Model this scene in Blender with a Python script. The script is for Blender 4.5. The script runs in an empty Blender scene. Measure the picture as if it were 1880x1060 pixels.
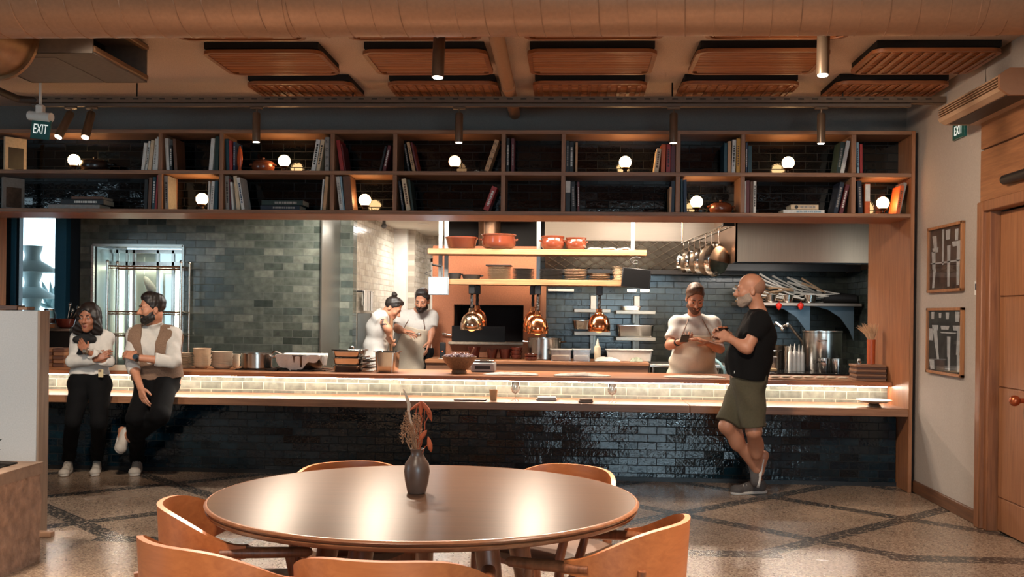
import bpy, bmesh, math, random
import numpy as np
from math import sin, cos, pi, radians, sqrt
from mathutils import Vector, Matrix, Euler

# ---------------------------------------------------------------- camera, world, lights, exposure
SC = bpy.context.scene
COL = SC.collection
F_PX, PX0, PY0, YAW, ROLL, CAM_H = 1930.0, 940.0, 575.5, 0.0579, 0.012, 1.45

cam_data = bpy.data.cameras.new('camera')
cam = bpy.data.objects.new('camera', cam_data)
COL.objects.link(cam)
cam_data.sensor_fit = 'HORIZONTAL'
cam_data.sensor_width = 36.0
cam_data.lens = 36.0 * F_PX / 1880.0
cam_data.shift_y = (PY0 - 530.0) / 1880.0
cam_data.clip_start = 0.05
cam.matrix_world = (Matrix.Translation((0, 0, CAM_H)) @ Matrix.Rotation(YAW, 4, 'Z')
                    @ Matrix.Rotation(pi / 2, 4, 'X') @ Matrix.Rotation(ROLL, 4, 'Z'))
SC.camera = cam


def ray(px, py):
    u = (px - PX0) / F_PX
    v = -(py - PY0) / F_PX
    a = u * cos(ROLL) - v * sin(ROLL)
    b = u * sin(ROLL) + v * cos(ROLL)
    return Vector((a * cos(YAW) - sin(YAW), a * sin(YAW) + cos(YAW), b))


def at(px, py, Y):            # a point of the place, at depth Y, that the photograph shows at (px, py)
    r = ray(px, py)
    return Vector((0, 0, CAM_H)) + r * (Y / r.y)


def atz(px, py, Z):           # the same, at height Z
    r = ray(px, py)
    return Vector((0, 0, CAM_H)) + r * ((Z - CAM_H) / r.z)


def atx(px, py, X):           # the same, on the plane x = X
    r = ray(px, py)
    return Vector((0, 0, CAM_H)) + r * (X / r.x)


SC.view_settings.view_transform = 'Standard'
SC.view_settings.look = 'None'
SC.view_settings.gamma = 1.0
SC.view_settings.exposure = 1.0
SC.view_settings.use_curve_mapping = False
SC.cycles.max_bounces = 8
SC.cycles.diffuse_bounces = 3
SC.cycles.glossy_bounces = 4
SC.cycles.transmission_bounces = 6
SC.cycles.sample_clamp_indirect = 6.0
SC.cycles.caustics_reflective = False
SC.cycles.caustics_refractive = False

world = bpy.data.worlds.new('daylight')
SC.world = world
world.use_nodes = True
bg = world.node_tree.nodes['Background']
bg.inputs[0].default_value = (0.62, 0.86, 1.0, 1)
bg.inputs[1].default_value = 2.4


def lamp(kind, name, loc, energy, color, size=0.1, size_y=None, to=None, angle=60, blend=0.5):
    d = bpy.data.lights.new(name, kind)
    d.energy = energy
    d.color = color
    if kind == 'AREA':
        d.size = size
        if size_y:
            d.shape = 'RECTANGLE'
            d.size_y = size_y
    else:
        d.shadow_soft_size = size
    if kind == 'SPOT':
        d.spot_size = radians(angle)
        d.spot_blend = blend
    o = bpy.data.objects.new(name, d)
    COL.objects.link(o)
    o.location = loc
    if to is not None:
        o.rotation_euler = (Vector(to) - Vector(loc)).to_track_quat('-Z', 'Y').to_euler()
    return o


WARM = (1.0, 0.70, 0.44)
SOFTW = (1.0, 0.82, 0.64)
NEUT = (1.0, 0.93, 0.84)
COOL = (0.62, 0.86, 1.0)
# daylight that comes in by the dining room's windows behind the camera
lamp('AREA', 'window_daylight', (1.45, -2.95, 1.75), 85, COOL, 2.5, 1.9, to=(0.6, 9, 0.8))
lamp('AREA', 'window_daylight', (-7.8, 3.0, 1.8), 55, COOL, 3.6, 2.2, to=(0, 5, 0.9))
# kitchen ceiling lights
lamp('AREA', 'kitchen_light', (-4.0, 10.25, 2.72), 95, NEUT, 0.9, 0.35, to=(-3.9, 10.6, 0))
lamp('AREA', 'kitchen_light', (-1.9, 10.4, 2.72), 60, NEUT, 0.9, 0.35, to=(-1.9, 10.7, 0))
lamp('AREA', 'kitchen_light', (-0.5, 10.9, 2.72), 40, SOFTW, 1.0, 0.4, to=(-0.5, 12.0, 0.7))
lamp('AREA', 'kitchen_light', (0.7, 11.0, 2.72), 60, SOFTW, 1.0, 0.4, to=(0.6, 11.4, 0))
lamp('AREA', 'hood_light', (0.9, 12.0, 2.5), 5, NEUT, 1.2, 0.2, to=(0.9, 13.0, 2.0))  # added out in front of the hood to light the wire filters
lamp('AREA', 'hood_light', (2.2, 11.6, 2.07), 16, NEUT, 0.8, 0.25, to=(2.2, 12.0, 0))
lamp('AREA', 'corridor_light', (-1.6, 13.9, 2.55), 26, NEUT, 1.0, 0.8, to=(-1.6, 13.9, 0))
# dining room: the near track of spots, above the frame and behind the duct, shines down on table and floor
for x, y, e in ((-2.9, 5.7, 42), (-1.9, 5.9, 44), (-1.25, 5.95, 44), (-0.25, 5.9, 44), (0.6, 5.9, 36), (1.75, 5.8, 26)):
    lamp('SPOT', 'track_beam', (x, y, 3.0), e * 6.8, SOFTW, 0.07, to=(x * 0.85, y - 1.7, 0), angle=62, blend=0.9)
for x, y, e in ((-3.2, 3.4, 60), (-1.0, 1.6, 34), (1.2, 3.2, 60)):
    lamp('SPOT', 'fill_beam', (x, y, 3.1), e * 6.5, SOFTW, 0.12, to=(x, y + 1.0, 0.0), angle=80, blend=1.0)  # added fill spots without fittings; their floor bounce brightens the ceiling
lamp('SPOT', 'fill_beam', (0.4, 5.6, 3.1), 210, SOFTW, 0.12, to=(2.86, 8.0, 1.2), angle=80, blend=1.0)  # added spot, no fitting: washes the plaster wall and door
lamp('SPOT', 'fill_beam', (-2.6, 5.6, 3.1), 230, SOFTW, 0.15, to=(-4.0, 8.7, 1.1), angle=38, blend=1.0)  # added spot, no fitting: brightens the pair at the ledge
lamp('SPOT', 'fill_beam', (-4.0, 3.3, 3.1), 190, NEUT, 0.15, to=(-4.0, 6.5, 0.7), angle=50, blend=1.0)  # added spot, no fitting: brightens the pale partition

# ---------------------------------------------------------------- materials
def srgb(r, g, b):
    return tuple(((c / 255) / 12.92 if c / 255 <= 0.04045 else ((c / 255 + 0.055) / 1.055) ** 2.4) for c in (r, g, b)) + (1,)


_mats = {}


def new_mat(name):
    m = bpy.data.materials.new(name)
    m.use_nodes = True
    nt = m.node_tree
    return m, nt, nt.nodes['Principled BSDF']


def N(nt, kind, **kw):
    n = nt.nodes.new(kind)
    for k, v in kw.items():
        if k.startswith('i_'):
            key = k[2:]
            key = int(key) if key.isdigit() else key.replace('_', ' ')
            n.inputs[key].default_value = v
        else:
            setattr(n, k, v)
    return n


def ramp(nt, fac, stops):
    n = nt.nodes.new('ShaderNodeValToRGB')
    el = n.color_ramp.elements
    while len(el) < len(stops):
        el.new(0.5)
    for e, (p, c) in zip(el, stops):
        e.position = p
        e.color = c
    nt.links.new(fac, n.inputs[0])
    return n.outputs[0]


def mix(nt, fac, a, b, mode='MIX'):
    n = nt.nodes.new('ShaderNodeMix')
    n.data_type = 'RGBA'
    n.blend_type = mode
    for s, v in ((0, fac), (6, a), (7, b)):
        if hasattr(v, 'is_output'):
            nt.links.new(v, n.inputs[s])
        else:
            n.inputs[s].default_value = v
    return n.outputs[2]


def coord(nt, scale=(1, 1, 1), swap=None, obj=True):
    t = nt.nodes.new('ShaderNodeTexCoord')
    out = t.outputs['Object' if obj else 'Generated']
    if swap:
        s = nt.nodes.new('ShaderNodeSeparateXYZ')
        nt.links.new(out, s.inputs[0])
        c = nt.nodes.new('ShaderNodeCombineXYZ')
        for k, ax in enumerate(swap):
            if ax in 'xyz':
                nt.links.new(s.outputs['xyz'.index(ax)], c.inputs[k])
        out = c.outputs[0]
    mp = nt.nodes.new('ShaderNodeMapping')
    mp.inputs['Scale'].default_value = scale
    nt.links.new(out, mp.inputs[0])
    return mp.outputs[0]


def bump(nt, bs, height, strength=0.3, dist=0.01):
    b = N(nt, 'ShaderNodeBump', i_Strength=strength, i_Distance=dist)
    nt.links.new(height, b.inputs['Height'])
    nt.links.new(b.outputs[0], bs.inputs['Normal'])


def M(name, col, rough=0.5, metal=0.0, spec=0.5, noise=0.0, nscale=30, bmp=0.0, coat=0.0, bdist=0.004, sheen=0.0):
    """plain surface with a little procedural mottling; col is sRGB 0-255"""
    if name in _mats:
        return _mats[name]
    m, nt, bs = new_mat(name)
    c = srgb(*col)
    bs.inputs['Roughness'].default_value = rough
    bs.inputs['Metallic'].default_value = metal
    bs.inputs['Specular IOR Level'].default_value = spec
    bs.inputs['Coat Weight'].default_value = coat
    bs.inputs['Coat Roughness'].default_value = 0.1
    bs.inputs['Sheen Weight'].default_value = sheen
    v = coord(nt)
    t = N(nt, 'ShaderNodeTexNoise', i_Scale=float(nscale), i_Detail=4.0)
    nt.links.new(v, t.inputs['Vector'])
    k = max(noise, 0.04)
    lo = tuple(x * (1 - k) for x in c[:3]) + (1,)
    hi = tuple(min(1, x * (1 + k)) for x in c[:3]) + (1,)
    nt.links.new(ramp(nt, t.outputs[0], [(0.3, lo), (0.7, hi)]), bs.inputs['Base Color'])
    if bmp:
        bump(nt, bs, t.outputs[0], bmp, bdist)
    _mats[name] = m
    return m


def glow(name, col, strength):
    if name in _mats:
        return _mats[name]
    m, nt, bs = new_mat(name)
    bs.inputs['Base Color'].default_value = srgb(*col)
    bs.inputs['Emission Color'].default_value = srgb(*col)
    bs.inputs['Emission Strength'].default_value = strength
    _mats[name] = m
    return m


def wood(name, dark, light, axis='x', rough=0.45, scale=1.0, coat=0.0):
    if name in _mats:
        return _mats[name]
    m, nt, bs = new_mat(name)
    sc = {'x': (1.2, 22, 22), 'y': (22, 1.2, 22), 'z': (22, 22, 1.2)}[axis]
    v = coord(nt, tuple(s * scale for s in sc))
    t = N(nt, 'ShaderNodeTexNoise', i_Scale=2.2, i_Detail=7.0, i_Roughness=0.62, i_Distortion=0.5)
    nt.links.new(v, t.inputs['Vector'])
    nt.links.new(ramp(nt, t.outputs[0], [(0.32, srgb(*dark)), (0.68, srgb(*light))]), bs.inputs['Base Color'])
    bs.inputs['Roughness'].default_value = rough
    bs.inputs['Coat Weight'].default_value = coat
    bs.inputs['Coat Roughness'].default_value = 0.12
    bump(nt, bs, t.outputs[0], 0.08, 0.003)
    _mats[name] = m
    return m


def glaze(name, cols, mortar, tw, th, swap='xz', rough=0.14, ripple=0.5, rscale=22, coat=0.0, msize=0.045, tilt=0.0):
    """hand-made glazed brick tile laid in running bond: every tile has its own tone and an uneven face"""
    if name in _mats:
        return _mats[name]
    m, nt, bs = new_mat(name)
    v = coord(nt, (1, 1, 1), swap=swap)
    br = N(nt, 'ShaderNodeTexBrick', i_Scale=1.0, i_Mortar_Size=msize * th, i_Mortar_Smooth=0.1, i_Bias=0.0,
           i_Brick_Width=tw, i_Row_Height=th)
    br.inputs['Color1'].default_value = (0, 0, 0, 1)
    br.inputs['Color2'].default_value = (1, 1, 1, 1)
    br.inputs['Mortar'].default_value = (0.5, 0.5, 0.5, 1)
    nt.links.new(v, br.inputs['Vector'])
    tone = ramp(nt, br.outputs['Color'], [(i / max(1, len(cols) - 1), srgb(*c)) for i, c in enumerate(cols)])
    nz = N(nt, 'ShaderNodeTexNoise', i_Scale=14.0, i_Detail=5.0)
    nt.links.new(v, nz.inputs['Vector'])
    g = ramp(nt, nz.outputs[0], [(0.3, (0.72, 0.72, 0.72, 1)), (0.7, (1.25, 1.25, 1.25, 1))])
    tone = mix(nt, 1.0, tone, g, 'MULTIPLY')
    nt.links.new(mix(nt, br.outputs['Fac'], tone, srgb(*mortar)), bs.inputs['Base Color'])
    rr = N(nt, 'ShaderNodeMapRange', i_3=rough, i_4=0.75)
    nt.links.new(br.outputs['Fac'], rr.inputs[0])
    nt.links.new(rr.outputs[0], bs.inputs['Roughness'])
    bs.inputs['Coat Weight'].default_value = coat
    # uneven faces: ripples plus a tilt per tile, and sunk joints
    rp = N(nt, 'ShaderNodeTexNoise', i_Scale=float(rscale), i_Detail=2.5, i_Roughness=0.55)
    nt.links.new(v, rp.inputs['Vector'])
    sp = N(nt, 'ShaderNodeSeparateXYZ')
    nt.links.new(v, sp.inputs[0])
    rnd = N(nt, 'ShaderNodeSeparateColor')
    nt.links.new(br.outputs['Color'], rnd.inputs[0])

    def mth(op, a, b, c=None):
        n = N(nt, 'ShaderNodeMath', operation=op)
        for i, q in enumerate((a, b, c)):
            if q is None:
                continue
            if hasattr(q, 'is_output'):
                nt.links.new(q, n.inputs[i])
            else:
                n.inputs[i].default_value = q
        return n.outputs[0]

    r1 = mth('SUBTRACT', rnd.outputs[0], 0.5)
    r2 = mth('SUBTRACT', mth('FRACT', mth('MULTIPLY', rnd.outputs[0], 7.31), 0.0), 0.5)
    hgt = mth('MULTIPLY', rp.outputs[0], 0.003 * ripple)
    hgt = mth('MULTIPLY_ADD', mth('MULTIPLY', r1, tilt), mth('FRACT', mth('DIVIDE', sp.outputs[1], th), 0.0), hgt)
    hgt = mth('MULTIPLY_ADD', mth('MULTIPLY', r2, tilt), mth('MULTIPLY', sp.outputs[0], 1.0 / th), hgt)
    hgt = mth('MULTIPLY_ADD', br.outputs['Fac'], -0.0012, hgt)
    bump(nt, bs, hgt, 1.0, 1.0)
    _mats[name] = m
    return m


def steel(name='brushed_steel', col=(196, 190, 182), rough=0.28, axis='x'):
    if name in _mats:
        return _mats[name]
    m, nt, bs = new_mat(name)
    v = coord(nt, {'x': (3, 160, 160), 'z': (160, 160, 3)}[axis])
    t = N(nt, 'ShaderNodeTexNoise', i_Scale=1.0, i_Detail=3.0)
    nt.links.new(v, t.inputs['Vector'])
    c = srgb(*col)
    nt.links.new(ramp(nt, t.outputs[0], [(0.3, tuple(x * 0.86 for x in c[:3]) + (1,)), (0.7, c)]), bs.inputs['Base Color'])
    rr = N(nt, 'ShaderNodeMapRange', i_3=rough * 0.8, i_4=rough * 1.25)
    nt.links.new(t.outputs[0], rr.inputs[0])
    nt.links.new(rr.outputs[0], bs.inputs['Roughness'])
    bs.inputs['Metallic'].default_value = 1.0
    _mats[name] = m
    return m


def glass(name='clear_glass', rough=0.02, tint=(1, 1, 1, 1), mixin=0.86, top=0.85):
    """thin clear pane: mostly see-through with a glossy face"""
    if name in _mats:
        return _mats[name]
    m, nt, bs = new_mat(name)
    out = nt.nodes['Material Output']
    tr = N(nt, 'ShaderNodeBsdfTransparent')
    tr.inputs[0].default_value = tint
    gl = N(nt, 'ShaderNodeBsdfGlossy', i_Roughness=rough)
    fr = N(nt, 'ShaderNodeLayerWeight', i_Blend=0.25)
    mr = N(nt, 'ShaderNodeMapRange', i_3=1 - mixin, i_4=top)
    nt.links.new(fr.outputs['Fresnel'], mr.inputs[0])
    ms = N(nt, 'ShaderNodeMixShader')
    nt.links.new(mr.outputs[0], ms.inputs[0])
    nt.links.new(tr.outputs[0], ms.inputs[1])
    nt.links.new(gl.outputs[0], ms.inputs[2])
    nt.links.new(ms.outputs[0], out.inputs[0])
    _mats[name] = m
    return m


# ---------------------------------------------------------------- mesh builder
class MB:
    def __init__(self):
        self.v, self.f, self.m = [], [], []

    def add(self, vs, fs, mi=0):
        k = len(self.v)
        self.v += [Vector(p) for p in vs]
        for f in fs:
            self.f.append([k + i for i in f])
            self.m.append(mi)
        return self

    def bm(self, b, mi=0):
        b.verts.index_update()
        self.add([v.co.copy() for v in b.verts], [[v.index for v in f.verts] for f in b.faces], mi)
        b.free()
        return self

    def box(self, lo, hi, bev=0.0, mi=0, rot=None, seg=1):
        lo, hi = Vector(lo), Vector(hi)
        c, s = (lo + hi) / 2, Vector([abs(x) for x in (hi - lo)])
        b = bmesh.new()
        bmesh.ops.create_cube(b, size=1.0)
        for v in b.verts:
            v.co = Vector((v.co.x * s.x, v.co.y * s.y, v.co.z * s.z))
        if bev:
            bev = min(bev, 0.45 * min(s))
            bmesh.ops.bevel(b, geom=b.edges[:], offset=bev, segments=seg, affect='EDGES', profile=0.6)
        R = rot if rot is not None else Matrix.Identity(3)
        for v in b.verts:
            v.co = R @ v.co + c
        return self.bm(b, mi)

    def cone(self, a, b, ra, rb=None, n=16, cap=True, mi=0):
        a, b = Vector(a), Vector(b)
        rb = ra if rb is None else rb
        return self.tube([a, b], [ra, rb], n, cap, mi)

    def tube(self, pts, radii, n=10, cap=True, mi=0, flat=None):
        pts = [Vector(p) for p in pts]
        if not hasattr(radii, '__len__'):
            radii = [radii] * len(pts)
        k = len(pts)
        rings = []
        t0 = (pts[1] - pts[0]).normalized()
        up = Vector((0, 0, 1)) if abs(t0.z) < 0.9 else Vector((1, 0, 0))
        s = t0.cross(up).normalized()
        for i in range(k):
            t = ((pts[min(i + 1, k - 1)] - pts[i]).normalized() + (pts[i] - pts[max(i - 1, 0)]).normalized())
            t = t.normalized() if t.length > 1e-6 else t0
            s = (s - t * s.dot(t)).normalized()
            w = s.cross(t).normalized()
            fl = flat if flat else 1.0
            rings.append([pts[i] + (s * cos(2 * pi * j / n) + w * sin(2 * pi * j / n) * fl) * radii[i] for j in range(n)])
        vs = [p for r in rings for p in r]
        fs = [[i * n + j, i * n + (j + 1) % n, (i + 1) * n + (j + 1) % n, (i + 1) * n + j] for i in range(k - 1) for j in range(n)]
        if cap:
            fs.append(list(range(n))[::-1])
            fs.append([(k - 1) * n + j for j in range(n)])
        return self.add(vs, fs, mi)

    def lathe(self, prof, o=(0, 0, 0), n=32, mi=0, sx=1.0, sy=1.0, R=None, cap=True):
        o = Vector(o)
        vs = []
        for r, z in prof:
            for j in range(n):
                p = Vector((r * cos(2 * pi * j / n) * sx, r * sin(2 * pi * j / n) * sy, z))
                vs.append((R @ p if R is not None else p) + o)
        fs = [[i * n + j, i * n + (j + 1) % n, (i + 1) * n + (j + 1) % n, (i + 1) * n + j] for i in range(len(prof) - 1) for j in range(n)]
        if cap and prof[0][0] > 1e-5:
            fs.append(list(range(n))[::-1])
        if cap and prof[-1][0] > 1e-5:
            fs.append([(len(prof) - 1) * n + j for j in range(n)])
        return self.add(vs, fs, mi)

    def ball(self, c, r, n=18, sz=1.0, mi=0, R=None, sx=1.0, sy=1.0):
        prof = [(max(1e-6, r * sin(pi * i / (n // 2))), -r * sz * cos(pi * i / (n // 2))) for i in range(n // 2 + 1)]
        return self.lathe(prof, c, n, mi, sx=sx, sy=sy, R=R)

    def prism(self, pts, d, mi=0):
        """polygon pts (3d, planar) extruded along vector d"""
        pts = [Vector(p) for p in pts]
        d = Vector(d)
        n = len(pts)
        vs = pts + [p + d for p in pts]
        fs = [list(range(n))[::-1], [n + i for i in range(n)]]
        fs += [[i, (i + 1) % n, n + (i + 1) % n, n + i] for i in range(n)]
        return self.add(vs, fs, mi)

    def grid(self, fn, nu, nv, mi=0, thick=0.0):
        P = [[Vector(fn(i / nu, j / nv)) for j in range(nv + 1)] for i in range(nu + 1)]
        vs = [p for r in P for p in r]
        w = nv + 1
        fs = [[i * w + j, (i + 1) * w + j, (i + 1) * w + j + 1, i * w + j + 1] for i in range(nu) for j in range(nv)]
        if thick:
            Q = []
            for i in range(nu + 1):
                for j in range(nv + 1):
                    a = P[min(i + 1, nu)][j] - P[max(i - 1, 0)][j]
                    b = P[i][min(j + 1, nv)] - P[i][max(j - 1, 0)]
                    nn = a.cross(b)
                    nn = nn.normalized() if nn.length > 1e-9 else Vector((0, 0, 1))
                    Q.append(P[i][j] - nn * thick)
            k = len(vs)
            vs = vs + Q
            fs = fs + [[k + x for x in f[::-1]] for f in fs]
            rim = [i * w for i in range(nu + 1)] + [nu * w + j for j in range(1, nv + 1)] + \
                  [i * w + nv for i in range(nu - 1, -1, -1)] + [j for j in range(nv - 1, 0, -1)]
            for q in range(len(rim)):
                a, b = rim[q], rim[(q + 1) % len(rim)]
                fs.append([b, a, k + a, k + b])
        return self.add(vs, fs, mi)


def base_of(o):
    p = Vector((0, 0, 0))
    while o is not None:
        p += Vector(o.location)
        o = o.parent
    return p


def tag(o, label, cat, group=None, kind=None):
    if label:
        o['label'] = label
    if cat:
        o['category'] = cat
    if group:
        o['group'] = group
    if kind:
        o['kind'] = kind
    return o


def thing(name, label, cat, loc=(0, 0, 0), group=None, rz=0.0):
    o = bpy.data.objects.new(name, None)
    COL.objects.link(o)
    o.empty_display_size = 0.05
    o.location = loc
    o.rotation_euler = (0, 0, rz)
    return tag(o, label, cat, group)


def obj(name, mb, mat, parent=None, world=True, smooth=True, ang=40, loc=None, fix=True):
    """link one mesh; world=True: the builder's points are in room coordinates, else local to the parent"""
    off = Vector((0, 0, 0))
    if parent is not None and world:
        off = base_of(parent)
    if loc is not None:
        off = Vector(loc)
    me = bpy.data.meshes.new(name)
    me.from_pydata([tuple(p - off) for p in mb.v], [], mb.f)
    for mt in (mat if isinstance(mat, (list, tuple)) else [mat]):
        me.materials.append(mt)
    if any(mb.m):
        me.polygons.foreach_set('material_index', mb.m)
    me.validate()
    if fix:
        b = bmesh.new()
        b.from_mesh(me)
        bmesh.ops.recalc_face_normals(b, faces=b.faces[:])
        b.to_mesh(me)
        b.free()
    if smooth:
        me.polygons.foreach_set('use_smooth', [True] * len(me.polygons))
        me.set_sharp_from_angle(angle=radians(ang))
    o = bpy.data.objects.new(name, me)
    COL.objects.link(o)
    if parent is not None:
        o.parent = parent
    elif loc is not None:
        o.location = loc
    return o


def struct(name, mb, mat, parent=None, **kw):
    o = obj(name, mb, mat, parent, **kw)
    if parent is None:
        o['kind'] = 'structure'
    return o


def copy_tree(o, parent=None):
    c = o.copy()
    COL.objects.link(c)
    c.parent = parent
    for ch in list(o.children):
        copy_tree(ch, c)
    return c


def text(name, s, loc, size, mat, rot, parent=None, sx=1.0, ex=0.0008, align='CENTER', valign='CENTER'):
    cu = bpy.data.curves.new(name, 'FONT')
    cu.body = s
    cu.size = size
    cu.extrude = ex
    cu.align_x = align
    cu.align_y = valign
    ob = bpy.data.objects.new(name, cu)
    COL.objects.link(ob)
    bpy.context.view_layer.update()
    dg = bpy.context.evaluated_depsgraph_get()
    me = bpy.data.meshes.new_from_object(ob.evaluated_get(dg))
    bpy.data.objects.remove(ob)
    me.name = name
    me.materials.clear()
    me.materials.append(mat)
    R = rot if isinstance(rot, Matrix) else Euler(rot).to_matrix()
    off = base_of(parent) if parent is not None else Vector((0, 0, 0))
    for v in me.vertices:
        v.co = R @ Vector((v.co.x * sx, v.co.y, v.co.z)) + Vector(loc) - off
    o = bpy.data.objects.new(name, me)
    COL.objects.link(o)
    if parent is not None:
        o.parent = parent
    return o


RNG = random.Random(7)
WOOD_X = wood('oak_along', (126, 78, 48), (168, 112, 74), 'x')
WOOD_Z = wood('oak_upright', (126, 78, 48), (168, 112, 74), 'z')
WOOD_Y = wood('oak_across', (126, 78, 48), (168, 112, 74), 'y')
STEEL = steel()
STEEL_V = steel('brushed_steel_upright', (200, 194, 186), 0.24, 'z')
COPPER = M('polished_copper', (226, 150, 104), 0.16, 1.0, noise=0.05)
BLACK = M('black_plastic', (18, 18, 20), 0.45)
BLACK_METAL = M('black_metal', (24, 23, 23), 0.4, 0.6)
WHITE = M('white_paint', (214, 212, 206), 0.5)
CREAM = M('cream_ceramic', (206, 190, 166), 0.35, noise=0.08)
DARKPLATE = M('dark_stoneware', (52, 46, 42), 0.4, noise=0.15)
GLASS = glass()
TERRA = M('glazed_terracotta', (96, 46, 30), 0.18, noise=0.12, nscale=8, coat=0.6)
REDCLAY = M('dark_red_clay', (96, 40, 30), 0.2, noise=0.15, nscale=14, coat=0.4)
LINEN = M('white_linen', (216, 210, 200), 0.85, noise=0.06, nscale=60, bmp=0.2)

# ---------------------------------------------------------------- the setting
YP = 8.90            # front plane of bar ledge and book shelf
XR = 2.86            # right wall
ZC = 3.28            # ceiling


def terrazzo():
    m, nt, bs = new_mat('terrazzo')
    v = coord(nt)
    vo = N(nt, 'ShaderNodeTexVoronoi', i_Scale=105.0)
    nt.links.new(v, vo.inputs['Vector'])
    chip = ramp(nt, vo.outputs['Color'], [(0.0, srgb(72, 58, 50)), (0.22, srgb(128, 106, 90)), (0.55, srgb(160, 138, 118)), (0.85, srgb(184, 162, 140)), (1.0, srgb(100, 80, 68))])
    dark = ramp(nt, vo.outputs['Color'], [(0.0, srgb(34, 36, 38)), (0.5, srgb(64, 62, 60)), (0.85, srgb(92, 86, 78)), (1.0, srgb(136, 120, 104))])
    nz = N(nt, 'ShaderNodeTexNoise', i_Scale=1.6, i_Detail=3.0)
    nt.links.new(v, nz.inputs['Vector'])
    chip = mix(nt, 1.0, chip, ramp(nt, nz.outputs[0], [(0.3, (0.82, 0.82, 0.82, 1)), (0.7, (1.1, 1.1, 1.1, 1))]), 'MULTIPLY')
    # inlaid dark bands: a diagonal lattice that turns into straight bands near the tables
    sp = N(nt, 'ShaderNodeSeparateXYZ')
    nt.links.new(v, sp.inputs[0])

    def mth(op, a, b=None, c=None):
        n = N(nt, 'ShaderNodeMath', operation=op)
        for i, q in enumerate((a, b, c)):
            if q is None:
                continue
            if hasattr(q, 'is_output'):
                nt.links.new(q, n.inputs[i])
            else:
                n.inputs[i].default_value = q
        return n.outputs[0]

    X, Y = sp.outputs[0], sp.outputs[1]

    def near_line(s, origin):
        q = mth('DIVIDE', mth('SUBTRACT', s, origin), 1.635)
        return mth('MULTIPLY', mth('ABSOLUTE', mth('SUBTRACT', q, mth('ROUND', q))), 1.635)

    d1 = near_line(mth('ADD', X, Y), 8.52)
    d2 = near_line(mth('SUBTRACT', X, Y), -5.32)
    diag = mth('LESS_THAN', mth('MINIMUM', d1, d2), 0.095)
    up = mth('GREATER_THAN', Y, 6.46)
    diag = mth('MULTIPLY', diag, up)
    hor = mth('LESS_THAN', mth('ABSOLUTE', mth('SUBTRACT', Y, 6.47)), 0.085)
    gx = near_line(mth('ADD', X, 0.0), 1.6)
    hor = mth('MULTIPLY', hor, mth('GREATER_THAN', gx, 0.32))
    wn = N(nt, 'ShaderNodeTexNoise', i_Scale=38.0, i_Detail=3.0)
    nt.links.new(v, wn.inputs['Vector'])
    band = mth('MULTIPLY', mth('MAXIMUM', diag, hor), mth('GREATER_THAN', wn.outputs[0], 0.43))
    nt.links.new(mix(nt, band, chip, dark), bs.inputs['Base Color'])
    bs.inputs['Roughness'].default_value = 0.24
    rr = N(nt, 'ShaderNodeMapRange', i_3=0.16, i_4=0.34)
    nt.links.new(nz.outputs[0], rr.inputs[0])
    nt.links.new(rr.outputs[0], bs.inputs['Roughness'])
    return m


PLASTER = M('grey_plaster', (166, 154, 144), 0.9, noise=0.06, nscale=90, bmp=0.15)
CEILM = M('rough_ceiling', (206, 184, 168), 0.95, noise=0.16, nscale=140, bmp=0.5)
DARKWALL = M('dark_paint', (40, 42, 46), 0.8)
BARTILE = glaze('deep_teal_glazed_tile', [(4, 14, 20), (8, 26, 36), (14, 38, 48), (6, 19, 26)], (3, 6, 8), 0.165, 0.068, 'xz', 0.06, 0.75, 30, msize=0.05, tilt=0.006)
SHELFTILE = glaze('dark_glazed_tile', [(3, 4, 5), (5, 8, 10), (3, 6, 7)], (2, 2, 3), 0.20, 0.07, 'xz', 0.08, 0.35, 26, tilt=0.003)
STRIPTILE = glaze('pale_grey_green_tile', [(88, 94, 88), (112, 116, 108), (98, 102, 95), (122, 124, 114)], (150, 150, 138), 0.195, 0.072, 'xz', 0.2, 0.2, 20, msize=0.05)
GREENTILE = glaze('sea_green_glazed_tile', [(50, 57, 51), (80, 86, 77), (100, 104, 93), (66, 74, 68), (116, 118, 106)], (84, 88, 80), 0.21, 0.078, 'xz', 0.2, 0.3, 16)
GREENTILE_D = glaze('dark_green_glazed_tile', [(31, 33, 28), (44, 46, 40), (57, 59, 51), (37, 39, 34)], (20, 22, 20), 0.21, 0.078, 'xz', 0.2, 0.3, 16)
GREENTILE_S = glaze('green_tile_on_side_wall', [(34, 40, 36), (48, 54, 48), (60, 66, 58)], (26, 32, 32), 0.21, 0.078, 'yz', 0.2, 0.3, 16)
PALETILE_S = glaze('pale_beige_tile_on_side_wall', [(176, 166, 150), (194, 184, 168), (204, 196, 180)], (160, 150, 136), 0.2, 0.075, 'yz', 0.14, 0.4, 20)
PALETILE = glaze('pale_beige_tile', [(186, 178, 162), (204, 196, 180), (212, 206, 192)], (170, 162, 148), 0.2, 0.075, 'xz', 0.16, 0.3, 20)

struct('floor', MB().box((-8, -3, -0.1), (XR + 0.5, 16.2, 0)), terrazzo())
struct('ceiling', MB().box((-8, -3, ZC), (XR + 0.5, 9.55, ZC + 0.12)), CEILM)
struct('wall_left', MB().box((-8.12, -3, 0), (-8, 11.3, 3.4)), DARKWALL)
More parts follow.
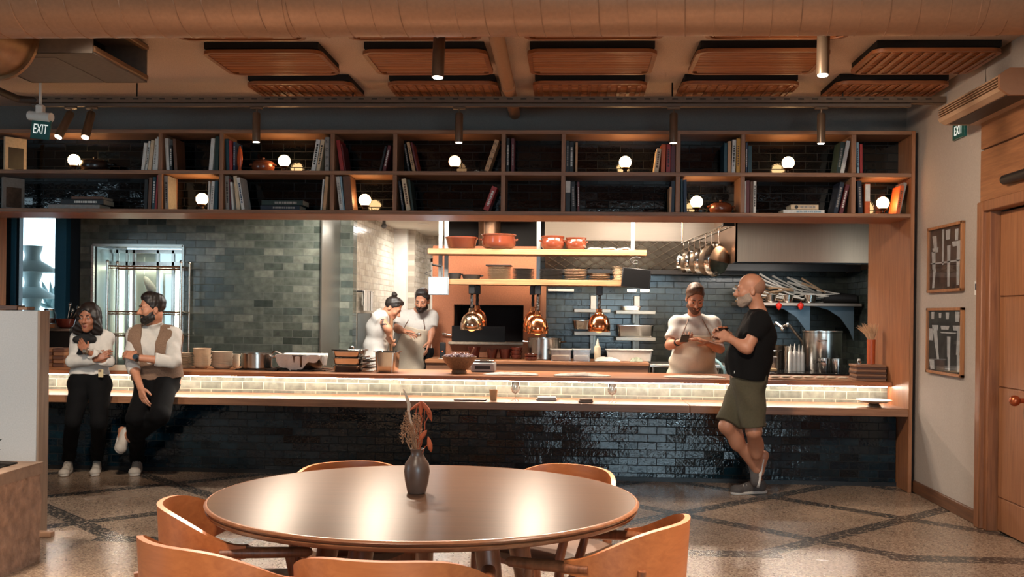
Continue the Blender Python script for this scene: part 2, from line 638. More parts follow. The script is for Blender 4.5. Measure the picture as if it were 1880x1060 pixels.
# rear wall with one window opening
rw = MB().box((-8, -3.12, 0), (0.1, -3, 3.4)).box((2.8, -3.12, 0), (3.4, -3, 3.4)).box((0.1, -3.12, 0), (2.8, -3, 0.8)).box((0.1, -3.12, 2.75), (2.8, -3, 3.4))
struct('wall_rear', rw, PLASTER)
w = struct('window_1', MB().box((0.1, -3.07, 0.8), (2.8, -3.06, 2.75)), glass())
struct('window_frame', MB().box((0.1, -3.11, 0.8), (0.17, -3.02, 2.75)).box((2.73, -3.11, 0.8), (2.8, -3.02, 2.75)).box((1.42, -3.11, 0.8), (1.48, -3.02, 2.75))
       .box((0.1, -3.11, 0.8), (2.8, -3.02, 0.87)).box((0.1, -3.11, 2.68), (2.8, -3.02, 2.75)), BLACK_METAL, w)
# right wall: plaster by the shelf, then the doorway in its oak cladding
YD0, YD1, ZD = 6.42, 7.36, 2.19
struct('wall_right', MB().box((XR, 7.52, 0), (XR + 0.14, 9.3, ZC)).box((XR, YD1 + 0.08, 0), (XR + 0.14, 7.53, ZC)).box((XR, -3, 0), (XR + 0.14, YD0 - 0.08, ZC))
       .box((XR, YD0 - 0.08, ZD + 0.06), (XR + 0.14, YD1 + 0.08, ZC)), PLASTER)
oakpanel = wood('oak_wall_panel', (120, 74, 44), (150, 98, 62), 'y', 0.55)
tr = MB().box((XR - 0.03, 3.0, ZD + 0.07), (XR - 0.001, 7.52, 2.62), 0.004).box((XR - 0.03, 3.0, 2.63), (XR - 0.001, 7.52, 2.86), 0.004)
tr.box((XR - 0.03, 3.0, 0), (XR - 0.001, YD0 - 0.1, ZD + 0.06), 0.004)
struct('trim_1', tr, oakpanel)
dframe = MB().box((XR - 0.05, YD1 + 0.07, 0), (XR + 0.05, 7.525, ZD + 0.07), 0.006).box((XR - 0.035, YD0 - 0.1, 0), (XR + 0.05, YD0, ZD + 0.07), 0.006)
dframe.box((XR - 0.045, YD0 - 0.1, ZD), (XR + 0.05, YD1 + 0.07, ZD + 0.075), 0.006).box((XR - 0.02, YD1, 0), (XR + 0.08, YD1 + 0.075, ZD), 0.004)
struct('trim_2', dframe, wood('door_frame_oak', (112, 68, 42), (146, 94, 60), 'z', 0.5))
d1 = MB()
for z0, z1 in ((0.012, 0.235), (0.241, 0.985), (0.991, 1.60), (1.606, ZD - 0.01)):
    d1.box((XR + 0.045, YD0 + 0.005, z0), (XR + 0.09, YD1 - 0.012, z1), 0.004)
d1.box((XR + 0.055, YD0 + 0.005, 0.012), (XR + 0.08, YD1 - 0.012, ZD - 0.01))
door = struct('door_1', d1, wood('door_oak', (128, 80, 50), (156, 104, 68), 'z', 0.55))
struct('light_stop_wall', MB().box((XR + 0.15, 3, -0.05), (XR + 0.25, 9.4, 3.4)), DARKWALL)  # unseen backing, added to keep daylight from leaking round the door
struct('door_knob', MB().cone((XR + 0.05, 6.88, 0.93), (XR - 0.03, 6.88, 0.93), 0.016, n=14).ball((XR - 0.04, 6.88, 0.93), 0.035), M('copper_knob', (180, 92, 56), 0.3, 0.8), door)
struct('baseboard_right', MB().box((XR - 0.022, 7.5, 0), (XR, 8.93, 0.1), 0.006), wood('baseboard_oak', (84, 54, 36), (116, 76, 50), 'y', 0.5))
# bulkhead above and behind the book shelf
struct('wall_back', MB().box((-8, 9.27, 2.29), (3.4, 9.5, ZC)), M('bulkhead_plaster', (122, 116, 110), 0.95, noise=0.08, nscale=120, bmp=0.3))
struct('trim_3', MB().box((-5.7, 9.262, 2.31), (2.79, 9.271, 3.0)), SHELFTILE)
struct('trim_4', MB().box((-8, 9.26, 0), (-5.62, 9.5, 2.29)), DARKWALL)

# ---- the bar: tiled base wall, oak ledge, tiled riser, oak counter
struct('wall_1', MB().box((-5.6, 9.22, 0), (2.785, 9.49, 0.6265)), BARTILE)
struct('trim_5', MB().box((-5.6, 9.5, 0), (2.8, 9.56, 0.845)), STRIPTILE)
struct('trim_6', MB().box((-5.6, 9.205, 0), (2.79, 9.222, 0.035)), BLACK)
bar = thing('bar_ledge', 'long oak dining ledge running along the front of the tiled bar', 'ledge', (-1.4, 9.2, 0.627))
obj('ledge_board', MB().box((-5.6, YP, 0.628), (0.99, 9.5, 0.692), 0.004).box((0.993, YP, 0.627), (2.79, 9.5, 0.692), 0.004), wood('ledge_oak', (126, 84, 58), (160, 112, 80), 'x', 0.42), bar)
ctr = thing('serving_counter', 'oak serving counter above the lit tile strip, between the ledge and the kitchen', 'counter', (-1.4, 9.8, 0.845))
obj('counter_top', MB().box((-5.6, 9.35, 0.848), (2.79, 10.32, 0.885), 0.004), wood('counter_oak', (138, 84, 50), (176, 116, 76), 'x', 0.38), ctr)
obj('led_strip', MB().box((-5.5, 9.395, 0.839), (2.76, 9.409, 0.847)), glow('led_strip_light', (255, 238, 216), 48.0), ctr)
obj('kitchen_side_panel', MB().box((-5.6, 10.25, 0), (2.79, 10.3, 0.848)), STEEL, ctr)

# ---- oak surround: end panels of the opening
pr = thing('oak_end_panel', 'tall oak panel closing the end of the bar, next to the plaster wall', 'panel', (2.805, 9.4, 0))
obj('panel', MB().box((2.79, YP, 0), (2.822, 10.15, 3.005), 0.003), WOOD_Z, pr)
pl = thing('oak_end_panel', 'orange oak panel at the end of the bar by the blue framed window', 'panel', (-5.6, 9.4, 0))
obj('panel', MB().box((-5.64, YP, 0), (-5.605, 10.1, 3.005), 0.003), WOOD_Z, pl)

# ---- kitchen shell
struct('ceiling_1', MB().box((-8, 9.5, 2.78), (3.5, 13.6, 2.9)).box((-8, 9.5, 2.6), (-2.7, 10.9, 2.62)), M('kitchen_ceiling', (120, 116, 110), 0.9))
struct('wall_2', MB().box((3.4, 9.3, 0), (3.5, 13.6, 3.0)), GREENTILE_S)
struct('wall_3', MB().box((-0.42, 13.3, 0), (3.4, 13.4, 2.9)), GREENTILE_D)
# green tiled cold-room wall with its door niche, and the pillar
nx0, nx1, nz = -5.10, -4.12, 2.125
gw = MB().box((-5.24, 10.9, 0), (nx0, 11.75, 2.9)).box((nx1, 10.9, 0), (-2.645, 11.75, 2.9)).box((nx0, 10.9, nz), (nx1, 11.75, 2.9))
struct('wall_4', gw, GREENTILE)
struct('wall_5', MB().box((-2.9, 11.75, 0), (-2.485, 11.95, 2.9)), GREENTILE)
struct('trim_7', MB().box((-2.648, 10.885, 0), (-2.632, 10.91, 2.9)).box((-2.649, 10.9, 0.4), (-2.633, 11.74, 2.9)), M('side_steel_sheet', (132, 128, 118), 0.3, 0.8))
struct('trim_8', MB().box((nx0 - 0.012, 10.88, 0), (nx0 + 0.012, 10.92, nz)).box((nx1 - 0.012, 10.88, 0), (nx1 + 0.012, 10.92, nz)).box((nx0, 10.88, nz - 0.015), (nx1, 10.92, nz + 0.01)), STEEL)
# corridor to the back kitchen
struct('wall_6', MB().box((-2.585, 11.95, 0), (-2.485, 14.45, 2.62)), PALETILE_S)
struct('ceiling_2', MB().box((-2.6, 11.95, 2.6), (-0.5, 16, 2.7)), M('white_ceiling', (220, 214, 204), 0.9))
struct('wall_7', MB().box((-2.6, 14.45, 0), (-2.31, 14.6, 2.6)), WHITE)
struct('wall_8', MB().box((-2.32, 14.6, 0), (-2.22, 15.7, 2.6)), PALETILE_S)
struct('wall_9', MB().box((-2.4, 15.7, 0), (-0.3, 15.8, 2.6)), PALETILE)
struct('wall_10', MB().box((-0.5, 13.4, 0), (-0.42, 15.8, 2.9)), WHITE)
tag(struct('door_2', MB().box((-2.14, 15.66, 0), (-1.98, 15.7, 2.26), 0.004).box((-2.14, 15.66, 2.2), (-0.9, 15.7, 2.26), 0.004), M('white_door_paint', (232, 228, 220), 0.4)), None, None)
# far-left window of the kitchen, its blue frame and what stands outside
wx = [at(p, 480, 11.2).x for p in (22, 36, 102, 129, 152)]
struct('wall_11', MB().box((wx[3], 11.2, 0), (wx[4] + 0.03, 11.3, 2.9)).box((-8, 11.2, 0), (wx[0], 11.3, 2.9)).box((wx[0], 11.2, 0), (wx[3], 11.3, 0.95)).box((wx[0], 11.2, 2.6), (wx[3], 11.3, 2.9)), DARKWALL)
blue = M('blue_grey_frame_paint', (60, 116, 142), 0.5)
wf = struct('window_2', MB().box((wx[0], 11.17, 0.95), (wx[1] - 0.03, 11.28, 2.6), 0.004).box((wx[2] + 0.04, 11.1, 0.95), (wx[3], 11.28, 2.6), 0.004), blue)
struct('window_frame', MB().box((wx[1] - 0.03, 11.19, 0.95), (wx[1], 11.27, 2.6)).box((wx[2], 11.19, 0.95), (wx[2] + 0.04, 11.27, 2.6)), M('dark_sash', (34, 46, 52), 0.5), wf)
struct('pane', MB().box((wx[1], 11.23, 0.95), (wx[2], 11.236, 2.6)), glass(), wf)

# ---------------------------------------------------------------- the book shelf over the bar
SX = [-5.605, -3.579, -3.042, -2.073, -1.532, -0.605, -0.095, 0.868, 1.407, 2.320, 2.79]
Z0, ZM, ZT = 2.286, 2.620, 2.972
SB = 9.262
shelf = thing('book_shelf', 'long oak book shelf of two rows hung over the bar opening', 'shelf', (-1.4, 9.1, Z0))
shelf_face = wood('shelf_oak', (118, 82, 60), (158, 114, 84), 'x', 0.5)
for nm, z0, z1, y1 in (('bottom_board', Z0, Z0 + 0.03, SB), ('middle_board', ZM, ZM + 0.033, SB), ('top_board', ZT, ZT + 0.033, SB)):
    obj(nm, MB().box((SX[0], YP, z0), (SX[-1], y1, z1), 0.002), shelf_face, shelf)
obj('soffit_board', MB().box((SX[0], YP + 0.012, Z0 - 0.004), (SX[-1], 9.5, Z0)), WOOD_X, shelf)
sf_z = wood('shelf_oak_upright', (118, 82, 60), (158, 114, 84), 'z', 0.5)
for x in SX[1:-1]:
    obj('divider', MB().box((x - 0.018, YP + 0.001, Z0 + 0.03), (x + 0.018, SB, ZM), 0.002).box((x - 0.018, YP + 0.001, ZM + 0.033), (x + 0.018, SB, ZT), 0.002), sf_z, shelf)

BAY = ['eleventh', 'ninth', 'eighth', 'seventh', 'sixth', 'fifth', 'fourth', 'third', 'second', 'first']
ORD = ['first', 'second', 'third', 'fourth', 'fifth', 'sixth', 'seventh', 'eighth']
PAGES = M('book_pages', (196, 184, 160), 0.8, noise=0.1, nscale=200)
BC = dict(white=(206, 204, 198), grey=(140, 134, 128), black=(20, 20, 22), teal=(22, 60, 72), red=(150, 42, 40), blue=(30, 52, 82), maroon=(92, 30, 34),
          tan=(186, 144, 104), cream=(206, 182, 150), orange=(196, 92, 44), yellow=(200, 144, 50), brown=(96, 62, 42), navy=(20, 28, 44), green=(26, 46, 40), pale_blue=(136, 164, 178))


def bookmat(c):
    return M('book_cover_' + c, BC[c], 0.5, noise=0.12, nscale=40)


# (row, bay, base left px, base right px, height px, lean px, colour, title colour or None)
BOOKS = [
    ('U', 0, 259, 265, 50, 5, 'white', None), ('U', 0, 266, 270, 54, 6, 'white', 'black'), ('U', 0, 271, 277, 55, 6, 'cream', None), ('U', 0, 278, 284, 58, 5, 'white', 'grey'), ('U', 0, 285, 290, 61, 3, 'white', None),
    ('U', 1, 303, 309, 59, -4, 'white', None), ('U', 1, 310, 315, 46, -1, 'black', 'white'), ('U', 1, 316, 322, 58, -4, 'brown', None), ('U', 1, 383, 390, 59, 4, 'white', None), ('U', 1, 393, 400, 63, 1, 'green', None),
    ('U', 2, 414, 420, 58, -3, 'teal', None), ('U', 2, 421, 426, 55, -2, 'red', None), ('U', 2, 427, 431, 53, 0, 'blue', 'white'), ('U', 2, 571, 579, 58, 9, 'white', 'black'), ('U', 2, 580, 587, 58, 9, 'cream', 'black'), ('U', 2, 596, 604, 62, 0, 'grey', 'N'),
    ('U', 3, 622, 629, 57, -9, 'red', None), ('U', 3, 630, 633, 50, -8, 'maroon', None), ('U', 3, 696, 700, 47, 10, 'black', None), ('U', 3, 702, 708, 48, 10, 'maroon', 'white'),
    ('U', 4, 749, 753, 51, -9, 'black', 'grey'), ('U', 4, 757, 763, 55, -12, 'tan', 'brown'), ('U', 4, 765, 768, 54, -12, 'maroon', None), ('U', 4, 889, 897, 60, 20, 'tan', 'N'),
    ('U', 5, 929, 935, 61, 0, 'black', 'white'), ('U', 5, 938, 944, 61, 0, 'maroon', 'grey'),
    ('U', 6, 1038, 1044, 58, 0, 'black', 'grey'), ('U', 6, 1045, 1053, 56, 0, 'black', 'white'), ('U', 6, 1056, 1060, 55, 0, 'tan', None), ('U', 6, 1201, 1209, 44, 5, 'cream', 'brown'), ('U', 6, 1213, 1221, 52, 1, 'orange', None), ('U', 6, 1223, 1231, 52, 0, 'red', 'black'), ('U', 6, 1232, 1240, 50, 0, 'maroon', None),
    ('U', 7, 1329, 1335, 55, 0, 'teal', None), ('U', 7, 1336, 1342, 58, 0, 'tan', None), ('U', 7, 1343, 1350, 61, 1, 'white', 'black'), ('U', 7, 1351, 1358, 63, 0, 'yellow', 'brown'),
    ('U', 8, 1369, 1372, 55, 0, 'blue', 'white'), ('U', 8, 1373, 1380, 50, 0, 'teal', None), ('U', 8, 1535, 1543, 58, 8, 'green', 'grey'), ('U', 8, 1546, 1553, 60, 11, 'white', None),
    ('U', 9, 1573, 1578, 57, -2, 'pale_blue', 'blue'), ('U', 9, 1579, 1584, 54, -1, 'red', None),
    ('L', 0, 264, 270, 54, 1, 'black', None), ('L', 0, 271, 277, 58, 2, 'brown', None), ('L', 0, 278, 284, 59, 2, 'teal', 'white'), ('L', 0, 285, 289, 62, 4, 'red', None),
    ('L', 1, 301, 308, 61, -2, 'grey', 'black'), ('L', 1, 381, 384, 52, 1, 'white', None), ('L', 1, 385, 391, 52, 3, 'white', 'grey'), ('L', 1, 393, 399, 53, 1, 'teal', None),
    ('L', 2, 412, 419, 62, -2, 'grey', 'black'), ('L', 2, 420, 423, 56, -2, 'maroon', None), ('L', 2, 425, 429, 50, -4, 'white', None), ('L', 2, 430, 437, 62, -7, 'cream', None), ('L', 2, 439, 445, 59, -10, 'white', 'blue'), ('L', 2, 588, 591, 57, 4, 'white', None), ('L', 2, 592, 598, 62, 5, 'tan', None),
    ('L', 3, 622, 629, 62, -8, 'white', 'grey'), ('L', 3, 630, 633, 62, -7, 'pale_blue', None), ('L', 3, 634, 648, 63, -6, 'brown', None),
    ('L', 4, 738, 742, 55, -8, 'navy', 'grey'), ('L', 4, 746, 754, 59, -10, 'cream', 'brown'), ('L', 4, 756, 760, 57, -8, 'green', None), ('L', 4, 887, 897, 46, 17, 'red', 'white'),
    ('L', 6, 1037, 1046, 57, 0, 'black', 'W'), ('L', 6, 1048, 1056, 55, -2, 'black', 'grey'), ('L', 6, 1060, 1064, 55, -1, 'maroon', 'white'), ('L', 6, 1228, 1232, 47, 1, 'tan', None), ('L', 6, 1233, 1240, 58, 1, 'navy', None),
    ('L', 7, 1250, 1254, 62, -1, 'teal', None), ('L', 7, 1255, 1261, 60, -1, 'blue', None),
    ('L', 8, 1365, 1368, 58, 0, 'white', None), ('L', 8, 1369, 1376, 60, 0, 'maroon', None), ('L', 8, 1377, 1382, 58, 0, 'brown', None), ('L', 8, 1383, 1388, 58, 0, 'white', 'black'), ('L', 8, 1530, 1538, 58, 12, 'navy', 'grey'), ('L', 8, 1544, 1551, 54, 12, 'maroon', 'white'),
    ('L', 9, 1576, 1584, 60, -3, 'navy', 'grey'), ('L', 9, 1588, 1597, 55, 0, 'orange', 'W'), ('L', 9, 1645, 1652, 52, 8, 'orange', 'brown'), ('L', 9, 1657, 1663, 58, 12, 'grey', None),
]
cnt, prevb = {}, {}
for row, bay, p0, p1, hp, lean, c, title in BOOKS:
    zb = ZM + 0.0335 if row == 'U' else Z0 + 0.0305
    yb = 311 + 0.006 * (p0 - 300) if row == 'U' else 384 + 0.007 * (p0 - 300)
    Yf = 8.925 + 0.025 * RNG.random()
    a, b = at(p0, yb, Yf), at(p1, yb, Yf)
    h = min(hp / F_PX * (9.0 - 0.0579 * a.x) * 1.0, 0.31 if row == 'U' else 0.297)
    w = max(0.012, b.x - a.x)
    ang = math.atan2(lean, hp)
    d = 0.19 + 0.05 * RNG.random()
    h = min(h, (0.312 if row == 'U' else 0.298) - 0.6 * w * abs(sin(ang)))
    # stay between the dividers and clear of the neighbour already placed
    lo_x, hi_x = SX[bay] + 0.02, SX[bay + 1] - 0.02
    sh_ = h * sin(ang)
    x_left = a.x + min(0, sh_)
    x_right = a.x + w + max(0, sh_)
    if x_left < lo_x:
        a.x += lo_x - x_left
    elif x_right > hi_x:
        a.x -= x_right - hi_x
    pb = prevb.get((row, bay))
    if pb is not None:
        gap = max(pb[0] + 0.001 - a.x, pb[1] + 0.001 - (a.x + sh_))
        if gap > 0 and a.x + w + max(0, sh_) + gap <= hi_x + 0.004:
            a.x += gap
    prevb[(row, bay)] = (a.x + w / cos(ang), a.x + w / cos(ang) + sh_)
    n = cnt.get((row, bay), 0)
    cnt[(row, bay)] = n + 1
    ln = 'leaning ' if abs(ang) > 0.06 else 'upright '
    lab = f"{c.replace('_', ' ')} {ln}book, {ORD[n]} from the window end, {'upper' if row == 'U' else 'lower'} shelf bay {BAY[bay]} from plaster wall"
    h = h if abs(ang) < 0.06 else min(h, h * 1.02)
    mb = MB().box((0, 0, 0), (0.003, d, h), 0.001).box((w - 0.003, 0, 0), (w, d, h), 0.001).box((0, 0, 0), (w, 0.004, h), 0.0015)
    o = obj('book', mb, bookmat(c), None, world=False, loc=(0, 0, 0))
    # pivot at the lower corner the book leans on
    if ang >= 0:
        o.location = (a.x, Yf, zb + w * sin(ang))
    else:
        o.location = (a.x, Yf, zb)
    o.rotation_euler = (0, ang, 0)
    tag(o, lab, 'book', 'books on the oak shelf')
    obj('pages', MB().box((0.003, 0.004, 0.003), (w - 0.003, d - 0.003, h - 0.004)), PAGES, o, world=False)
    if title == 'N':
        rot = Matrix(((1, 0, 0), (0, 0, -1), (0, 1, 0)))
        for k, ch in enumerate('NOMA'):
            text('spine_letter', ch, (w / 2, -0.0006, h * (0.86 - 0.235 * k)), 0.036, M('dark_print', (46, 40, 36), 0.6), rot, None).parent = o
    elif title == 'W':
        obj('spine_label', MB().box((0.001, -0.0006, h * (0.62 if c == 'black' else 0.42)), (w - 0.001, 0.001, h * 0.98)), bookmat('white'), o, world=False)
    elif title:
        tb = MB()
        z = h * 0.2
        while z < h * 0.8:
            s = 0.006 + 0.014 * RNG.random()
            tb.box((w * 0.3, -0.0006, z), (w * 0.7, 0.001, z + s))
            z += s + 0.005
        obj('title_lettering', tb, bookmat(title), o, world=False)

# books lying flat: (row, x0, x1, y_top, y_bottom, colour, label, title)
FLAT = [
    ('L', 88, 183, 376, 383.5, 'grey', 'wide pale grey book lying flat under a dark one, lower shelf near the window', None),
    ('L', 111, 190, 367, 376, 'black', 'black book with pale lettering lying on the wide grey book', 'white'),
    ('L', 131, 188, 362, 367, 'brown', 'thin brown book on top of the flat pile near the window', None),
    ('L', 478, 550, 376, 384.5, 'navy', 'dark lettered book lying flat at the bottom of the two book pile', 'grey'),
    ('L', 480, 556, 367, 376, 'green', 'dark green mottled book lying on top of the two book pile', 'grey'),
    ('L', 795, 868, 384, 387, 'navy', 'very thin dark book lying flat beside the leaning red book', None),
    ('L', 1438, 1514, 386, 392.5, 'white', 'white book lying flat under a shorter white one, lower shelf', 'pale_blue'),
    ('L', 1452, 1503, 377, 386, 'cream', 'short pale book with a black dot on its spine, on top of the white one', 'D'),
]
zt = {}
for row, p0, p1, y0, y1, c, lab, title in FLAT:
    Yf = 8.94
    a, b = at(p0, y1, Yf), at(p1, y0, Yf)
    key = 'a' if p0 < 300 else 'b' if p0 < 700 else 'c' if p0 < 1000 else 'd'
    z = zt.get(key, Z0 + 0.0305)
    h = max(0.012, b.z - a.z)
    zt[key] = z + h + 0.0005
    w = b.x - a.x
    o = obj('book', MB().box((0, 0, 0), (w, 0.22, 0.003)).box((0, 0, h - 0.003), (w, 0.22, h)).box((0, 0, 0), (w, 0.004, h), 0.001), bookmat(c), None, world=False, loc=(0, 0, 0))
    o.location = (a.x, Yf, z)
    tag(o, lab, 'book', 'books on the oak shelf')
    obj('pages', MB().box((0.003, 0.004, 0.003), (w - 0.003, 0.215, h - 0.003)), PAGES, o, world=False)
    if title == 'D':
        obj('spine_dot', MB().cone((w * 0.2, -0.0008, h / 2), (w * 0.2, 0.002, h / 2), h * 0.36, n=16), bookmat('black'), o, world=False)
        title = 'grey'
    if title:
        tb = MB()
        x = w * 0.32
        while x < w * 0.85:
            s = 0.006 + 0.02 * RNG.random()
            tb.box((x, -0.0006, h * 0.3), (x + s, 0.001, h * 0.7))
            x += s + 0.005
        obj('title_lettering', tb, bookmat(title), o, world=False)

# books standing with their covers showing
for p0, p1, hp, row, c, pic, lab in ((6, 38, 62, 'U', 'cream', 'black', 'cream covered book with a dark picture propped at the window end of the upper shelf'),
                                     (2, 24, 58, 'L', 'grey', 'brown', 'grey book propped face out at the window end of the lower shelf')):
    zb = ZM + 0.0335 if row == 'U' else Z0 + 0.0305
    a = at(p0, 311 if row == 'U' else 383, 8.96)
    h = hp / F_PX * 9.25
    t = obj('book', MB().box((0, 0, 0), (0.026, 0.2, h), 0.002), bookmat(c), None, world=False, loc=(0, 0, 0))
    t.location = (a.x, 8.96, zb)
    t.rotation_euler = (0, 0, radians(-32))
    tag(t, lab, 'book', 'books on the oak shelf')
    obj('cover_picture', MB().box((0.0255, 0.03, h * 0.06), (0.0268, 0.17, h * 0.7)), M('cover_picture_' + pic, (30, 24, 24) if pic == 'black' else (84, 66, 54), 0.5, noise=0.4, nscale=26), t, world=False)

# globe lamps
GLOBE = glow('lit_opal_glass', (255, 206, 142), 15.0)
GBASE = M('lamp_base_bronze', (58, 40, 30), 0.3, 0.7)
LAMPS = [(136, 290, 'U', 'globe lamp lit in the upper bay behind the exit sign'), (522, 291, 'U', 'globe lamp lit beside the lidded clay pot on the upper shelf'),
         (835, 291, 'U', 'dimmer globe lamp in the upper bay with the leaning letter spine book'), (1148, 292, 'U', 'globe lamp lit near the four red and orange books'),
         (1447, 296, 'U', 'globe lamp lit before glinting tiles on the upper shelf, nearest the plaster wall'), (371, 359, 'L', 'globe lamp lit in the small lower bay above the tiled kitchen wall'),
         (670, 363, 'L', 'globe lamp lit in the small lower bay beside a brown book'), (1279, 367, 'L', 'globe lamp lit beside the lidded pot in a small lower bay'),
         (1621, 366, 'L', 'globe lamp lit in the small lower bay at the plaster wall end')]
for i, (x, y, row, lab) in enumerate(LAMPS):
    zb = ZM + 0.0335 if row == 'U' else Z0 + 0.0305
    p = at(x, y, 9.04)
    t = thing('globe_lamp', lab, 'lamp', (p.x, 9.04, zb), 'globe lamps on the shelf')
    obj('lamp_base', MB().lathe([(0.046, 0), (0.048, 0.008), (0.03, 0.014), (0.018, 0.022), (0.018, 0.036), (0.036, 0.048), (0.04, 0.056), (0.036, 0.058)], (p.x, 9.04, zb), 28), GBASE, t)
    obj('glass_globe', MB().ball((p.x, 9.04, zb + 0.102), 0.052, 28), GLOBE if i != 2 else glow('dim_opal_glass', (255, 196, 138), 3.0), t)

# lidded clay pots, an orange ornament and a dark jar
POTB = M('brown_shelf_pot', (104, 52, 30), 0.3, noise=0.2, nscale=12, coat=0.3)
POTD = M('black_shelf_pot', (30, 22, 20), 0.35, noise=0.2, nscale=12, coat=0.3)
for x0, x1, yt, row, m, lab in ((148, 201, 283, 'U', POTD, 'dark lidded casserole pot beside the globe lamp behind the exit sign'), (463, 504, 287, 'U', POTB, 'brown lidded clay pot on the upper shelf by the lit globe'),
                                (1302, 1345, 366, 'L', POTB, 'wide brown lidded clay pot in a small lower bay next to the globe lamp')):
    zb = ZM + 0.0335 if row == 'U' else Z0 + 0.0305
    a, b = at(x0, yt, 9.07), at(x1, yt, 9.07)
    r, h, c = (b.x - a.x) / 2, 0.115 if row == 'U' else 0.105, ((a.x + b.x) / 2, 9.07, zb)
    t = thing('lidded_pot', lab, 'pot', c)
    obj('pot_body', MB().lathe([(r * 0.7, 0), (r * 0.92, 0.02), (r, h * 0.45), (r * 0.93, h * 0.72), (r * 0.86, h * 0.78)], c, 32), m, t)
    obj('lid', MB().lathe([(r * 0.9, h * 0.78), (r * 0.92, h * 0.82), (r * 0.6, h * 0.94), (r * 0.2, h), (r * 0.1, h * 1.02), (r * 0.14, h * 1.12), (r * 0.1, h * 1.18), (0, h * 1.2)], c, 32), m, t)
    for s in (-1, 1):
        obj('handle', MB().tube([(c[0] + s * r * 0.95, 9.05, zb + h * 0.62), (c[0] + s * r * 1.13, 9.05, zb + h * 0.6), (c[0] + s * r * 1.13, 9.1, zb + h * 0.6), (c[0] + s * r * 0.95, 9.1, zb + h * 0.62)], 0.009, 8), m, t)
p = at(440, 311, 9.0)
tag(obj('bud_ornament', MB().lathe([(0.016, 0), (0.022, 0.01), (0.012, 0.03), (0.024, 0.07), (0.027, 0.12), (0.022, 0.17), (0.01, 0.215), (0, 0.232)], (p.x, 9.0, ZM + 0.0335), 24, sy=0.6), M('orange_lacquer', (206, 92, 46), 0.35), None, loc=(p.x, 9.0, ZM + 0.0335)),
    'orange bud shaped ornament standing next to the red and blue books', 'ornament')
p = at(697, 386, 9.0)

# ---------------------------------------------------------------- ceiling services
DUCT = M('painted_duct_metal', (160, 116, 86), 0.4, 0.3, noise=0.08, nscale=50)
DUCTC, DUCTR = (5.0, 2.975), 0.2
duct = thing('spiral_duct', 'large round spiral duct running across the whole ceiling', 'duct', (0, DUCTC[0], DUCTC[1]))
db = MB().tube([(-8, DUCTC[0], DUCTC[1]), (2.859, DUCTC[0], DUCTC[1])], DUCTR, 64)
obj('duct_body', db, DUCT, duct)
hel = [(-4.2 + 0.132 * k / 24 + (0.006 * sin(2 * pi * k / 24)), DUCTC[0] + (DUCTR + 0.0005) * cos(2 * pi * k / 24), DUCTC[1] + (DUCTR + 0.0005) * sin(2 * pi * k / 24)) for k in range(24 * 52)]
obj('spiral_seam', MB().tube(hel, 0.0034, 5), DUCT, duct)
for x in (-1.42, 1.9):
    b = MB().tube([(x - 0.05, DUCTC[0], DUCTC[1]), (x - 0.05, DUCTC[0], DUCTC[1]), (x + 0.05, DUCTC[0], DUCTC[1])], DUCTR + 0.004, 64)
    obj('joint_collar', MB().tube([(x - 0.05, DUCTC[0], DUCTC[1]), (x + 0.05, DUCTC[0], DUCTC[1])], DUCTR + 0.004, 64), DUCT, duct)

c = at(-4, 70, 6.16)
t = thing('branch_duct', 'short round metal duct stub with a flange at the ceiling above the exit sign', 'duct', (c.x, 6.0, c.z))
GALV = M('galvanised_metal', (150, 116, 84), 0.32, 0.75, noise=0.12, nscale=14)
obj('duct_stub', MB().tube([(c.x, 5.22, c.z - 0.02), (c.x, 6.14, c.z)], 0.238, 48), GALV, t)
obj('flange', MB().lathe([(0.238, -0.03), (0.26, -0.028), (0.26, 0.0), (0.238, 0.0)], (c.x, 6.16, c.z), 48, R=Matrix.Rotation(-pi / 2, 3, 'X')), GALV, t)

# return air box
t = thing('return_air_box', 'grey open sided air box fixed under the ceiling by the branch duct', 'air box', (-3.3, 6.6, 3.0))
X0, X1, Ya, Yb, Za, Zb = -3.74, -2.93, 6.22, 7.04, 3.0, 3.25
bx = MB().box((X0, Ya, Za), (X1, Yb, Za + 0.012)).box((X0, Ya, Zb), (X1, Yb, Zb + 0.012)).box((X0, Ya, Za), (X1, Ya + 0.012, Zb)).box((X0, Yb - 0.012, Za), (X1, Yb, Zb)).box((X0, Ya, Za), (X0 + 0.012, Yb, Zb))
obj('casing', bx, M('box_grey_paint', (118, 106, 96), 0.7, noise=0.08), t)
obj('inner_lining', MB().box((X1 - 0.3, Ya + 0.013, Za + 0.013), (X1 - 0.29, Yb - 0.013, Zb - 0.002)), M('dark_lining', (24, 20, 18), 0.9), t)
obj('edge_trim', MB().box((X1 - 0.05, Ya + 0.013, Za + 0.012), (X1 + 0.012, Yb, Za + 0.05), 0.008).box((X1 - 0.03, Ya + 0.013, Zb - 0.03), (X1 + 0.012, Yb, Zb), 0.006), M('box_edge_metal', (140, 108, 80), 0.5, 0.4), t)
obj('access_panel', MB().box((X0 + 0.2, Ya + 0.1, Za - 0.004), (X1 - 0.28, Yb - 0.02, Za)), M('box_grey_paint', (118, 106, 96), 0.7), t)

# slatted wooden ceiling panels
SLAT = wood('ceiling_slat_wood', (140, 80, 44), (190, 118, 68), 'x', 0.3)
SLATF = wood('ceiling_frame_wood', (122, 70, 40), (164, 100, 58), 'x', 0.45)
BACKM = M('dark_panel_backing', (20, 15, 12), 0.9)


def rrect(w, h, r, n=6):
    P = []
    for cx, cy, a0 in ((w / 2 - r, h / 2 - r, 0), (-w / 2 + r, h / 2 - r, 90), (-w / 2 + r, -h / 2 + r, 180), (w / 2 - r, -h / 2 + r, 270)):
        for k in range(n + 1):
            a = radians(a0 + 90 * k / n)
            P.append((cx + r * cos(a), cy + r * sin(a)))
    return P


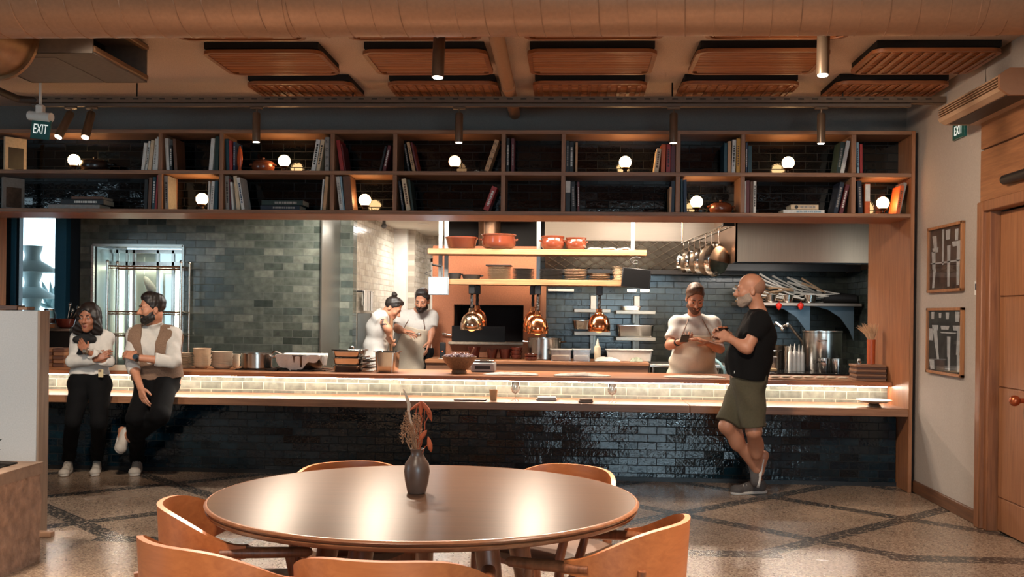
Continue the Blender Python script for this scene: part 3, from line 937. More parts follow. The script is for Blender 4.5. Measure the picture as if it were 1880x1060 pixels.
def ring_mesh(outer, inner, z0, z1):
    mb = MB()
    n = len(outer)
    vs = [(x, y, z0) for x, y in outer] + [(x, y, z0) for x, y in inner] + [(x, y, z1) for x, y in outer] + [(x, y, z1) for x, y in inner]
    fs = []
    for i in range(n):
        j = (i + 1) % n
        fs += [[i, j, n + j, n + i], [2 * n + i, 3 * n + i, 3 * n + j, 2 * n + j], [i, 2 * n + i, 2 * n + j, j], [n + i, n + j, 3 * n + j, 3 * n + i]]
    return mb.add(vs, fs)


def ceiling_panel(x0, x1, y0, y1, weave, lab, slats=13):
    w, h = x1 - x0, y1 - y0
    t = thing('slatted_ceiling_panel', lab, 'ceiling panel', ((x0 + x1) / 2, (y0 + y1) / 2, 3.2), 'slatted wooden panels under the ceiling')
    obj('frame', ring_mesh(rrect(w, h, 0.09), rrect(w - 0.06, h - 0.06, 0.06), 0, 0.024), SLATF, t, world=False)
    mb = MB()
    for k in range(slats):
        y = -h / 2 + 0.05 + (h - 0.1) * k / (slats - 1)
        ins = 0.03 if 0 < k < slats - 1 else 0.07
        mb.tube([(-w / 2 + ins, y, 0.018), (w / 2 - ins, y, 0.018)], 0.0135, 10)
    obj('slats', mb, SLAT, t, world=False)
    if weave:
        mb = MB()
        nn = int(w / 0.075)
        for k in range(nn):
            x = -w / 2 + 0.06 + (w - 0.12) * k / (nn - 1)
            mb.box((x - 0.014, -h / 2 + 0.03, -0.006), (x + 0.014, h / 2 - 0.03, 0.005), 0.003)
        obj('cross_slats', mb, SLATF, t, world=False)
    obj('backing', MB().box((-w / 2 + 0.02, -h / 2 + 0.02, 0.034), (w / 2 - 0.02, h / 2 - 0.02, 0.078)), BACKM, t, world=False)
    return t


cols = [(-2.56, -1.73), (-1.455, -0.6), (-0.33, 0.545), (0.805, 1.69), (1.96, 2.8)]
nm = ['above the books over the tiled wall', 'beside the ceiling pipe', 'between the pipe and the bright spot', 'behind the near spotlight by the door side', 'at the plaster wall']
for i, (a, b) in enumerate(cols):
    ceiling_panel(a, b, 7.03, 7.71, i == 4, f'slatted wooden ceiling panel of the middle row, {nm[i]}')
for i, (a, b) in enumerate(cols):
    ceiling_panel(a, b, 8.0, 8.66, True, f'woven slat ceiling panel of the far row over the cable tray, {nm[i]}')
for i, (a, b) in enumerate(cols[:4]):
    ceiling_panel(a, b, 6.02, 6.73, False, f'slatted ceiling panel mostly hidden above the spiral duct, {nm[i]}')

# drain pipe
t = thing('drain_pipe', 'pale round pipe running under the ceiling between two slatted panels', 'pipe', (-0.53, 7.5, 3.2))
PIPE = M('pipe_paint', (170, 128, 96), 0.55, noise=0.06)
obj('pipe', MB().tube([(-0.49, 5.6, 3.195), (-0.535, 9.27, 3.212)], 0.05, 24), PIPE, t)
obj('coupling', MB().tube([(-0.519, 8.05, 3.2065), (-0.5215, 8.16, 3.207)], 0.056, 24), PIPE, t)

# cable tray with the track-light rail
tray = thing('cable_tray', 'long perforated cable tray hung under the ceiling in front of the book shelf', 'cable tray', (-0.8, 8.33, 3.11))
TRAYM = M('tray_metal', (112, 92, 76), 0.5, 0.4, noise=0.1)
mb = MB().box((-4.42, 8.29, 3.115), (2.855, 8.293, 3.165), 0).box((-4.42, 8.29, 3.115), (2.855, 8.37, 3.118)).box((-4.42, 8.367, 3.115), (2.855, 8.37, 3.165))
for k in range(66):
    x = -4.32 + k * 0.108
    mb.box((x, 8.2885, 3.14), (x + 0.045, 8.2905, 3.15), 0, 1)
obj('tray_channel', mb, [TRAYM, M('slot_shadow_black', (8, 8, 8), 0.9)], tray)
obj('track_rail', MB().box((-4.42, 8.31, 3.088), (2.6, 8.35, 3.115), 0.003), M('rail_grey', (104, 88, 76), 0.5, 0.3), tray)
for x in (-3.55, -1.78, 0.76, 2.08):
    obj('hanger_rod', MB().cone((x, 8.33, 3.115), (x, 8.33, 3.28), 0.006, n=8), BLACK_METAL, tray)
t = thing('conduit_bend', 'dark bent conduit joining the cable tray above the exit sign', 'conduit', (-4.5, 8.0, 3.1))
obj('conduit', MB().tube([(-4.35, 8.33, 3.135), (-4.5, 8.25, 3.135), (-4.52, 7.9, 3.15), (-4.45, 7.2, 3.2), (-4.35, 6.6, 3.24)], 0.03, 12), M('dark_conduit', (58, 50, 46), 0.6), t)

# track spotlights
SPOTB = M('spot_body_bronze', (120, 100, 82), 0.35, 0.6)
LENS = glow('spot_lens', (255, 240, 220), 14.0)


def spot(p_top, d, length, r, lab, power=8):
    d = Vector(d).normalized()
    p0 = Vector(p_top)
    t = thing('track_spotlight', lab, 'spotlight', p0, 'track spotlights')
    obj('adapter', MB().box(p0 + Vector((-0.05, -0.014, 0)), p0 + Vector((0.05, 0.014, 0.018)), 0.003).cone(p0, p0 + Vector((0, 0, -0.03)), 0.008, n=10), SPOTB, t)
    a = p0 + Vector((0, 0, -0.03))
    e = a + d * length
    obj('lamp_body', MB().tube([a, a + d * 0.01, e, e], [r * 0.8, r, r, r * 0.86], 28, cap=True), SPOTB, t)
    obj('lens', MB().tube([e + d * 0.0005, e + d * 0.003], r * 0.8, 24), LENS, t)
    lamp('SPOT', 'track_beam', e + d * 0.012, power, NEUT, 0.02, to=e + d, angle=50, blend=0.8)


lab = ['single straight spotlight over the lamp beside the clay pot', 'straight spotlight hanging before the bay with the dimmer globe', 'straight spotlight hanging before the red books', 'straight spotlight over the glinting tiles, nearest the plaster wall']
for x, l in zip((471, 843, 1237, 1508), lab):
    p = at(x, 205, 8.33)
    spot((p.x, 8.33, 3.07), (0, 0, -1), 0.235, 0.032, l)
a, b = at(130, 212, 8.33), at(104, 262, 8.2)
spot((a.x, 8.33, 3.07), b - a, 0.25, 0.034, 'tilted spotlight with a lit lens right beside the exit sign', 45)
a, b = at(168, 212, 8.33), at(155, 262, 8.2)
spot((a.x, 8.33, 3.07), b - a, 0.25, 0.034, 'tilted spotlight, second from the exit sign', 45)
for x, y, dx, l in ((806, 146, -0.02, 'big near spotlight with a bright lens below the spiral duct'), (1511, 142, -0.03, 'big near spotlight below the duct, in front of the last slatted panels')):
    p = at(x, y, 6.3)
    spot((p.x + 0.0, 6.3, p.z + 0.3), (dx, -0.1, -1), 0.265, 0.037, l, 40)

# exit sign hanging from the tray
SGREEN = M('exit_sign_green', (22, 84, 78), 0.4)
e0, e1 = at(55, 225, 7.9), at(94, 225, 7.9)
cx = (e0 + e1) / 2
t = thing('exit_sign', 'white and green exit sign hanging beside the tilted spotlights', 'exit sign', (cx.x, 7.9, cx.z))
RE = Matrix.Rotation(radians(-12), 3, 'Z') @ Matrix.Rotation(radians(7), 3, 'Y')
up = at(74, 214, 7.9)
obj('housing', MB().tube([up + RE @ Vector((-0.1, 0, 0)), up + RE @ Vector((0.1, 0, 0))], 0.036, 20).box(up + Vector((-0.03, -0.03, 0.02)), up + Vector((0.03, 0.03, 0.09)), 0.01), WHITE, t)
obj('hanger', MB().cone(up + Vector((0, 0, 0.08)), (up.x, up.y, ZC), 0.012, n=10), WHITE, t)
pc = at(75, 238, 7.9)
mb = MB().box(pc + Vector((-0.088, -0.006, -0.075)), pc + Vector((0.088, 0.006, 0.075)), 0.003, rot=RE)
obj('sign_plate', mb, SGREEN, t)
rot = RE @ Matrix(((1, 0, 0), (0, 0, -1), (0, 1, 0)))
text('lettering', 'EXIT', pc + RE @ Vector((0, -0.0075, 0)), 0.105, glow('exit_letters', (226, 232, 224), 0.35), rot, t, sx=0.62)

# air conditioner over the door
t = thing('wall_air_conditioner', 'beige ribbed air conditioner mounted high on the wall over the door', 'air conditioner', (2.7, 7.2, 2.95))
ACM = M('air_conditioner_plastic', (168, 134, 106), 0.5, noise=0.04)
xs = 2.56
f0, f1 = atx(1722, 196, xs), atx(1733, 230, xs + 0.04)
yA, yB = atx(1722, 200, xs).y, atx(1838, 158, xs).y
zt_, zb_ = f0.z, f1.z
prof = [(XR - 0.002, zb_ + 0.0), (xs + 0.05, zb_), (xs + 0.012, zb_ + 0.02)]
nr = 5
for k in range(nr):
    za = zb_ + 0.035 + (zt_ - zb_ - 0.05) * k / nr
    zc = zb_ + 0.035 + (zt_ - zb_ - 0.05) * (k + 1) / nr
    prof += [(xs, za + 0.004), (xs, zc - 0.008), (xs + 0.026, zc - 0.006), (xs + 0.026, zc)]
prof += [(xs + 0.02, zt_ - 0.006), (xs + 0.06, zt_ + 0.01), (XR - 0.002, zt_ + 0.01)]
obj('casing', MB().prism([(x, yB + 0.03, z) for x, z in prof], (0, yA - yB - 0.03, 0)), ACM, t, ang=25)
obj('end_cap', MB().prism([(XR - 0.002, yB, zb_ - 0.012), (xs + 0.05, yB, zb_ - 0.012), (xs - 0.008, yB, zb_ + 0.03), (xs - 0.008, yB, zt_ - 0.02), (xs + 0.05, yB, zt_ + 0.02), (XR - 0.002, yB, zt_ + 0.02)], (0, 0.03, 0)),
    M('air_conditioner_cap', (150, 104, 74), 0.55), t)
obj('air_outlet', MB().box((xs + 0.06, yB + 0.06, zb_ - 0.004), (XR - 0.1, yA - 0.06, zb_ + 0.002)), M('outlet_dark', (52, 38, 30), 0.6), t)

# second exit sign, fixed to the wall behind the air conditioner
y0, y1 = atx(1751, 240, 2.85).y, atx(1773, 236, 2.85).y
zc = atx(1761, 240, 2.85).z
t = thing('exit_sign', 'small green exit sign fixed on the plaster wall under the air conditioner', 'exit sign', (2.85, (y0 + y1) / 2, zc))
obj('sign_plate', MB().box((2.84, y1, zc - 0.06), (2.859, y0, zc + 0.07), 0.003), SGREEN, t)
text('lettering', 'EXIT', (2.8385, (y0 + y1) / 2, zc), 0.1, glow('exit_letters', (226, 232, 224), 0.35), Matrix(((0, 0, -1), (-1, 0, 0), (0, 1, 0))), t, sx=0.8)

# door closer, thermostat, pictures
cl = atx(1840, 331, 2.79)
t = thing('door_closer', 'dark door closer bar fixed to the oak panel over the door', 'door closer', (2.8, cl.y - 0.2, cl.z))
obj('closer_body', MB().tube([(2.80, cl.y, cl.z), (2.80, cl.y - 0.012, cl.z), (2.80, cl.y - 0.5, cl.z)], [0.02, 0.032, 0.032], 18), BLACK, t)
obj('bracket', MB().box((2.80, cl.y - 0.3, cl.z - 0.02), (2.8305, cl.y - 0.2, cl.z + 0.02), 0.003), BLACK, t)
a, b = atx(1795.5, 516, 2.86), atx(1803, 543, 2.86)
t = thing('thermostat', 'small white thermostat on the plaster wall beside the door frame', 'thermostat', (2.85, (a.y + b.y) / 2, (a.z + b.z) / 2))
obj('case', MB().box((2.835, b.y + 0.012, b.z), (2.8595, a.y, a.z), 0.004), WHITE, t)
obj('screen', MB().box((2.834, b.y + 0.024, b.z + 0.04), (2.836, a.y - 0.012, a.z - 0.02)), M('screen_dark_grey', (70, 70, 80), 0.3), t)


def picture(pa, pb, pc_, pd, lab, seed, strokes):
    q = [atx(*p, 2.85) for p in (pa, pb, pc_, pd)]
    y1, y0 = (q[0].y + q[2].y) / 2, (q[1].y + q[3].y) / 2
    z1, z0 = (q[0].z + q[1].z) / 2, (q[2].z + q[3].z) / 2
    t = thing('framed_picture', lab, 'picture', (2.85, (y0 + y1) / 2, (z0 + z1) / 2), 'framed pictures on the plaster wall')
    fw = 0.022
    mb = MB().box((2.83, y0, z0), (2.859, y0 + fw, z1), 0.002).box((2.83, y1 - fw, z0), (2.859, y1, z1), 0.002).box((2.83, y0, z0), (2.859, y1, z0 + fw), 0.002).box((2.83, y0, z1 - fw), (2.859, y1, z1), 0.002)
    obj('frame', mb, wood('picture_frame_oak', (132, 84, 50), (168, 114, 72), 'z', 0.45), t)
    obj('print', MB().box((2.848, y0 + fw, z0 + fw), (2.858, y1 - fw, z1 - fw)), M('print_ground_%d' % seed, (92, 66, 50) if seed == 1 else (58, 54, 50), 0.8, noise=0.5, nscale=9), t)
    mb = MB()
    W, H = y1 - y0 - 2 * fw, z1 - z0 - 2 * fw
    for u, v0, v1, wd, du in strokes:      # u measured from the far edge
        yA = y1 - fw - u * W
        yB_ = y1 - fw - (u + du) * W
        zA, zB = z1 - fw - v0 * H, z1 - fw - v1 * H
        mb.prism([(2.8472, yA - wd * W / 2, zA), (2.8472, yA + wd * W / 2, zA), (2.8472, yB_ + wd * W * 0.4, zB), (2.8472, yB_ - wd * W * 0.4, zB)], (0.001, 0, 0))
    obj('painted_strokes', mb, M('stroke_pale', (214, 210, 202), 0.8, noise=0.15), t)
    obj('glazing', MB().box((2.84, y0 + fw, z0 + fw), (2.8405, y1 - fw, z1 - fw)), glass('picture_glass', 0.03, (0.97, 0.98, 1, 1), 0.95, 0.3), t)


picture((1706, 420), (1769.5, 405.5), (1706, 537.5), (1769.5, 535), 'framed abstract print of pale upright strokes, hung above the other frame', 1,
        [(.14, .1, .3, .13, .04), (.18, .3, .38, .2, 0), (.12, .36, .66, .12, .02), (.16, .66, .97, .08, -.04), (.42, .02, .6, .06, 0), (.57, .04, .2, .14, 0), (.6, .3, .62, .1, 0), (.6, .62, .96, .08, 0), (.83, .06, .24, .1, 0), (.84, .25, .33, .3, 0), (.9, .33, .6, .11, -.02), (.88, .6, .95, .09, 0), (.5, .55, .575, .98, 0)])
picture((1704, 567), (1769, 563.5), (1704, 686), (1769, 692), 'framed abstract print with pale figures on dark, hung below the other frame', 2,
        [(.12, .02, .14, .1, 0), (.35, .04, .12, .08, 0), (.57, .03, .14, .1, 0), (.86, .02, .18, .12, 0), (.2, .24, .33, .2, 0), (.2, .33, .62, .12, .06), (.26, .62, .8, .08, .04), (.5, .25, .31, .26, 0), (.62, .42, .75, .1, 0), (.63, .75, .97, .07, 0), (.86, .24, .32, .26, 0), (.92, .32, .7, .11, -.04), (.9, .7, .97, .08, 0), (.05, .3, .5, .2, .0), (.1, .82, .98, .16, .03), (.6, .35, .37, .5, 0)])

# ---------------------------------------------------------------- kitchen: fixed fittings
def ext(x0, x1, yt, yb, Y):
    """size of a thing seen between these pixels at depth Y: centre x, half width, lower z, upper z"""
    xm, ym = (x0 + x1) / 2, (yt + yb) / 2
    a, b = at(x0, ym, Y), at(x1, ym, Y)
    return (a.x + b.x) / 2, (b.x - a.x) / 2, at(xm, yb, Y).z, at(xm, yt, Y).z


ZK = 0.8855                     # top of the serving counter
ZL = 0.6925                     # top of the ledge
STEEL_S = M('smooth_steel', (206, 202, 196), 0.14, 1.0, noise=0.03)
STEEL_D = M('worn_dark_steel', (92, 84, 76), 0.32, 0.9, noise=0.15)
PALE_STEEL = M('pale_steel_sheet', (190, 184, 172), 0.35, 0.5)

# glass fronted cold niche in the green wall
t = thing('cold_display_niche', 'tall steel lined display niche with glass front let into the green tiled wall', 'display niche', (-4.6, 11.3, 0))
nb = MB().box((nx0 + 0.004, 11.70, 0.001), (nx1 - 0.004, 11.74, nz - 0.02)).box((nx0 + 0.002, 10.95, 0.001), (nx0 + 0.02, 11.7, nz - 0.02)).box((nx1 - 0.02, 10.95, 0.001), (nx1 - 0.002, 11.7, nz - 0.02))
obj('steel_lining', nb, steel('lining_steel', (176, 184, 180), 0.3, 'z'), t)
mb = MB()
for p in (200, 213, 231, 244, 288, 316):
    x = at(p, 560, 11.35).x
    mb.box((x - 0.016, 11.36, 0.001), (x + 0.016, 11.40, nz - 0.02), 0.003)
mb.box((nx0 + 0.02, 11.36, 1.93), (nx1 - 0.02, 11.40, 1.97)).box((nx0 + 0.02, 11.36, nz - 0.06), (nx1 - 0.02, 11.40, nz - 0.02))
obj('glass_door_frame', mb, STEEL_V, t)
obj('glass_panes', MB().box((nx0 + 0.02, 11.375, 0.01), (nx1 - 0.02, 11.379, nz - 0.03)), glass('niche_glass', 0.05, (0.9, 0.96, 0.95, 1), 0.85), t)
x = at(236, 560, 11.6).x
obj('light_tube', MB().box((x - 0.012, 11.66, 0.9), (x + 0.012, 11.69, 1.88)), glow('niche_tube', (255, 240, 214), 9.0), t)
x = at(318, 560, 11.6).x
obj('light_tube', MB().box((x - 0.01, 11.66, 0.9), (x + 0.01, 11.69, 1.9)), glow('niche_tube', (255, 240, 214), 9.0), t)
obj('light_tube', MB().box((at(206, 500, 11.6).x, 11.45, 1.895), (at(330, 500, 11.6).x, 11.49, 1.915)), glow('niche_tube', (255, 240, 214), 9.0), t)
p = at(275, 505, 11.52)
t = thing('hanging_bundle', 'pale elongated bundle hanging at a slant inside the lit niche', 'bundle', p)
R = Matrix.Rotation(radians(-28), 3, 'Y')
obj('bundle', MB().lathe([(0.012, 0.0), (0.03, -0.03), (0.05, -0.12), (0.055, -0.2), (0.04, -0.3), (0.015, -0.36), (0, -0.37)], p + Vector((-0.06, 0, -0.02)), 20, R=Matrix.Rotation(radians(-30), 3, 'Y')), M('pale_muslin', (196, 196, 186), 0.8, noise=0.15), t)
obj('string', MB().tube([p + Vector((-0.06, 0, 0.0)), p + Vector((-0.06, 0, 0.2))], 0.004, 6), WHITE, t)

# wire rack trolley before the niche
CHROME = M('chrome_wire', (214, 208, 196), 0.2, 1.0)
c0, c1 = at(196, 600, 10.62), at(331, 600, 10.62)
zr = at(264, 486, 10.62).z
t = thing('wire_rack_trolley', 'chrome wire rack trolley standing in front of the lit display niche', 'rack', ((c0.x + c1.x) / 2, 10.75, 0))
for x in (c0.x, c1.x):
    for y in (10.62, 10.86):
        obj('post', MB().cone((x, y, 0.0), (x, y, zr + 0.03), 0.013, n=12).ball((x, y, zr + 0.03), 0.018, 10), CHROME, t)
for py in (489, 573, 614):
    z = at(264, py, 10.62).z
    mb = MB()
    for y in (10.62, 10.86):
        mb.cone((c0.x, y, z), (c1.x, y, z), 0.007, n=8).cone((c0.x, y, z - 0.025), (c1.x, y, z - 0.025), 0.005, n=8)
    for x in (c0.x, c1.x):
        mb.cone((x, 10.62, z), (x, 10.86, z), 0.007, n=8)
    for k in range(26):
        x = c0.x + (c1.x - c0.x) * (k + 0.5) / 26
        mb.cone((x, 10.62, z + 0.006), (x, 10.86, z + 0.006), 0.003, n=6)
    for k in range(17):
        x = c0.x + (c1.x - c0.x) * k / 17
        dx = (c1.x - c0.x) / 34
        mb.tube([(x, 10.62, z), (x + dx, 10.62, z - 0.025), (x + 2 * dx, 10.62, z)], 0.003, 5)
    obj('wire_shelf', mb, CHROME, t)

# worktop, jar, bowl and boxes under the blue window
a, b = at(76, 606, 10.75), Vector((-5.25, 10.75, 0))
t = thing('steel_worktop', 'short steel worktop below the blue framed window', 'worktop', ((a.x + b.x) / 2, 10.9, 0))
zw = at(110, 603, 10.75).z
obj('top', MB().box((a.x - 0.6, 10.7, zw - 0.03), (b.x, 11.15, zw), 0.004), STEEL, t)
obj('cabinet', MB().box((a.x - 0.6, 10.74, 0.0), (b.x - 0.02, 11.12, zw - 0.03)), M('cabinet_black', (26, 26, 27), 0.4), t)
cx, r, z0, z1 = ext(80, 102, 571, 596, 10.85)
t = thing('glass_jar', 'lidded glass jar of dark preserve on the wooden box under the window', 'jar', (cx, 10.85, zw + 0.045))
zj = zw + 0.0455
obj('jar_glass', MB().lathe([(r * 0.92, 0), (r, 0.01), (r, 0.11), (r * 0.8, 0.13), (r * 0.8, 0.14)], (cx, 10.85, zj), 24), glass('jar_glass', 0.03), t)
obj('contents', MB().lathe([(r * 0.9, 0.004), (r * 0.93, 0.06), (0, 0.065)], (cx, 10.85, zj), 20), M('preserve_dark', (70, 36, 26), 0.4), t)
obj('lid', MB().lathe([(r * 0.84, 0.14), (r * 0.86, 0.16), (0, 0.165)], (cx, 10.85, zj), 20), STEEL_S, t)
t = tag(obj('wooden_box', MB().box((cx - 0.07, 10.78, zw + 0.001), (cx + 0.09, 10.95, zw + 0.045), 0.004), WOOD_X, None, loc=(cx, 10.85, zw)), 'flat wooden box under the glass jar on the steel worktop', 'box')
cx, r, z0, z1 = ext(103, 138, 582, 601, 10.82)
t = thing('brown_bowl', 'brown bowl holding metal tools beside the glass jar', 'bowl', (cx, 10.82, zw))
obj('bowl_body', MB().lathe([(r * 0.55, 0.001), (r * 0.8, 0.02), (r, 0.1), (r * 0.95, 0.1), (r * 0.75, 0.025), (0, 0.015)], (cx, 10.82, zw + 0.001), 28), REDCLAY, t)
for k, (dx, tilt) in enumerate(((0.05, 0.4), (0.09, 0.8), (0.03, 0.2))):
    q = Vector((cx + dx * 0.5, 10.82, zw + 0.05))
    o = obj('metal_tool', MB().tube([q, q + Vector((dx, 0, 0.13 + 0.03 * k))], [0.006, 0.009], 8).ball(q + Vector((dx, 0, 0.14 + 0.03 * k)), 0.016, 10, sz=1.4), STEEL_S, None)
    o.location = (0, 0, 0)
    tag(o, 'metal tool handle standing in the brown bowl', 'utensil', 'metal tools in the brown bowl')
BOXW = wood('stained_box_wood', (70, 40, 26), (122, 78, 50), 'x', 0.5)
for col_, (p0, p1) in enumerate(((76, 96), (97, 118))):
    for k in range(5):
        zb = ZK + 0.0005 + k * 0.036
        a, b = at(p0, 650, 9.75), at(p1, 650, 9.75)
        m = BOXW if (k + col_) % 2 else wood('light_box_wood', (112, 72, 46), (160, 112, 74), 'x', 0.5)
        o = obj('wooden_menu_box', MB().box((a.x + 0.004 * (k % 2), 9.75, zb), (b.x - 0.002, 9.99, zb + 0.035), 0.003), m, None, loc=((a.x + b.x) / 2, 9.87, zb))
        tag(o, f'small wooden box, {ORD[4 - k]} from the top of the {"window side" if col_ == 0 else "woman side"} stack on the counter', 'box', 'stacked wooden boxes at the end of the counter')

# what stands outside the blue window
t = thing('tiered_lantern', 'white tiered garden lantern seen through the blue framed window', 'lantern', at(62, 600, 12.4))
c = at(58, 600, 12.4)
mb = MB()
for k in range(4):
    z = c.z - 0.3 + k * 0.32
    mb.lathe([(0.3, z - c.z), (0.27, z - c.z + 0.04), (0.1, z - c.z + 0.14), (0.085, z - c.z + 0.2), (0.12, z - c.z + 0.32)], c, 28)
obj('lantern_tiers', mb, M('white_outdoor_plaster', (196, 210, 210), 0.7), t)
t = thing('agave_plant', 'pale blue-green agave outside the blue framed window', 'plant', at(100, 600, 12.9))
c = at(98, 570, 12.9)
mb = MB()
for k in range(16):
    a_, e = k * 2.4, 0.25 + 0.9 * ((k * 7) % 16) / 16
    dv = Vector((cos(a_) * cos(e), sin(a_) * cos(e) * 0.6, sin(e)))
    mb.tube([c, c + dv * 0.12, c + dv * 0.3, c + dv * 0.42], [0.02, 0.045, 0.04, 0.006], 8, flat=0.45)
obj('agave_leaves', mb, M('agave_pale_green', (150, 178, 180), 0.6, noise=0.15), t)
obj('stem', MB().tube([(c.x, c.y, 0), c], [0.08, 0.05], 10), M('agave_stem', (96, 110, 104), 0.8), t)
struct('trim_9', MB().box((-8, 12.0, -0.1), (-5.4, 16, -0.02)).box((-7.9, 15.8, 0), (-5.4, 15.9, 1.3)), M('outdoor_paving', (120, 140, 146), 0.9))

# corridor: towels, steel cabinet, downlights
XW = -2.485
a, b = atx(665, 540, XW + 0.05), atx(683, 540, XW + 0.05)
t = thing('towel_rail', 'thin black and steel towel rail on the pale tiled corridor wall', 'rail', (XW, (a.y + b.y) / 2, a.z))
obj('rail_bar', MB().tube([(XW, a.y - 0.06, a.z + 0.03), (XW + 0.06, a.y - 0.06, a.z + 0.03), (XW + 0.06, b.y + 0.06, a.z + 0.03), (XW, b.y + 0.06, a.z + 0.03)], 0.009, 8), BLACK_METAL, t)
zb = atx(672, 571, XW + 0.05).z
for k in range(3):
    y0_ = a.y + (b.y - a.y) * (k + 0.08) / 3
    y1_ = a.y + (b.y - a.y) * (k + 0.92) / 3
    o = obj('towel', MB().grid(lambda u, v: (XW + 0.072 + 0.008 * sin(v * 9 + k), y0_ + (y1_ - y0_) * v, a.z + 0.042 + (zb - a.z - 0.04) * u), 14, 8, thick=0.006)
            .grid(lambda u, v: (XW + 0.052 - 0.003 * u, y0_ + (y1_ - y0_) * v, a.z + 0.042 + (zb + 0.06 - a.z - 0.04) * u), 8, 4, thick=0.005)
            .box((XW + 0.05, y0_, a.z + 0.038), (XW + 0.075, y1_, a.z + 0.044)), LINEN, None, loc=(XW + 0.06, y0_, a.z))
    tag(o, f'white towel on the corridor rail, {ORD[k]} from the green pillar', 'towel', 'white towels on the rail')
a, b = atx(652, 573, XW + 0.3), atx(690, 577, XW + 0.3)
t = thing('steel_cabinet', 'grey steel cabinet along the pale tiled corridor wall, below the towels', 'cabinet', (XW + 0.15, (a.y + b.y) / 2, 0))
obj('cabinet_body', MB().box((XW + 0.002, 12.0, 0), (XW + 0.16, 12.35, atx(670, 575, XW + 0.16).z), 0.006), steel('cabinet_steel', (150, 146, 138), 0.36, 'z'), t)
for i, (px_, py_, n) in enumerate(((777, 411, 'nearest the hanging shelf'), (801, 426, 'farther along the corridor'))):
    q = atz(px_, py_, 2.6)
    t = thing('downlight', f'round recessed downlight in the white corridor ceiling, {n}', 'downlight', (q.x, q.y, 2.6), 'corridor downlights')
    obj('trim_ring', MB().lathe([(0.055, -0.004), (0.075, -0.004), (0.075, -0.0005), (0.055, -0.0005)], (q.x, q.y, 2.6), 24), WHITE, t)
    obj('lens', MB().lathe([(0.055, -0.003), (0, -0.003)], (q.x, q.y, 2.6), 24), glow('downlight_lens', (255, 244, 226), 12.0), t)
q = at(705, 415, 13.0)
t = thing('ceiling_camera', 'small grey fitting hanging from the white corridor ceiling', 'fitting', (q.x, 13.0, 2.6))
obj('stem', MB().cone((q.x, 13.0, 2.6), (q.x, 13.0, q.z), 0.02, n=12), M('grey_fitting', (96, 96, 96), 0.5), t)
obj('head', MB().ball((q.x, 13.0, q.z), 0.035, 14), M('grey_fitting', (96, 96, 96), 0.5), t)

# the oven block
OY = 12.6
oa, ob = at(793, 600, OY).x, at(986, 600, OY).x
ma, mb_ = at(833, 595, OY).x, at(961, 595, OY).x
mz0, mz1 = at(895, 630, OY).z, at(895, 560, OY).z
oz = at(890, 452, OY).z
TERRAW = M('terracotta_plaster', (184, 118, 84), 0.75, noise=0.1, nscale=60, bmp=0.15)
t = thing('wood_fired_oven', 'terracotta plastered oven block with a wide dark mouth behind the heat lamps', 'oven', ((oa + ob) / 2, 12.9, 0))
ov = MB().box((oa, OY, 0), (ma, 13.29, oz)).box((mb_, OY, 0), (ob, 13.29, oz)).box((ma, OY, 0), (mb_, 13.29, mz0)).box((ma, OY, mz1), (mb_, 13.29, oz))
obj('oven_block', ov, TERRAW, t)
SOOT = M('oven_soot', (16, 13, 12), 0.85)
obj('oven_chamber', MB().box((ma, 13.25, mz0), (mb_, 13.28, mz1)).box((ma - 0.001, OY + 0.1, mz0), (ma + 0.02, 13.25, mz1)).box((mb_ - 0.02, OY + 0.28, mz0), (mb_ + 0.001, 13.25, mz1)).box((ma, OY + 0.02, mz1 - 0.01), (mb_, 13.25, mz1 + 0.001)), SOOT, t)
obj('embers', MB().ball((mb_ - 0.35, 13.0, mz0 + 0.03), 0.05, 10, sz=0.4), glow('ember_glow', (220, 60, 30), 1.2), t)
obj('mouth_sill', MB().box((ma - 0.05, OY - 0.12, mz0 - 0.02), (mb_ + 0.0, OY + 0.35, mz0 + 0.012), 0.006), M('stone_sill', (176, 160, 140), 0.5, noise=0.2), t)
x0_, x1_ = at(827, 614, 12.45).x, at(926, 614, 12.45).x
obj('shield_plate', MB().box((x0_, OY - 0.02, mz0 + 0.014), (x1_, OY - 0.005, at(870, 599, 12.5).z), 0.003), M('black_iron', (20, 19, 19), 0.5, 0.5), t)
obj('handle', MB().tube([at(814, 613, 12.55), at(828, 615, 12.55)], 0.012, 10).ball(at(814, 613, 12.55), 0.02, 10), STEEL_S, t)
t = thing('flue_chimney', 'brownish ribbed flue pipe rising over the oven behind the big clay pot', 'chimney', ((at(898, 430, 12.9).x), 12.95, oz))
cx, r, z0, z1 = ext(878, 919, 405, 455, 12.95)
obj('flue', MB().tube([(cx, 12.95, oz), (cx, 12.95, 2.78)], r, 32), M('flue_metal', (120, 92, 72), 0.35, 0.7, noise=0.15), t)
obj('seams', MB().tube([(cx - r * 0.4, 12.95 - r * 0.93, oz), (cx - r * 0.4, 12.95 - r * 0.93, 2.78)], 0.008, 6), M('flue_metal', (120, 92, 72), 0.35, 0.7), t)
struct('trim_10', MB().box((oa + 0.12, 13.2, oz), (ob + 0.08, 13.29, 2.78)), M('black_panel', (16, 15, 15), 0.7))
t = tag(obj('oak_post', MB().box((ob + 0.03, 12.7, 0), (ob + 0.1, 12.85, at(993, 520, 12.7).z), 0.004), WOOD_Z, None, loc=(ob + 0.06, 12.8, 0)), 'narrow oak post standing beside the oven block', 'post')

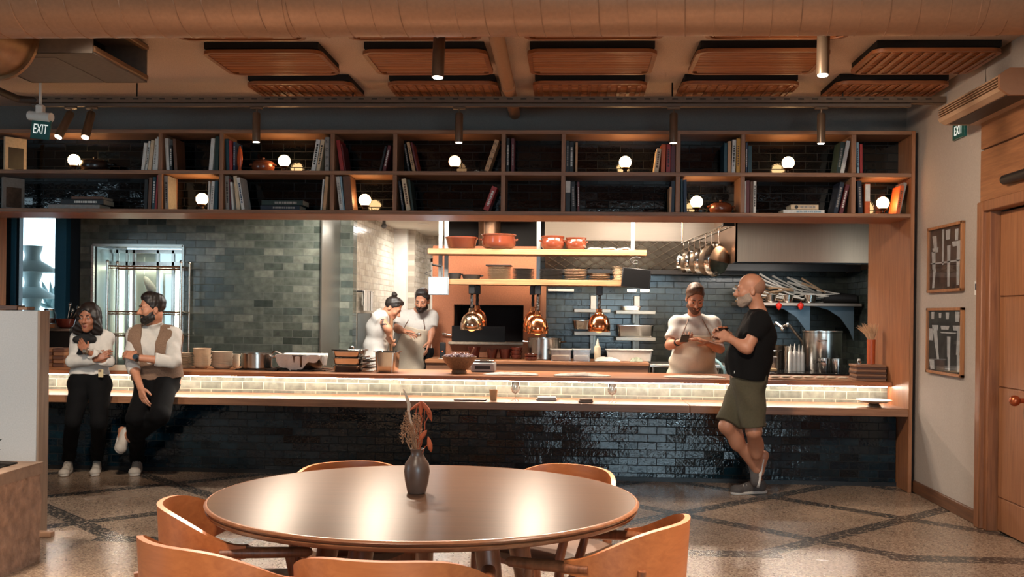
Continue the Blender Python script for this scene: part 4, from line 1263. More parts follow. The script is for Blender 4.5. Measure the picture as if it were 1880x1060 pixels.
# island worktop
ia, ib = at(780, 668, 11.62).x, at(1191, 668, 11.7).x
t = thing('kitchen_island', 'brown oak kitchen island behind the serving counter, below the heat lamps', 'island', ((ia + ib) / 2, 12.0, 0))
obj('worktop', MB().box((ia, 11.62, 0.885), (ib, 12.42, 0.925), 0.006), wood('island_oak', (122, 78, 50), (160, 110, 74), 'x', 0.45), t)
obj('front_panel', MB().box((ia + 0.01, 11.64, 0), (ib - 0.01, 12.4, 0.885)), wood('island_side_oak', (96, 64, 46), (128, 90, 66), 'x', 0.5), t)
ZI = 0.9255
a = at(1195, 668, 11.8)
t = thing('steel_bench', 'steel work bench at the end of the kitchen island', 'bench', (1.4, 12.0, 0))
obj('bench_top', MB().box((ib + 0.01, 11.7, 0.87), (1.75, 12.4, 0.905), 0.005), STEEL, t)
obj('undershelf', MB().box((ib + 0.02, 11.75, 0.5), (1.74, 12.38, 0.53), 0.005), STEEL, t)
for x in (ib + 0.05, 1.7):
    for y in (11.75, 12.35):
        obj('leg', MB().cone((x, y, 0), (x, y, 0.87), 0.022, n=12), STEEL_V, t)

# range with dark hob along the wall on the plaster side
t = thing('cooking_range', 'dark topped steel cooking range at the oak panel end of the kitchen', 'range', (2.6, 10.9, 0))
obj('range_body', MB().box((1.95, 10.45, 0), (3.38, 11.75, 0.86), 0.005), STEEL, t)
obj('hob_top', MB().box((1.93, 10.43, 0.86), (3.39, 11.77, 0.895), 0.005), M('black_glass_hob', (22, 22, 24), 0.12), t)
ZH = 0.896

# extractor hood
HX0 = at(1350, 450, 10.9).x
hz0 = at(1470, 482, 10.9).z
t = thing('extractor_hood', 'large brushed steel extractor hood filling the top of the kitchen beside the oak panel', 'hood', (2.4, 11.7, hz0))
hs = steel('hood_steel', (166, 132, 108), 0.3, 'z')
hood = MB().box((HX0, 10.9, hz0), (3.39, 10.93, 2.77)).box((HX0, 10.9, hz0), (HX0 + 0.02, 12.6, 2.77)).box((3.37, 10.9, hz0), (3.39, 13.25, 2.77))
obj('hood_front', hood, hs, t)
mb = MB()
for k in range(18):
    x = HX0 + 0.12 + k * (3.3 - HX0 - 0.1) / 18
    mb.prism([(x, 11.05, hz0 + 0.05), (x + 0.055, 11.05, hz0 + 0.05), (x + 0.055, 12.4, hz0 + 0.4), (x, 12.4, hz0 + 0.4)], (0, 0, 0.012))
obj('baffle_filters', mb, STEEL, t)
obj('inner_panel', MB().prism([(HX0 + 0.02, 11.0, hz0 + 0.07), (3.37, 11.0, hz0 + 0.07), (3.37, 12.5, hz0 + 0.46), (HX0 + 0.02, 12.5, hz0 + 0.46)], (0, 0, 0.01)), STEEL_D, t)
obj('front_lip', MB().box((HX0, 10.93, hz0 - 0.012), (3.37, 10.97, hz0 + 0.02)), BLACK_METAL, t)
obj('rear_lip', MB().box((HX0 + 0.02, 12.56, hz0 - 0.02), (3.37, 12.6, hz0 + 0.06)), BLACK_METAL, t)
# the back part of the hood: plain fascia, then sloping mesh filters over a dark rim
fx0, fx1 = at(1000, 440, 12.5).x, HX0
fz = at(1100, 442, 12.5).z
bz = at(1200, 497, 13.0).z
t = thing('rear_hood', 'steel rear hood with criss-cross wire filters behind the hanging shelf', 'hood', ((fx0 + fx1) / 2, 12.8, bz))
obj('fascia', MB().box((fx0, 12.5, fz), (fx1, 12.53, 2.77)), steel('fascia_steel', (104, 96, 88), 0.5, 'x'), t)
q0, q1 = Vector((fx0, 12.53, fz)), Vector((fx0, 13.0, bz))
obj('filter_back', MB().prism([q0, q0 + Vector((fx1 - fx0, 0, 0)), q1 + Vector((fx1 - fx0, 0, 0)), q1], (0, 0.01, 0.01)), steel('filter_steel', (226, 222, 214), 0.36, 'x'), t)
mb = MB()
W_, e1, e2 = fx1 - fx0, Vector((1, 0, 0)), (q1 - q0)
sp_ = e2.length
e2 = e2.normalized()
nv = Vector((0, -0.7, -0.3)).normalized() * 0.012
k = -sp_
while k < W_:
    for s in (1, -1):
        if s == 1:
            u0, u1 = k, k + sp_
        else:
            u0, u1 = k + sp_, k
        A, B = (u0, 0.0), (u1, sp_)
        # clip to the panel
        f0, f1 = 0.0, 1.0
        du = u1 - u0
        lo_, hi_ = sorted(((0 - u0) / du, (W_ - u0) / du))
        f0, f1 = max(f0, lo_), min(f1, hi_)
        if f1 > f0:
            pa = q0 + e1 * (u0 + du * f0) + e2 * (sp_ * f0) + nv
            pb = q0 + e1 * (u0 + du * f1) + e2 * (sp_ * f1) + nv
            mb.cone(pa, pb, 0.0045, n=5)
    k += 0.15
obj('wire_lattice', mb, M('dark_lattice_wire', (104, 90, 78), 0.4, 0.6), t)
obj('rim', MB().box((fx0, 12.97, bz - 0.05), (2.2, 13.05, bz + 0.01), 0.004), M('rim_black', (34, 30, 28), 0.4, 0.5), t)
# small lights that wash the fascia
for px_, py_ in ((1030, 416), (1208, 414)):
    q = at(px_, py_, 12.42)
    lamp('SPOT', 'hood_spot', (q.x, 12.44, q.z + 0.24), 1.2, NEUT, 0.02, to=(q.x, 12.51, q.z - 0.5), angle=70, blend=1.0)

# ---- the shelf rack that hangs over the island
sy0, sy1 = 11.45, 11.80
uz = at(985, 468, sy0).z
lz = at(985, 524, sy0).z
t = thing('hanging_shelf_rack', 'two oak shelves hung on steel posts above the kitchen island', 'hanging shelf', (-0.4, 11.6, lz))
OAKL = wood('pale_shelf_oak', (136, 94, 62), (172, 130, 92), 'x', 0.45)
obj('upper_shelf', MB().box((at(785, 462, sy0).x, sy0, uz), (at(1187, 464, sy0).x, sy1, uz + 0.062), 0.004), OAKL, t)
obj('lower_shelf', MB().box((at(818, 518, sy0).x, sy0, lz), (at(1146, 519, sy0).x, sy1, lz + 0.062), 0.004), OAKL, t)
GREYM = M('post_grey_metal', (150, 150, 148), 0.35, 0.7)
for px_, zl in ((806, lz - 0.0), (817, lz), (988, lz), (1163, uz)):
    x = at(px_, 460, 11.62).x
    obj('post', MB().box((x - 0.022, 11.752, zl + 0.02), (x + 0.022, 11.792, 2.78)), GREYM, t)
ZU, ZW = uz + 0.0625, lz + 0.0625

# pots on the upper shelf
def claypot(x0, x1, yt, Y, z, lab, prof, m=TERRA, handles=True):
    cx, r, _, z1 = ext(x0, x1, yt, yt + 20, Y)
    h = z1 - z
    t = thing('clay_pot', lab, 'pot', (cx, Y, z), 'terracotta pots on the hanging shelf')
    obj('pot_body', MB().lathe([(r * a, h * b) for a, b in prof], (cx, Y, z + 0.0005), 40), m, t)
    if handles:
        for s in (-1, 1):
            obj('handle', MB().tube([(cx + s * r * 0.93, Y - 0.03, z + h * 0.62), (cx + s * r * 1.06, Y - 0.02, z + h * 0.66), (cx + s * r * 1.06, Y + 0.02, z + h * 0.66), (cx + s * r * 0.93, Y + 0.03, z + h * 0.62)], 0.01, 8), m, t)


claypot(817, 878, 436, 11.58, ZU, 'wide low terracotta bowl at the corridor end of the hanging shelf', [(0.7, 0), (0.8, 0.1), (0.93, 0.8), (1.0, 0.9), (1.0, 1.0), (0.92, 1.0), (0.72, 0.15), (0, 0.1)], handles=False)
claypot(884, 948, 431, 11.58, ZU, 'biggest round terracotta pot on the hanging shelf', [(0.72, 0), (0.9, 0.15), (0.98, 0.45), (0.93, 0.82), (0.96, 0.9), (1.0, 0.94), (1.0, 1.0), (0.9, 1.0), (0.84, 0.8), (0.88, 0.4), (0, 0.1)])
claypot(993, 1037, 434, 11.58, ZU, 'small terracotta pot with a dark rim next to the middle post', [(0.7, 0), (0.92, 0.18), (1.0, 0.5), (0.9, 0.82), (0.97, 0.9), (0.97, 1.0), (0.88, 1.0), (0.82, 0.8), (0.9, 0.5), (0, 0.1)])
claypot(1038, 1077, 437, 11.58, ZU, 'small terracotta pot beside the folded white napkins', [(0.7, 0), (0.92, 0.18), (1.0, 0.5), (0.9, 0.82), (0.97, 0.9), (0.97, 1.0), (0.88, 1.0), (0.82, 0.8), (0.9, 0.5), (0, 0.1)])
for k in range(3):
    a, b = at(1079 + 27 * k, 455, 11.55), at(1105 + 27 * k, 455, 11.55)
    o = obj('folded_napkin', MB().grid(lambda u, v: (a.x + (b.x - a.x) * u, 11.50 + 0.2 * v, ZU + 0.012 + 0.014 * sin(pi * u) + 0.004 * sin(9 * u + 5 * v + k)), 10, 8, thick=0.012), LINEN, None, loc=(a.x, 11.6, ZU))
    tag(o, f'folded white napkin on the hanging shelf, {ORD[k]} from the clay pots', 'napkin', 'white napkins on the hanging shelf')

# plates on the lower shelf
def plate_prof(r, h):
    return [(r * 0.55, 0), (r * 0.6, h * 0.25), (r, h * 0.8), (r, h), (r * 0.58, h * 0.45), (0, h * 0.4)]


def stack(name, cat, x0, x1, yt, Y, z, n, m, lab, group, prof=None, jit=0.004):
    cx, r, _, z1 = ext(x0, x1, yt, yt + 10, Y)
    st = (z1 - z) / n
    proto = None
    for k in range(n):
        p = (cx + RNG.uniform(-jit, jit), Y + RNG.uniform(-jit, jit), z + 0.0005 + k * st)
        if proto is None:
            proto = obj(name, MB().lathe(prof(r, st) if prof else plate_prof(r, st * 0.97), (0, 0, 0), 32), m, None, world=False, loc=(0, 0, 0))
            o = proto
        else:
            o = proto.copy()
            COL.objects.link(o)
        o.location = p
        tag(o, lab, cat, group)


BEIGEP = M('beige_stoneware', (136, 114, 92), 0.4, noise=0.12)
stack('plate', 'plate', 895, 938, 491, 11.62, ZW, 11, BEIGEP, 'grey-beige plate in the tall stack under the square black tray', 'plates in the tall stack under the black tray')
stack('plate', 'plate', 941, 981, 494, 11.62, ZW, 9, DARKPLATE, 'dark plate in the stack left of the middle shelf post', 'dark plates beside the middle post')
stack('plate', 'plate', 991, 1034, 495, 11.62, ZW, 9, DARKPLATE, 'dark plate in the stack right of the middle shelf post', 'dark plates past the middle post')
stack('plate', 'plate', 1036, 1078, 495, 11.62, ZW, 7, BEIGEP, 'beige plate in the stack between dark plates and the black box', 'beige plates in mid shelf')
stack('plate', 'plate', 1081, 1120, 504, 11.62, ZW, 4, BEIGEP, 'beige plate in the low stack under the black box', 'beige plates under the black box')
stack('plate', 'plate', 1124, 1145, 490, 11.62, ZW, 10, CREAM, 'small cream plate in the end stack next to the black monitor', 'cream plates next to the monitor')
a, b = at(893, 489, 11.62), at(940, 487, 11.62)
tag(obj('square_tray', MB().box((a.x, 11.5, a.z), (b.x, 11.74, a.z + 0.012), 0.004), BLACK, None, loc=(a.x, 11.6, a.z)), 'square black tray lying on the tall plate stack', 'tray')
a, b = at(1079, 503, 11.55), at(1121, 495, 11.55)
tag(obj('black_box', MB().box((a.x, 11.52, a.z + 0.004), (b.x, 11.72, b.z), 0.004), BLACK, None, loc=(a.x, 11.6, a.z)), 'black box on the low beige plate stack', 'box')
for x0, x1, yt, n in ((823, 847, 502, 'taller black pan at the corridor end of the lower hanging shelf'), (848, 883, 505, 'shallow black pan next to the taller one on the lower hanging shelf')):
    cx, r, _, z1 = ext(x0, x1, yt, 513, 11.62)
    t = thing('black_pan', n, 'pan', (cx, 11.62, ZW))
    h = max(0.03, z1 - ZW)
    obj('pan_body', MB().lathe([(r * 0.85, 0), (r, h), (r * 0.95, h), (r * 0.8, 0.006), (0, 0.006)], (cx, 11.62, ZW + 0.0005), 32), M('cast_iron', (26, 24, 24), 0.55), t)
    obj('handle', MB().tube([(cx + r * 0.9, 11.62, ZW + h * 0.75), (cx + r * 1.25, 11.6, ZW + h * 0.8)], [0.01, 0.007], 8), M('cast_iron', (26, 24, 24), 0.55), t)

# heat lamps
def heat_lamp(px_, y_top, y_bot, wpx, Y, lab, m):
    cx, r, z0, z1 = ext(px_ - wpx / 2, px_ + wpx / 2, y_top, y_bot, Y)
    t = thing('heat_lamp', lab, 'heat lamp', (cx, Y, z0), 'heat lamps over the pass')
    h = z1 - z0
    prof = [(r * 0.97, 0), (r, h * 0.02), (r, h * 0.28), (r * 0.98, h * 0.32), (r * 0.9, h * 0.5), (r * 0.72, h * 0.66), (r * 0.5, h * 0.74), (r * 0.42, h * 0.76), (r * 0.4, h * 0.8), (r * 0.3, h * 0.82), (r * 0.26, h * 0.99), (r * 0.1, h)]
    obj('lamp_shade', MB().lathe(prof, (cx, Y, z0), 36), m, t)
    obj('bulb', MB().ball((cx, Y, z0 + h * 0.18), r * 0.5, 14), glow('heat_bulb', (255, 150, 80), 2.0), t)
    sp = [(cx + 0.012 * cos(k * 1.3), Y + 0.012 * sin(k * 1.3), z1 + (lz - 0.1 - z1) * k / 60) for k in range(61)]
    obj('coiled_cord', MB().tube(sp, 0.007, 6), BLACK, t)
    obj('ceiling_mount', MB().box((cx - 0.035, Y - 0.035, lz - 0.1), (cx + 0.035, Y + 0.035, lz - 0.0005), 0.006), BLACK, t)


HL2 = M('silvery_copper', (206, 176, 150), 0.14, 1.0)
heat_lamp(866, 566, 606, 40, 11.52, 'silvery heat lamp in front of its copper twin, near the oven shield', HL2)
heat_lamp(876, 561, 599, 36, 11.72, 'copper heat lamp half hidden behind the silvery one', COPPER)
heat_lamp(987, 571, 613, 40, 11.52, 'front copper heat lamp of the middle pair, over the steel pot', COPPER)
heat_lamp(978, 563, 609, 36, 11.72, 'rear copper heat lamp of the middle pair', COPPER)
heat_lamp(1100, 567, 609, 41, 11.55, 'single copper heat lamp nearest the black monitor', COPPER)

# order screens
t = thing('order_screen', 'bright lit order screen hung at the corridor end of the rack', 'screen', at(805, 525, 11.42))
a, b = at(788, 540, 11.42), at(822, 511, 11.42)
obj('bezel', MB().box((a.x - 0.012, 11.42, a.z - 0.01), (b.x + 0.012, 11.445, b.z + 0.012), 0.004), M('screen_bezel_grey', (120, 128, 134), 0.4), t)
obj('lit_panel', MB().box((a.x, 11.417, a.z + 0.002), (b.x - 0.012, 11.421, b.z - 0.004)), glow('lit_screen', (206, 238, 255), 5.0), t)
p = at(806, 490, 11.5)
obj('bracket_arm', MB().tube([at(793, 486, 11.5), at(812, 490, 11.55), at(812, 512, 11.5)], 0.012, 8), BLACK, t)
cab = [at(786 + 6 * cos(k * 0.7), 497 + k * 1.2, 11.45) for k in range(12)]
obj('cable', MB().tube(cab, 0.004, 6), BLACK, t)
t = thing('order_screen', 'black monitor tilted at the end of the lower hanging shelf', 'screen', at(1168, 510, 11.4))
R = Matrix.Rotation(radians(5), 3, 'Y')
c = at(1168, 511, 11.4)
obj('monitor_case', MB().box(c + Vector((-0.155, -0.01, -0.105)), c + Vector((0.155, 0.02, 0.105)), 0.006, rot=R), BLACK, t)
obj('screen_face', MB().box(c + Vector((-0.145, -0.013, -0.095)), c + Vector((0.145, -0.0105, 0.095)), 0, rot=R), M('dark_screen_glass', (10, 10, 12), 0.6, spec=0.1), t)
for s in (-1, 1):
    q = at(1172 + 12 * s, 534, 11.41)
    obj('speaker_foot', MB().box(q + Vector((-0.05, -0.02, -0.018)), q + Vector((0.05, 0.02, 0.018)), 0.006), WHITE, t)
obj('cable_loop', MB().tube([at(1166 + 12 * cos(k * 0.8) * (k / 16), 488 - k * 0.8 + 5 * sin(k * 0.8), 11.44) for k in range(16)] + [at(1163, 470, 11.6)], 0.005, 6), BLACK, t)

# ---- back wall shelves between rack and chef
def wall_shelf(x0, x1, y, lab):
    a, b = at(x0, y, 12.75), at(x1, y, 12.75)
    t = thing('wall_shelf', lab, 'shelf', ((a.x + b.x) / 2, 13.0, a.z), 'small steel shelves on the dark green wall')
    obj('shelf_board', MB().box((a.x, 12.75, a.z - 0.025), (b.x, 13.2, a.z + 0.018), 0.005), PALE_STEEL, t)
    obj('bracket', MB().box(((a.x + b.x) / 2 - 0.02, 13.1, a.z - 0.14), ((a.x + b.x) / 2 + 0.02, 13.299, a.z + 0.02), 0.003), PALE_STEEL, t)
    return a, b


for nm_, x0, x1, ys in (('over the squeeze bottle', 1054, 1121, (570, 612)), ('next to the phone holding chef', 1131, 1204, (573, 622))):
    for i, y in enumerate(ys):
        wall_shelf(x0, x1, y, f'{"upper" if i == 0 else "lower"} steel wall shelf {nm_}')
    xm = at((x0 + x1) / 2 + 2, 560, 13.2).x
    tag(obj('shelf_upright', MB().box((xm - 0.035, 13.21, at(1100, 650, 13.2).z), (xm + 0.035, 13.299, at(1100, 543, 13.2).z), 0.004), PALE_STEEL, None, loc=(xm, 13.25, 1)), f'pale steel upright behind the wall shelves {nm_}', 'upright')
def gn_pan(x0, x1, yt, Y, z, d, lab, group=None, m=STEEL_S, lip=0.012, hh=None):
    a, b = at(x0, yt, Y), at(x1, yt, Y)
    h = hh if hh else a.z - z
    t = thing('steel_pan', lab, 'pan', ((a.x + b.x) / 2, Y, z), group)
    w = b.x - a.x
    fr = rrect(w - 0.03, d - 0.03, 0.03)
    bo = rrect(w - 0.055, d - 0.055, 0.03)
    inr = rrect(w - 0.034, d - 0.034, 0.028)
    cx, cy = (a.x + b.x) / 2, Y + d / 2
    n = len(fr)
    vs = [(cx + x, cy + y, z + 0.001) for x, y in bo] + [(cx + x, cy + y, z + h - 0.006) for x, y in fr]
    lipo = rrect(w, d, 0.03)
    vs += [(cx + x, cy + y, z + h - 0.006) for x, y in lipo] + [(cx + x, cy + y, z + h) for x, y in lipo] + [(cx + x, cy + y, z + h) for x, y in inr] + [(cx + x * 0.99, cy + y * 0.99, z + 0.006) for x, y in bo]
    fs = [list(range(n))[::-1], [5 * n + i for i in range(n)]]
    for q in range(5):
        fs += [[q * n + i, q * n + (i + 1) % n, (q + 1) * n + (i + 1) % n, (q + 1) * n + i] for i in range(n)]
    obj('pan_body', MB().add(vs, fs), m, t, ang=30)
    return t, cx, cy, h


gn_pan(1051, 1085, 588, 12.8, at(1068, 608, 12.75).z + 0.02, 0.3, 'steel pan on the lower wall shelf over the squeeze bottle')
gn_pan(1132, 1203, 597, 12.78, at(1167, 622, 12.75).z + 0.02, 0.3, 'wide steel pan on the lower wall shelf beside the chef with the phone')
gn_pan(1140, 1180, 564, 12.8, at(1167, 573, 12.75).z + 0.02, 0.25, 'shallow steel pan on the upper wall shelf near the monitor', hh=0.05)
t = tag(obj('under_shelf_light', MB().box(at(1006, 535, 13.2), at(1054, 531, 13.299), 0.003), M('white_plastic', (220, 216, 208), 0.4), None, loc=at(1030, 533, 12.9)), 'slim white light bar under the rack against the dark green wall', 'light bar')

# ---- things on the island
def redbowl(x0, x1, yt, Y, lab, grp='red clay bowls on the island', z=None, hh=None):
    z = ZI if z is None else z
    cx, r, _, z1 = ext(x0, x1, yt, yt + 12, Y)
    h = hh or max(0.03, z1 - z)
    o = obj('clay_bowl', MB().lathe([(r * 0.72, 0), (r * 0.8, h * 0.1), (r * 0.9, h * 0.55), (r, h * 0.9), (r, h), (r * 0.92, h), (r * 0.75, h * 0.3), (0, h * 0.2)], (cx, Y, z + 0.0005), 28), REDCLAY, None, loc=(cx, Y, z))
    tag(o, lab, 'bowl', grp)
    return cx, r, h


redbowl(859, 882, 637, 12.25, 'dark red clay bowl behind the white kitchen scale')
redbowl(893, 914, 641, 12.1, 'dark red clay bowl just past the white scale, first of two alike')
redbowl(916, 939, 641, 12.1, 'dark red clay bowl between its twin and the stacked bowls')
for k in range(3):
    redbowl(945, 967, 0, 12.05, f'dark red clay bowl, {("bottom", "middle", "top")[k]} of the three in the stack by the steel pot', z=ZI + 0.042 * k, hh=0.05)
for k in range(2):
    redbowl(970, 995, 0, 11.72, f'small red clay dish, {("lower", "upper")[k]} one in front of the steel pot', z=ZI + 0.034 * k, hh=0.04)


def pot(x0, x1, yt, Y, z, lab, handles='x', m=None, hh=None, name='steel_pot', lid=False, flare=1.0):
    cx, r, _, z1 = ext(x0, x1, yt, yt + 8, Y)
    h = hh or z1 - z
    m = m or STEEL_V
    t = thing(name, lab, 'pot', (cx, Y, z))
    obj('pot_body', MB().lathe([(r * 0.94, 0), (r * 0.985, h * 0.03), (r * 0.985, h * 0.95), (r * 1.02, h * 0.965), (r * 1.02, h), (r * 0.95, h), (r * 0.94, h * 0.1), (0, h * 0.08)], (cx, Y, z + 0.0005), 44), m, t)
    if handles:
        for s in (-1, 1):
            if handles == 'x':
                q = [(cx + s * r * 0.98, Y - 0.045, z + h * 0.82), (cx + s * (r + 0.05), Y - 0.035, z + h * 0.84), (cx + s * (r + 0.05), Y + 0.035, z + h * 0.84), (cx + s * r * 0.98, Y + 0.045, z + h * 0.82)]
            else:
                q = [(cx + 0.05 * s - 0.04, Y - r * 0.98, z + h * 0.75), (cx + 0.05 * s - 0.04, Y - r - 0.03, z + h * 0.76), (cx + 0.05 * s + 0.04, Y - r - 0.03, z + h * 0.76), (cx + 0.05 * s + 0.04, Y - r * 0.98, z + h * 0.75)]
                if s == 1:
                    continue
            obj('handle', MB().tube(q, 0.009, 8), STEEL_S, t)
    return t, cx, r, h


pot(969, 1031, 621, 12.1, ZI, 'two handled steel pot on the island under the middle heat lamps')


def clearbox(x0, x1, yt, Y, z, d, lab):
    a, b = at(x0, yt, Y), at(x1, yt, Y)
    t = thing('clear_container', lab, 'container', ((a.x + b.x) / 2, Y, z))
    h = a.z - z
    pl_ = M('frosted_plastic', (206, 200, 190), 0.35)
    mb = MB().box((a.x, Y, z + 0.001), (b.x, Y + 0.004, z + h)).box((a.x, Y + d - 0.004, z + 0.001), (b.x, Y + d, z + h)).box((a.x, Y, z + 0.001), (a.x + 0.004, Y + d, z + h)).box((b.x - 0.004, Y, z + 0.001), (b.x, Y + d, z + h)).box((a.x, Y, z + 0.001), (b.x, Y + d, z + 0.006))
    obj('walls', mb, glass('clear_plastic', 0.1, (0.93, 0.92, 0.9, 1), 0.75), t)
    obj('rim', ring_at(a.x, b.x, Y, Y + d, z + h), pl_, t)
    obj('contents', MB().box((a.x + 0.01, Y + 0.01, z + 0.007), (b.x - 0.01, Y + d - 0.01, z + h * 0.45), 0.006), M('pale_dough', (214, 200, 178), 0.7, noise=0.1), t)


def ring_at(x0, x1, y0, y1, z, w=0.012, h=0.008):
    return MB().box((x0 - w, y0 - w, z - h), (x1 + w, y0, z)).box((x0 - w, y1, z - h), (x1 + w, y1 + w, z)).box((x0 - w, y0, z - h), (x0, y1, z)).box((x1, y0, z - h), (x1 + w, y1, z))


clearbox(1012, 1048, 641, 11.66, ZI, 0.2, 'clear plastic container of pale dough beside the steel pot on the island')
clearbox(1053, 1083, 641, 11.66, ZI, 0.2, 'clear plastic container of pale dough next to the squeeze bottle')
gn_pan(1112, 1200, 642, 11.9, ZI, 0.3, 'long white pan near the end of the island', m=M('white_enamel', (222, 218, 210), 0.3))
cx, r, z0, z1 = ext(1091, 1103, 622, 652, 11.8)
t = thing('squeeze_bottle', 'cream squeeze bottle with pointed nozzle standing on the island', 'bottle', (cx, 11.8, ZI))
h = z1 - ZI
obj('bottle_body', MB().lathe([(r, 0), (r, h * 0.58), (r * 0.85, h * 0.66), (r * 0.45, h * 0.7)], (cx, 11.8, ZI + 0.0005), 20), M('squeeze_cream', (226, 208, 176), 0.45), t)
obj('nozzle', MB().lathe([(r * 0.55, h * 0.7), (r * 0.5, h * 0.76), (r * 0.14, h * 0.98), (0, h)], (cx, 11.8, ZI + 0.0005), 16), M('squeeze_nozzle', (232, 222, 200), 0.45), t)


def rag(x0, x1, Y, z, lab, m, hgt=0.04, d=0.16, seed=0, name='cloth', cat='cloth'):
    a, b = at(x0, 600, Y), at(x1, 600, Y)
    w = b.x - a.x
    fn = lambda u, v: (a.x + w * (u + 0.05 * sin(7 * v + seed)), Y + d * (v + 0.08 * sin(8 * u + seed * 2)), z + 0.008 + hgt * (max(0, sin(pi * u)) * max(0, sin(pi * v))) ** 0.5 * (0.55 + 0.45 * sin(11 * u + 4 * sin(6 * v + seed) + seed)))
    o = obj(name, MB().grid(fn, 26, 14, thick=0.006), m, None, loc=((a.x + b.x) / 2, Y, z))
    return tag(o, lab, cat)


rag(1092, 1138, 11.66, ZI, 'crumpled white cloth on the front edge of the island', LINEN, 0.05, 0.14, 1)
rag(1158, 1181, 11.68, ZI, 'small greenish cloth near the end of the island', M('grey_green_cloth', (150, 156, 138), 0.9, noise=0.1), 0.05, 0.1, 3)
cx, r, z0, z1 = ext(808, 818, 629, 655, 11.75)
t = thing('black_dispenser', 'small black upright device with a red light on the island corner', 'device', (cx, 11.75, ZI))
obj('case', MB().box((cx - r, 11.72, ZI + 0.001), (cx + r, 11.78, z1), 0.006), BLACK, t)
obj('indicator', MB().ball((cx, 11.719, ZI + 0.09), 0.006, 8), glow('red_indicator', (255, 70, 30), 3.0), t)
obj('base', MB().box((cx - r * 1.4, 11.7, ZI + 0.0005), (cx + r * 1.4, 11.8, ZI + 0.014), 0.003), PALE_STEEL, t)

# ---- things on the serving counter
BOWLC = M('cream_bowl_stoneware', (204, 176, 146), 0.4, noise=0.1)
stack('plate', 'plate', 316, 354, 648, 9.9, ZK, 13, BOWLC, 'cream plate in the wide stack beside the man in the vest', 'cream plates beside the vest')
bowl = lambda r, s: [(r * 0.55, 0), (r * 0.75, s * 0.5), (r * 0.95, s * 1.6), (r, s * 2.4), (r * 0.97, s * 2.4), (r * 0.7, s * 0.9), (0, s * 0.7)]
stack('bowl', 'bowl', 355, 387, 645, 9.95, ZK, 8, BOWLC, 'cream bowl in the tall middle stack on the counter', 'cream bowls in the tall stack', prof=bowl)
stack('bowl', 'bowl', 389, 427, 650, 9.85, ZK, 9, M('grey_cream_stoneware', (188, 172, 152), 0.4, noise=0.1), 'grey-cream bowl in the stack nearest the steel saucepan', 'grey bowls near the saucepan', prof=bowl)
stack('bowl', 'bowl', 426, 441, 657, 10.05, ZK, 4, CREAM, 'small cream bowl half hidden behind the saucepan', 'small cream bowls', prof=bowl)
for x0, x1, lab in ((436, 508, 'black trivet under the steel saucepan'), (515, 598, 'black trivet under the cloth covered pot')):
    a, b = at(x0, 684, 9.72), at(x1, 684, 9.72)
    t = thing('pot_trivet', lab, 'trivet', ((a.x + b.x) / 2, 9.85, ZK))
    mb = MB().box((a.x, 9.68, ZK + 0.0005), (b.x, 9.70, ZK + 0.012)).box((a.x, 10.02, ZK + 0.0005), (b.x, 10.04, ZK + 0.012))
    for k in range(5):
        x = a.x + (b.x - a.x) * k / 4
        mb.box((x - 0.008, 9.68, ZK + 0.0005), (x + 0.008, 10.04, ZK + 0.014))
    obj('grid_bars', mb, M('wire_dark', (70, 62, 56), 0.35, 0.8), t)
t, cx, r, h = pot(444, 500, 649, 9.87, ZK + 0.0145, 'steel saucepan on a trivet beside the cream bowls', handles=None)
obj('handle', MB().tube([(cx + r * 0.95, 9.87, ZK + h * 0.85), (cx + r * 1.25, 9.86, ZK + h * 0.95), (cx + r * 1.55, 9.85, ZK + h * 0.72)], [0.012, 0.011, 0.01], 10), STEEL_S, t)
cx, r, z0, z1 = ext(517, 594, 650, 684, 9.86)
t = thing('covered_pot', 'wide dark pot under a draped white cloth on the counter', 'pot', (cx, 9.86, ZK + 0.0145))
h = z1 - ZK - 0.022
obj('pot_body', MB().lathe([(r * 0.8, 0), (r * 0.9, h * 0.2), (r * 0.98, h), (0, h)], (cx, 9.86, ZK + 0.015), 36), STEEL_D, t)
obj('ladle_handle', MB().tube([(cx - r * 0.6, 9.8, ZK + h), (cx - r * 1.15, 9.75, ZK + h + 0.05), (cx - r * 1.28, 9.73, ZK + h + 0.03)], 0.009, 8), STEEL_S, t)


def drape(u, v):
    x, y = (u - 0.5) * 2 * r * 1.30, (v - 0.5) * 2 * 0.27
    q = max(abs(x) / (r * 1.0), abs(y) / 0.19)
    fall = max(0.0, q - 1.0)
    k = min(1.0, fall / 0.05)
    ang_ = math.atan2(y, x)
    hem = 0.11 + 0.05 * sin(3 * ang_ + 0.6) + 0.012 * sin(13 * ang_)
    zz = ZK + 0.0145 + h + 0.008 - min(1.0, fall / 0.42) * hem
    out = 1 - 0.10 * min(1.0, fall / 0.42) + 0.025 * sin(15 * ang_) * k
    sx_ = min(1.0, 1.04 / max(q, 1e-6)) if q > 1 else 1
    return (cx + x * (sx_ if q > 1 else 1) * (out if q > 1 else 1), 9.86 + y * (sx_ if q > 1 else 1) * (out if q > 1 else 1), max(zz, ZK + 0.004))


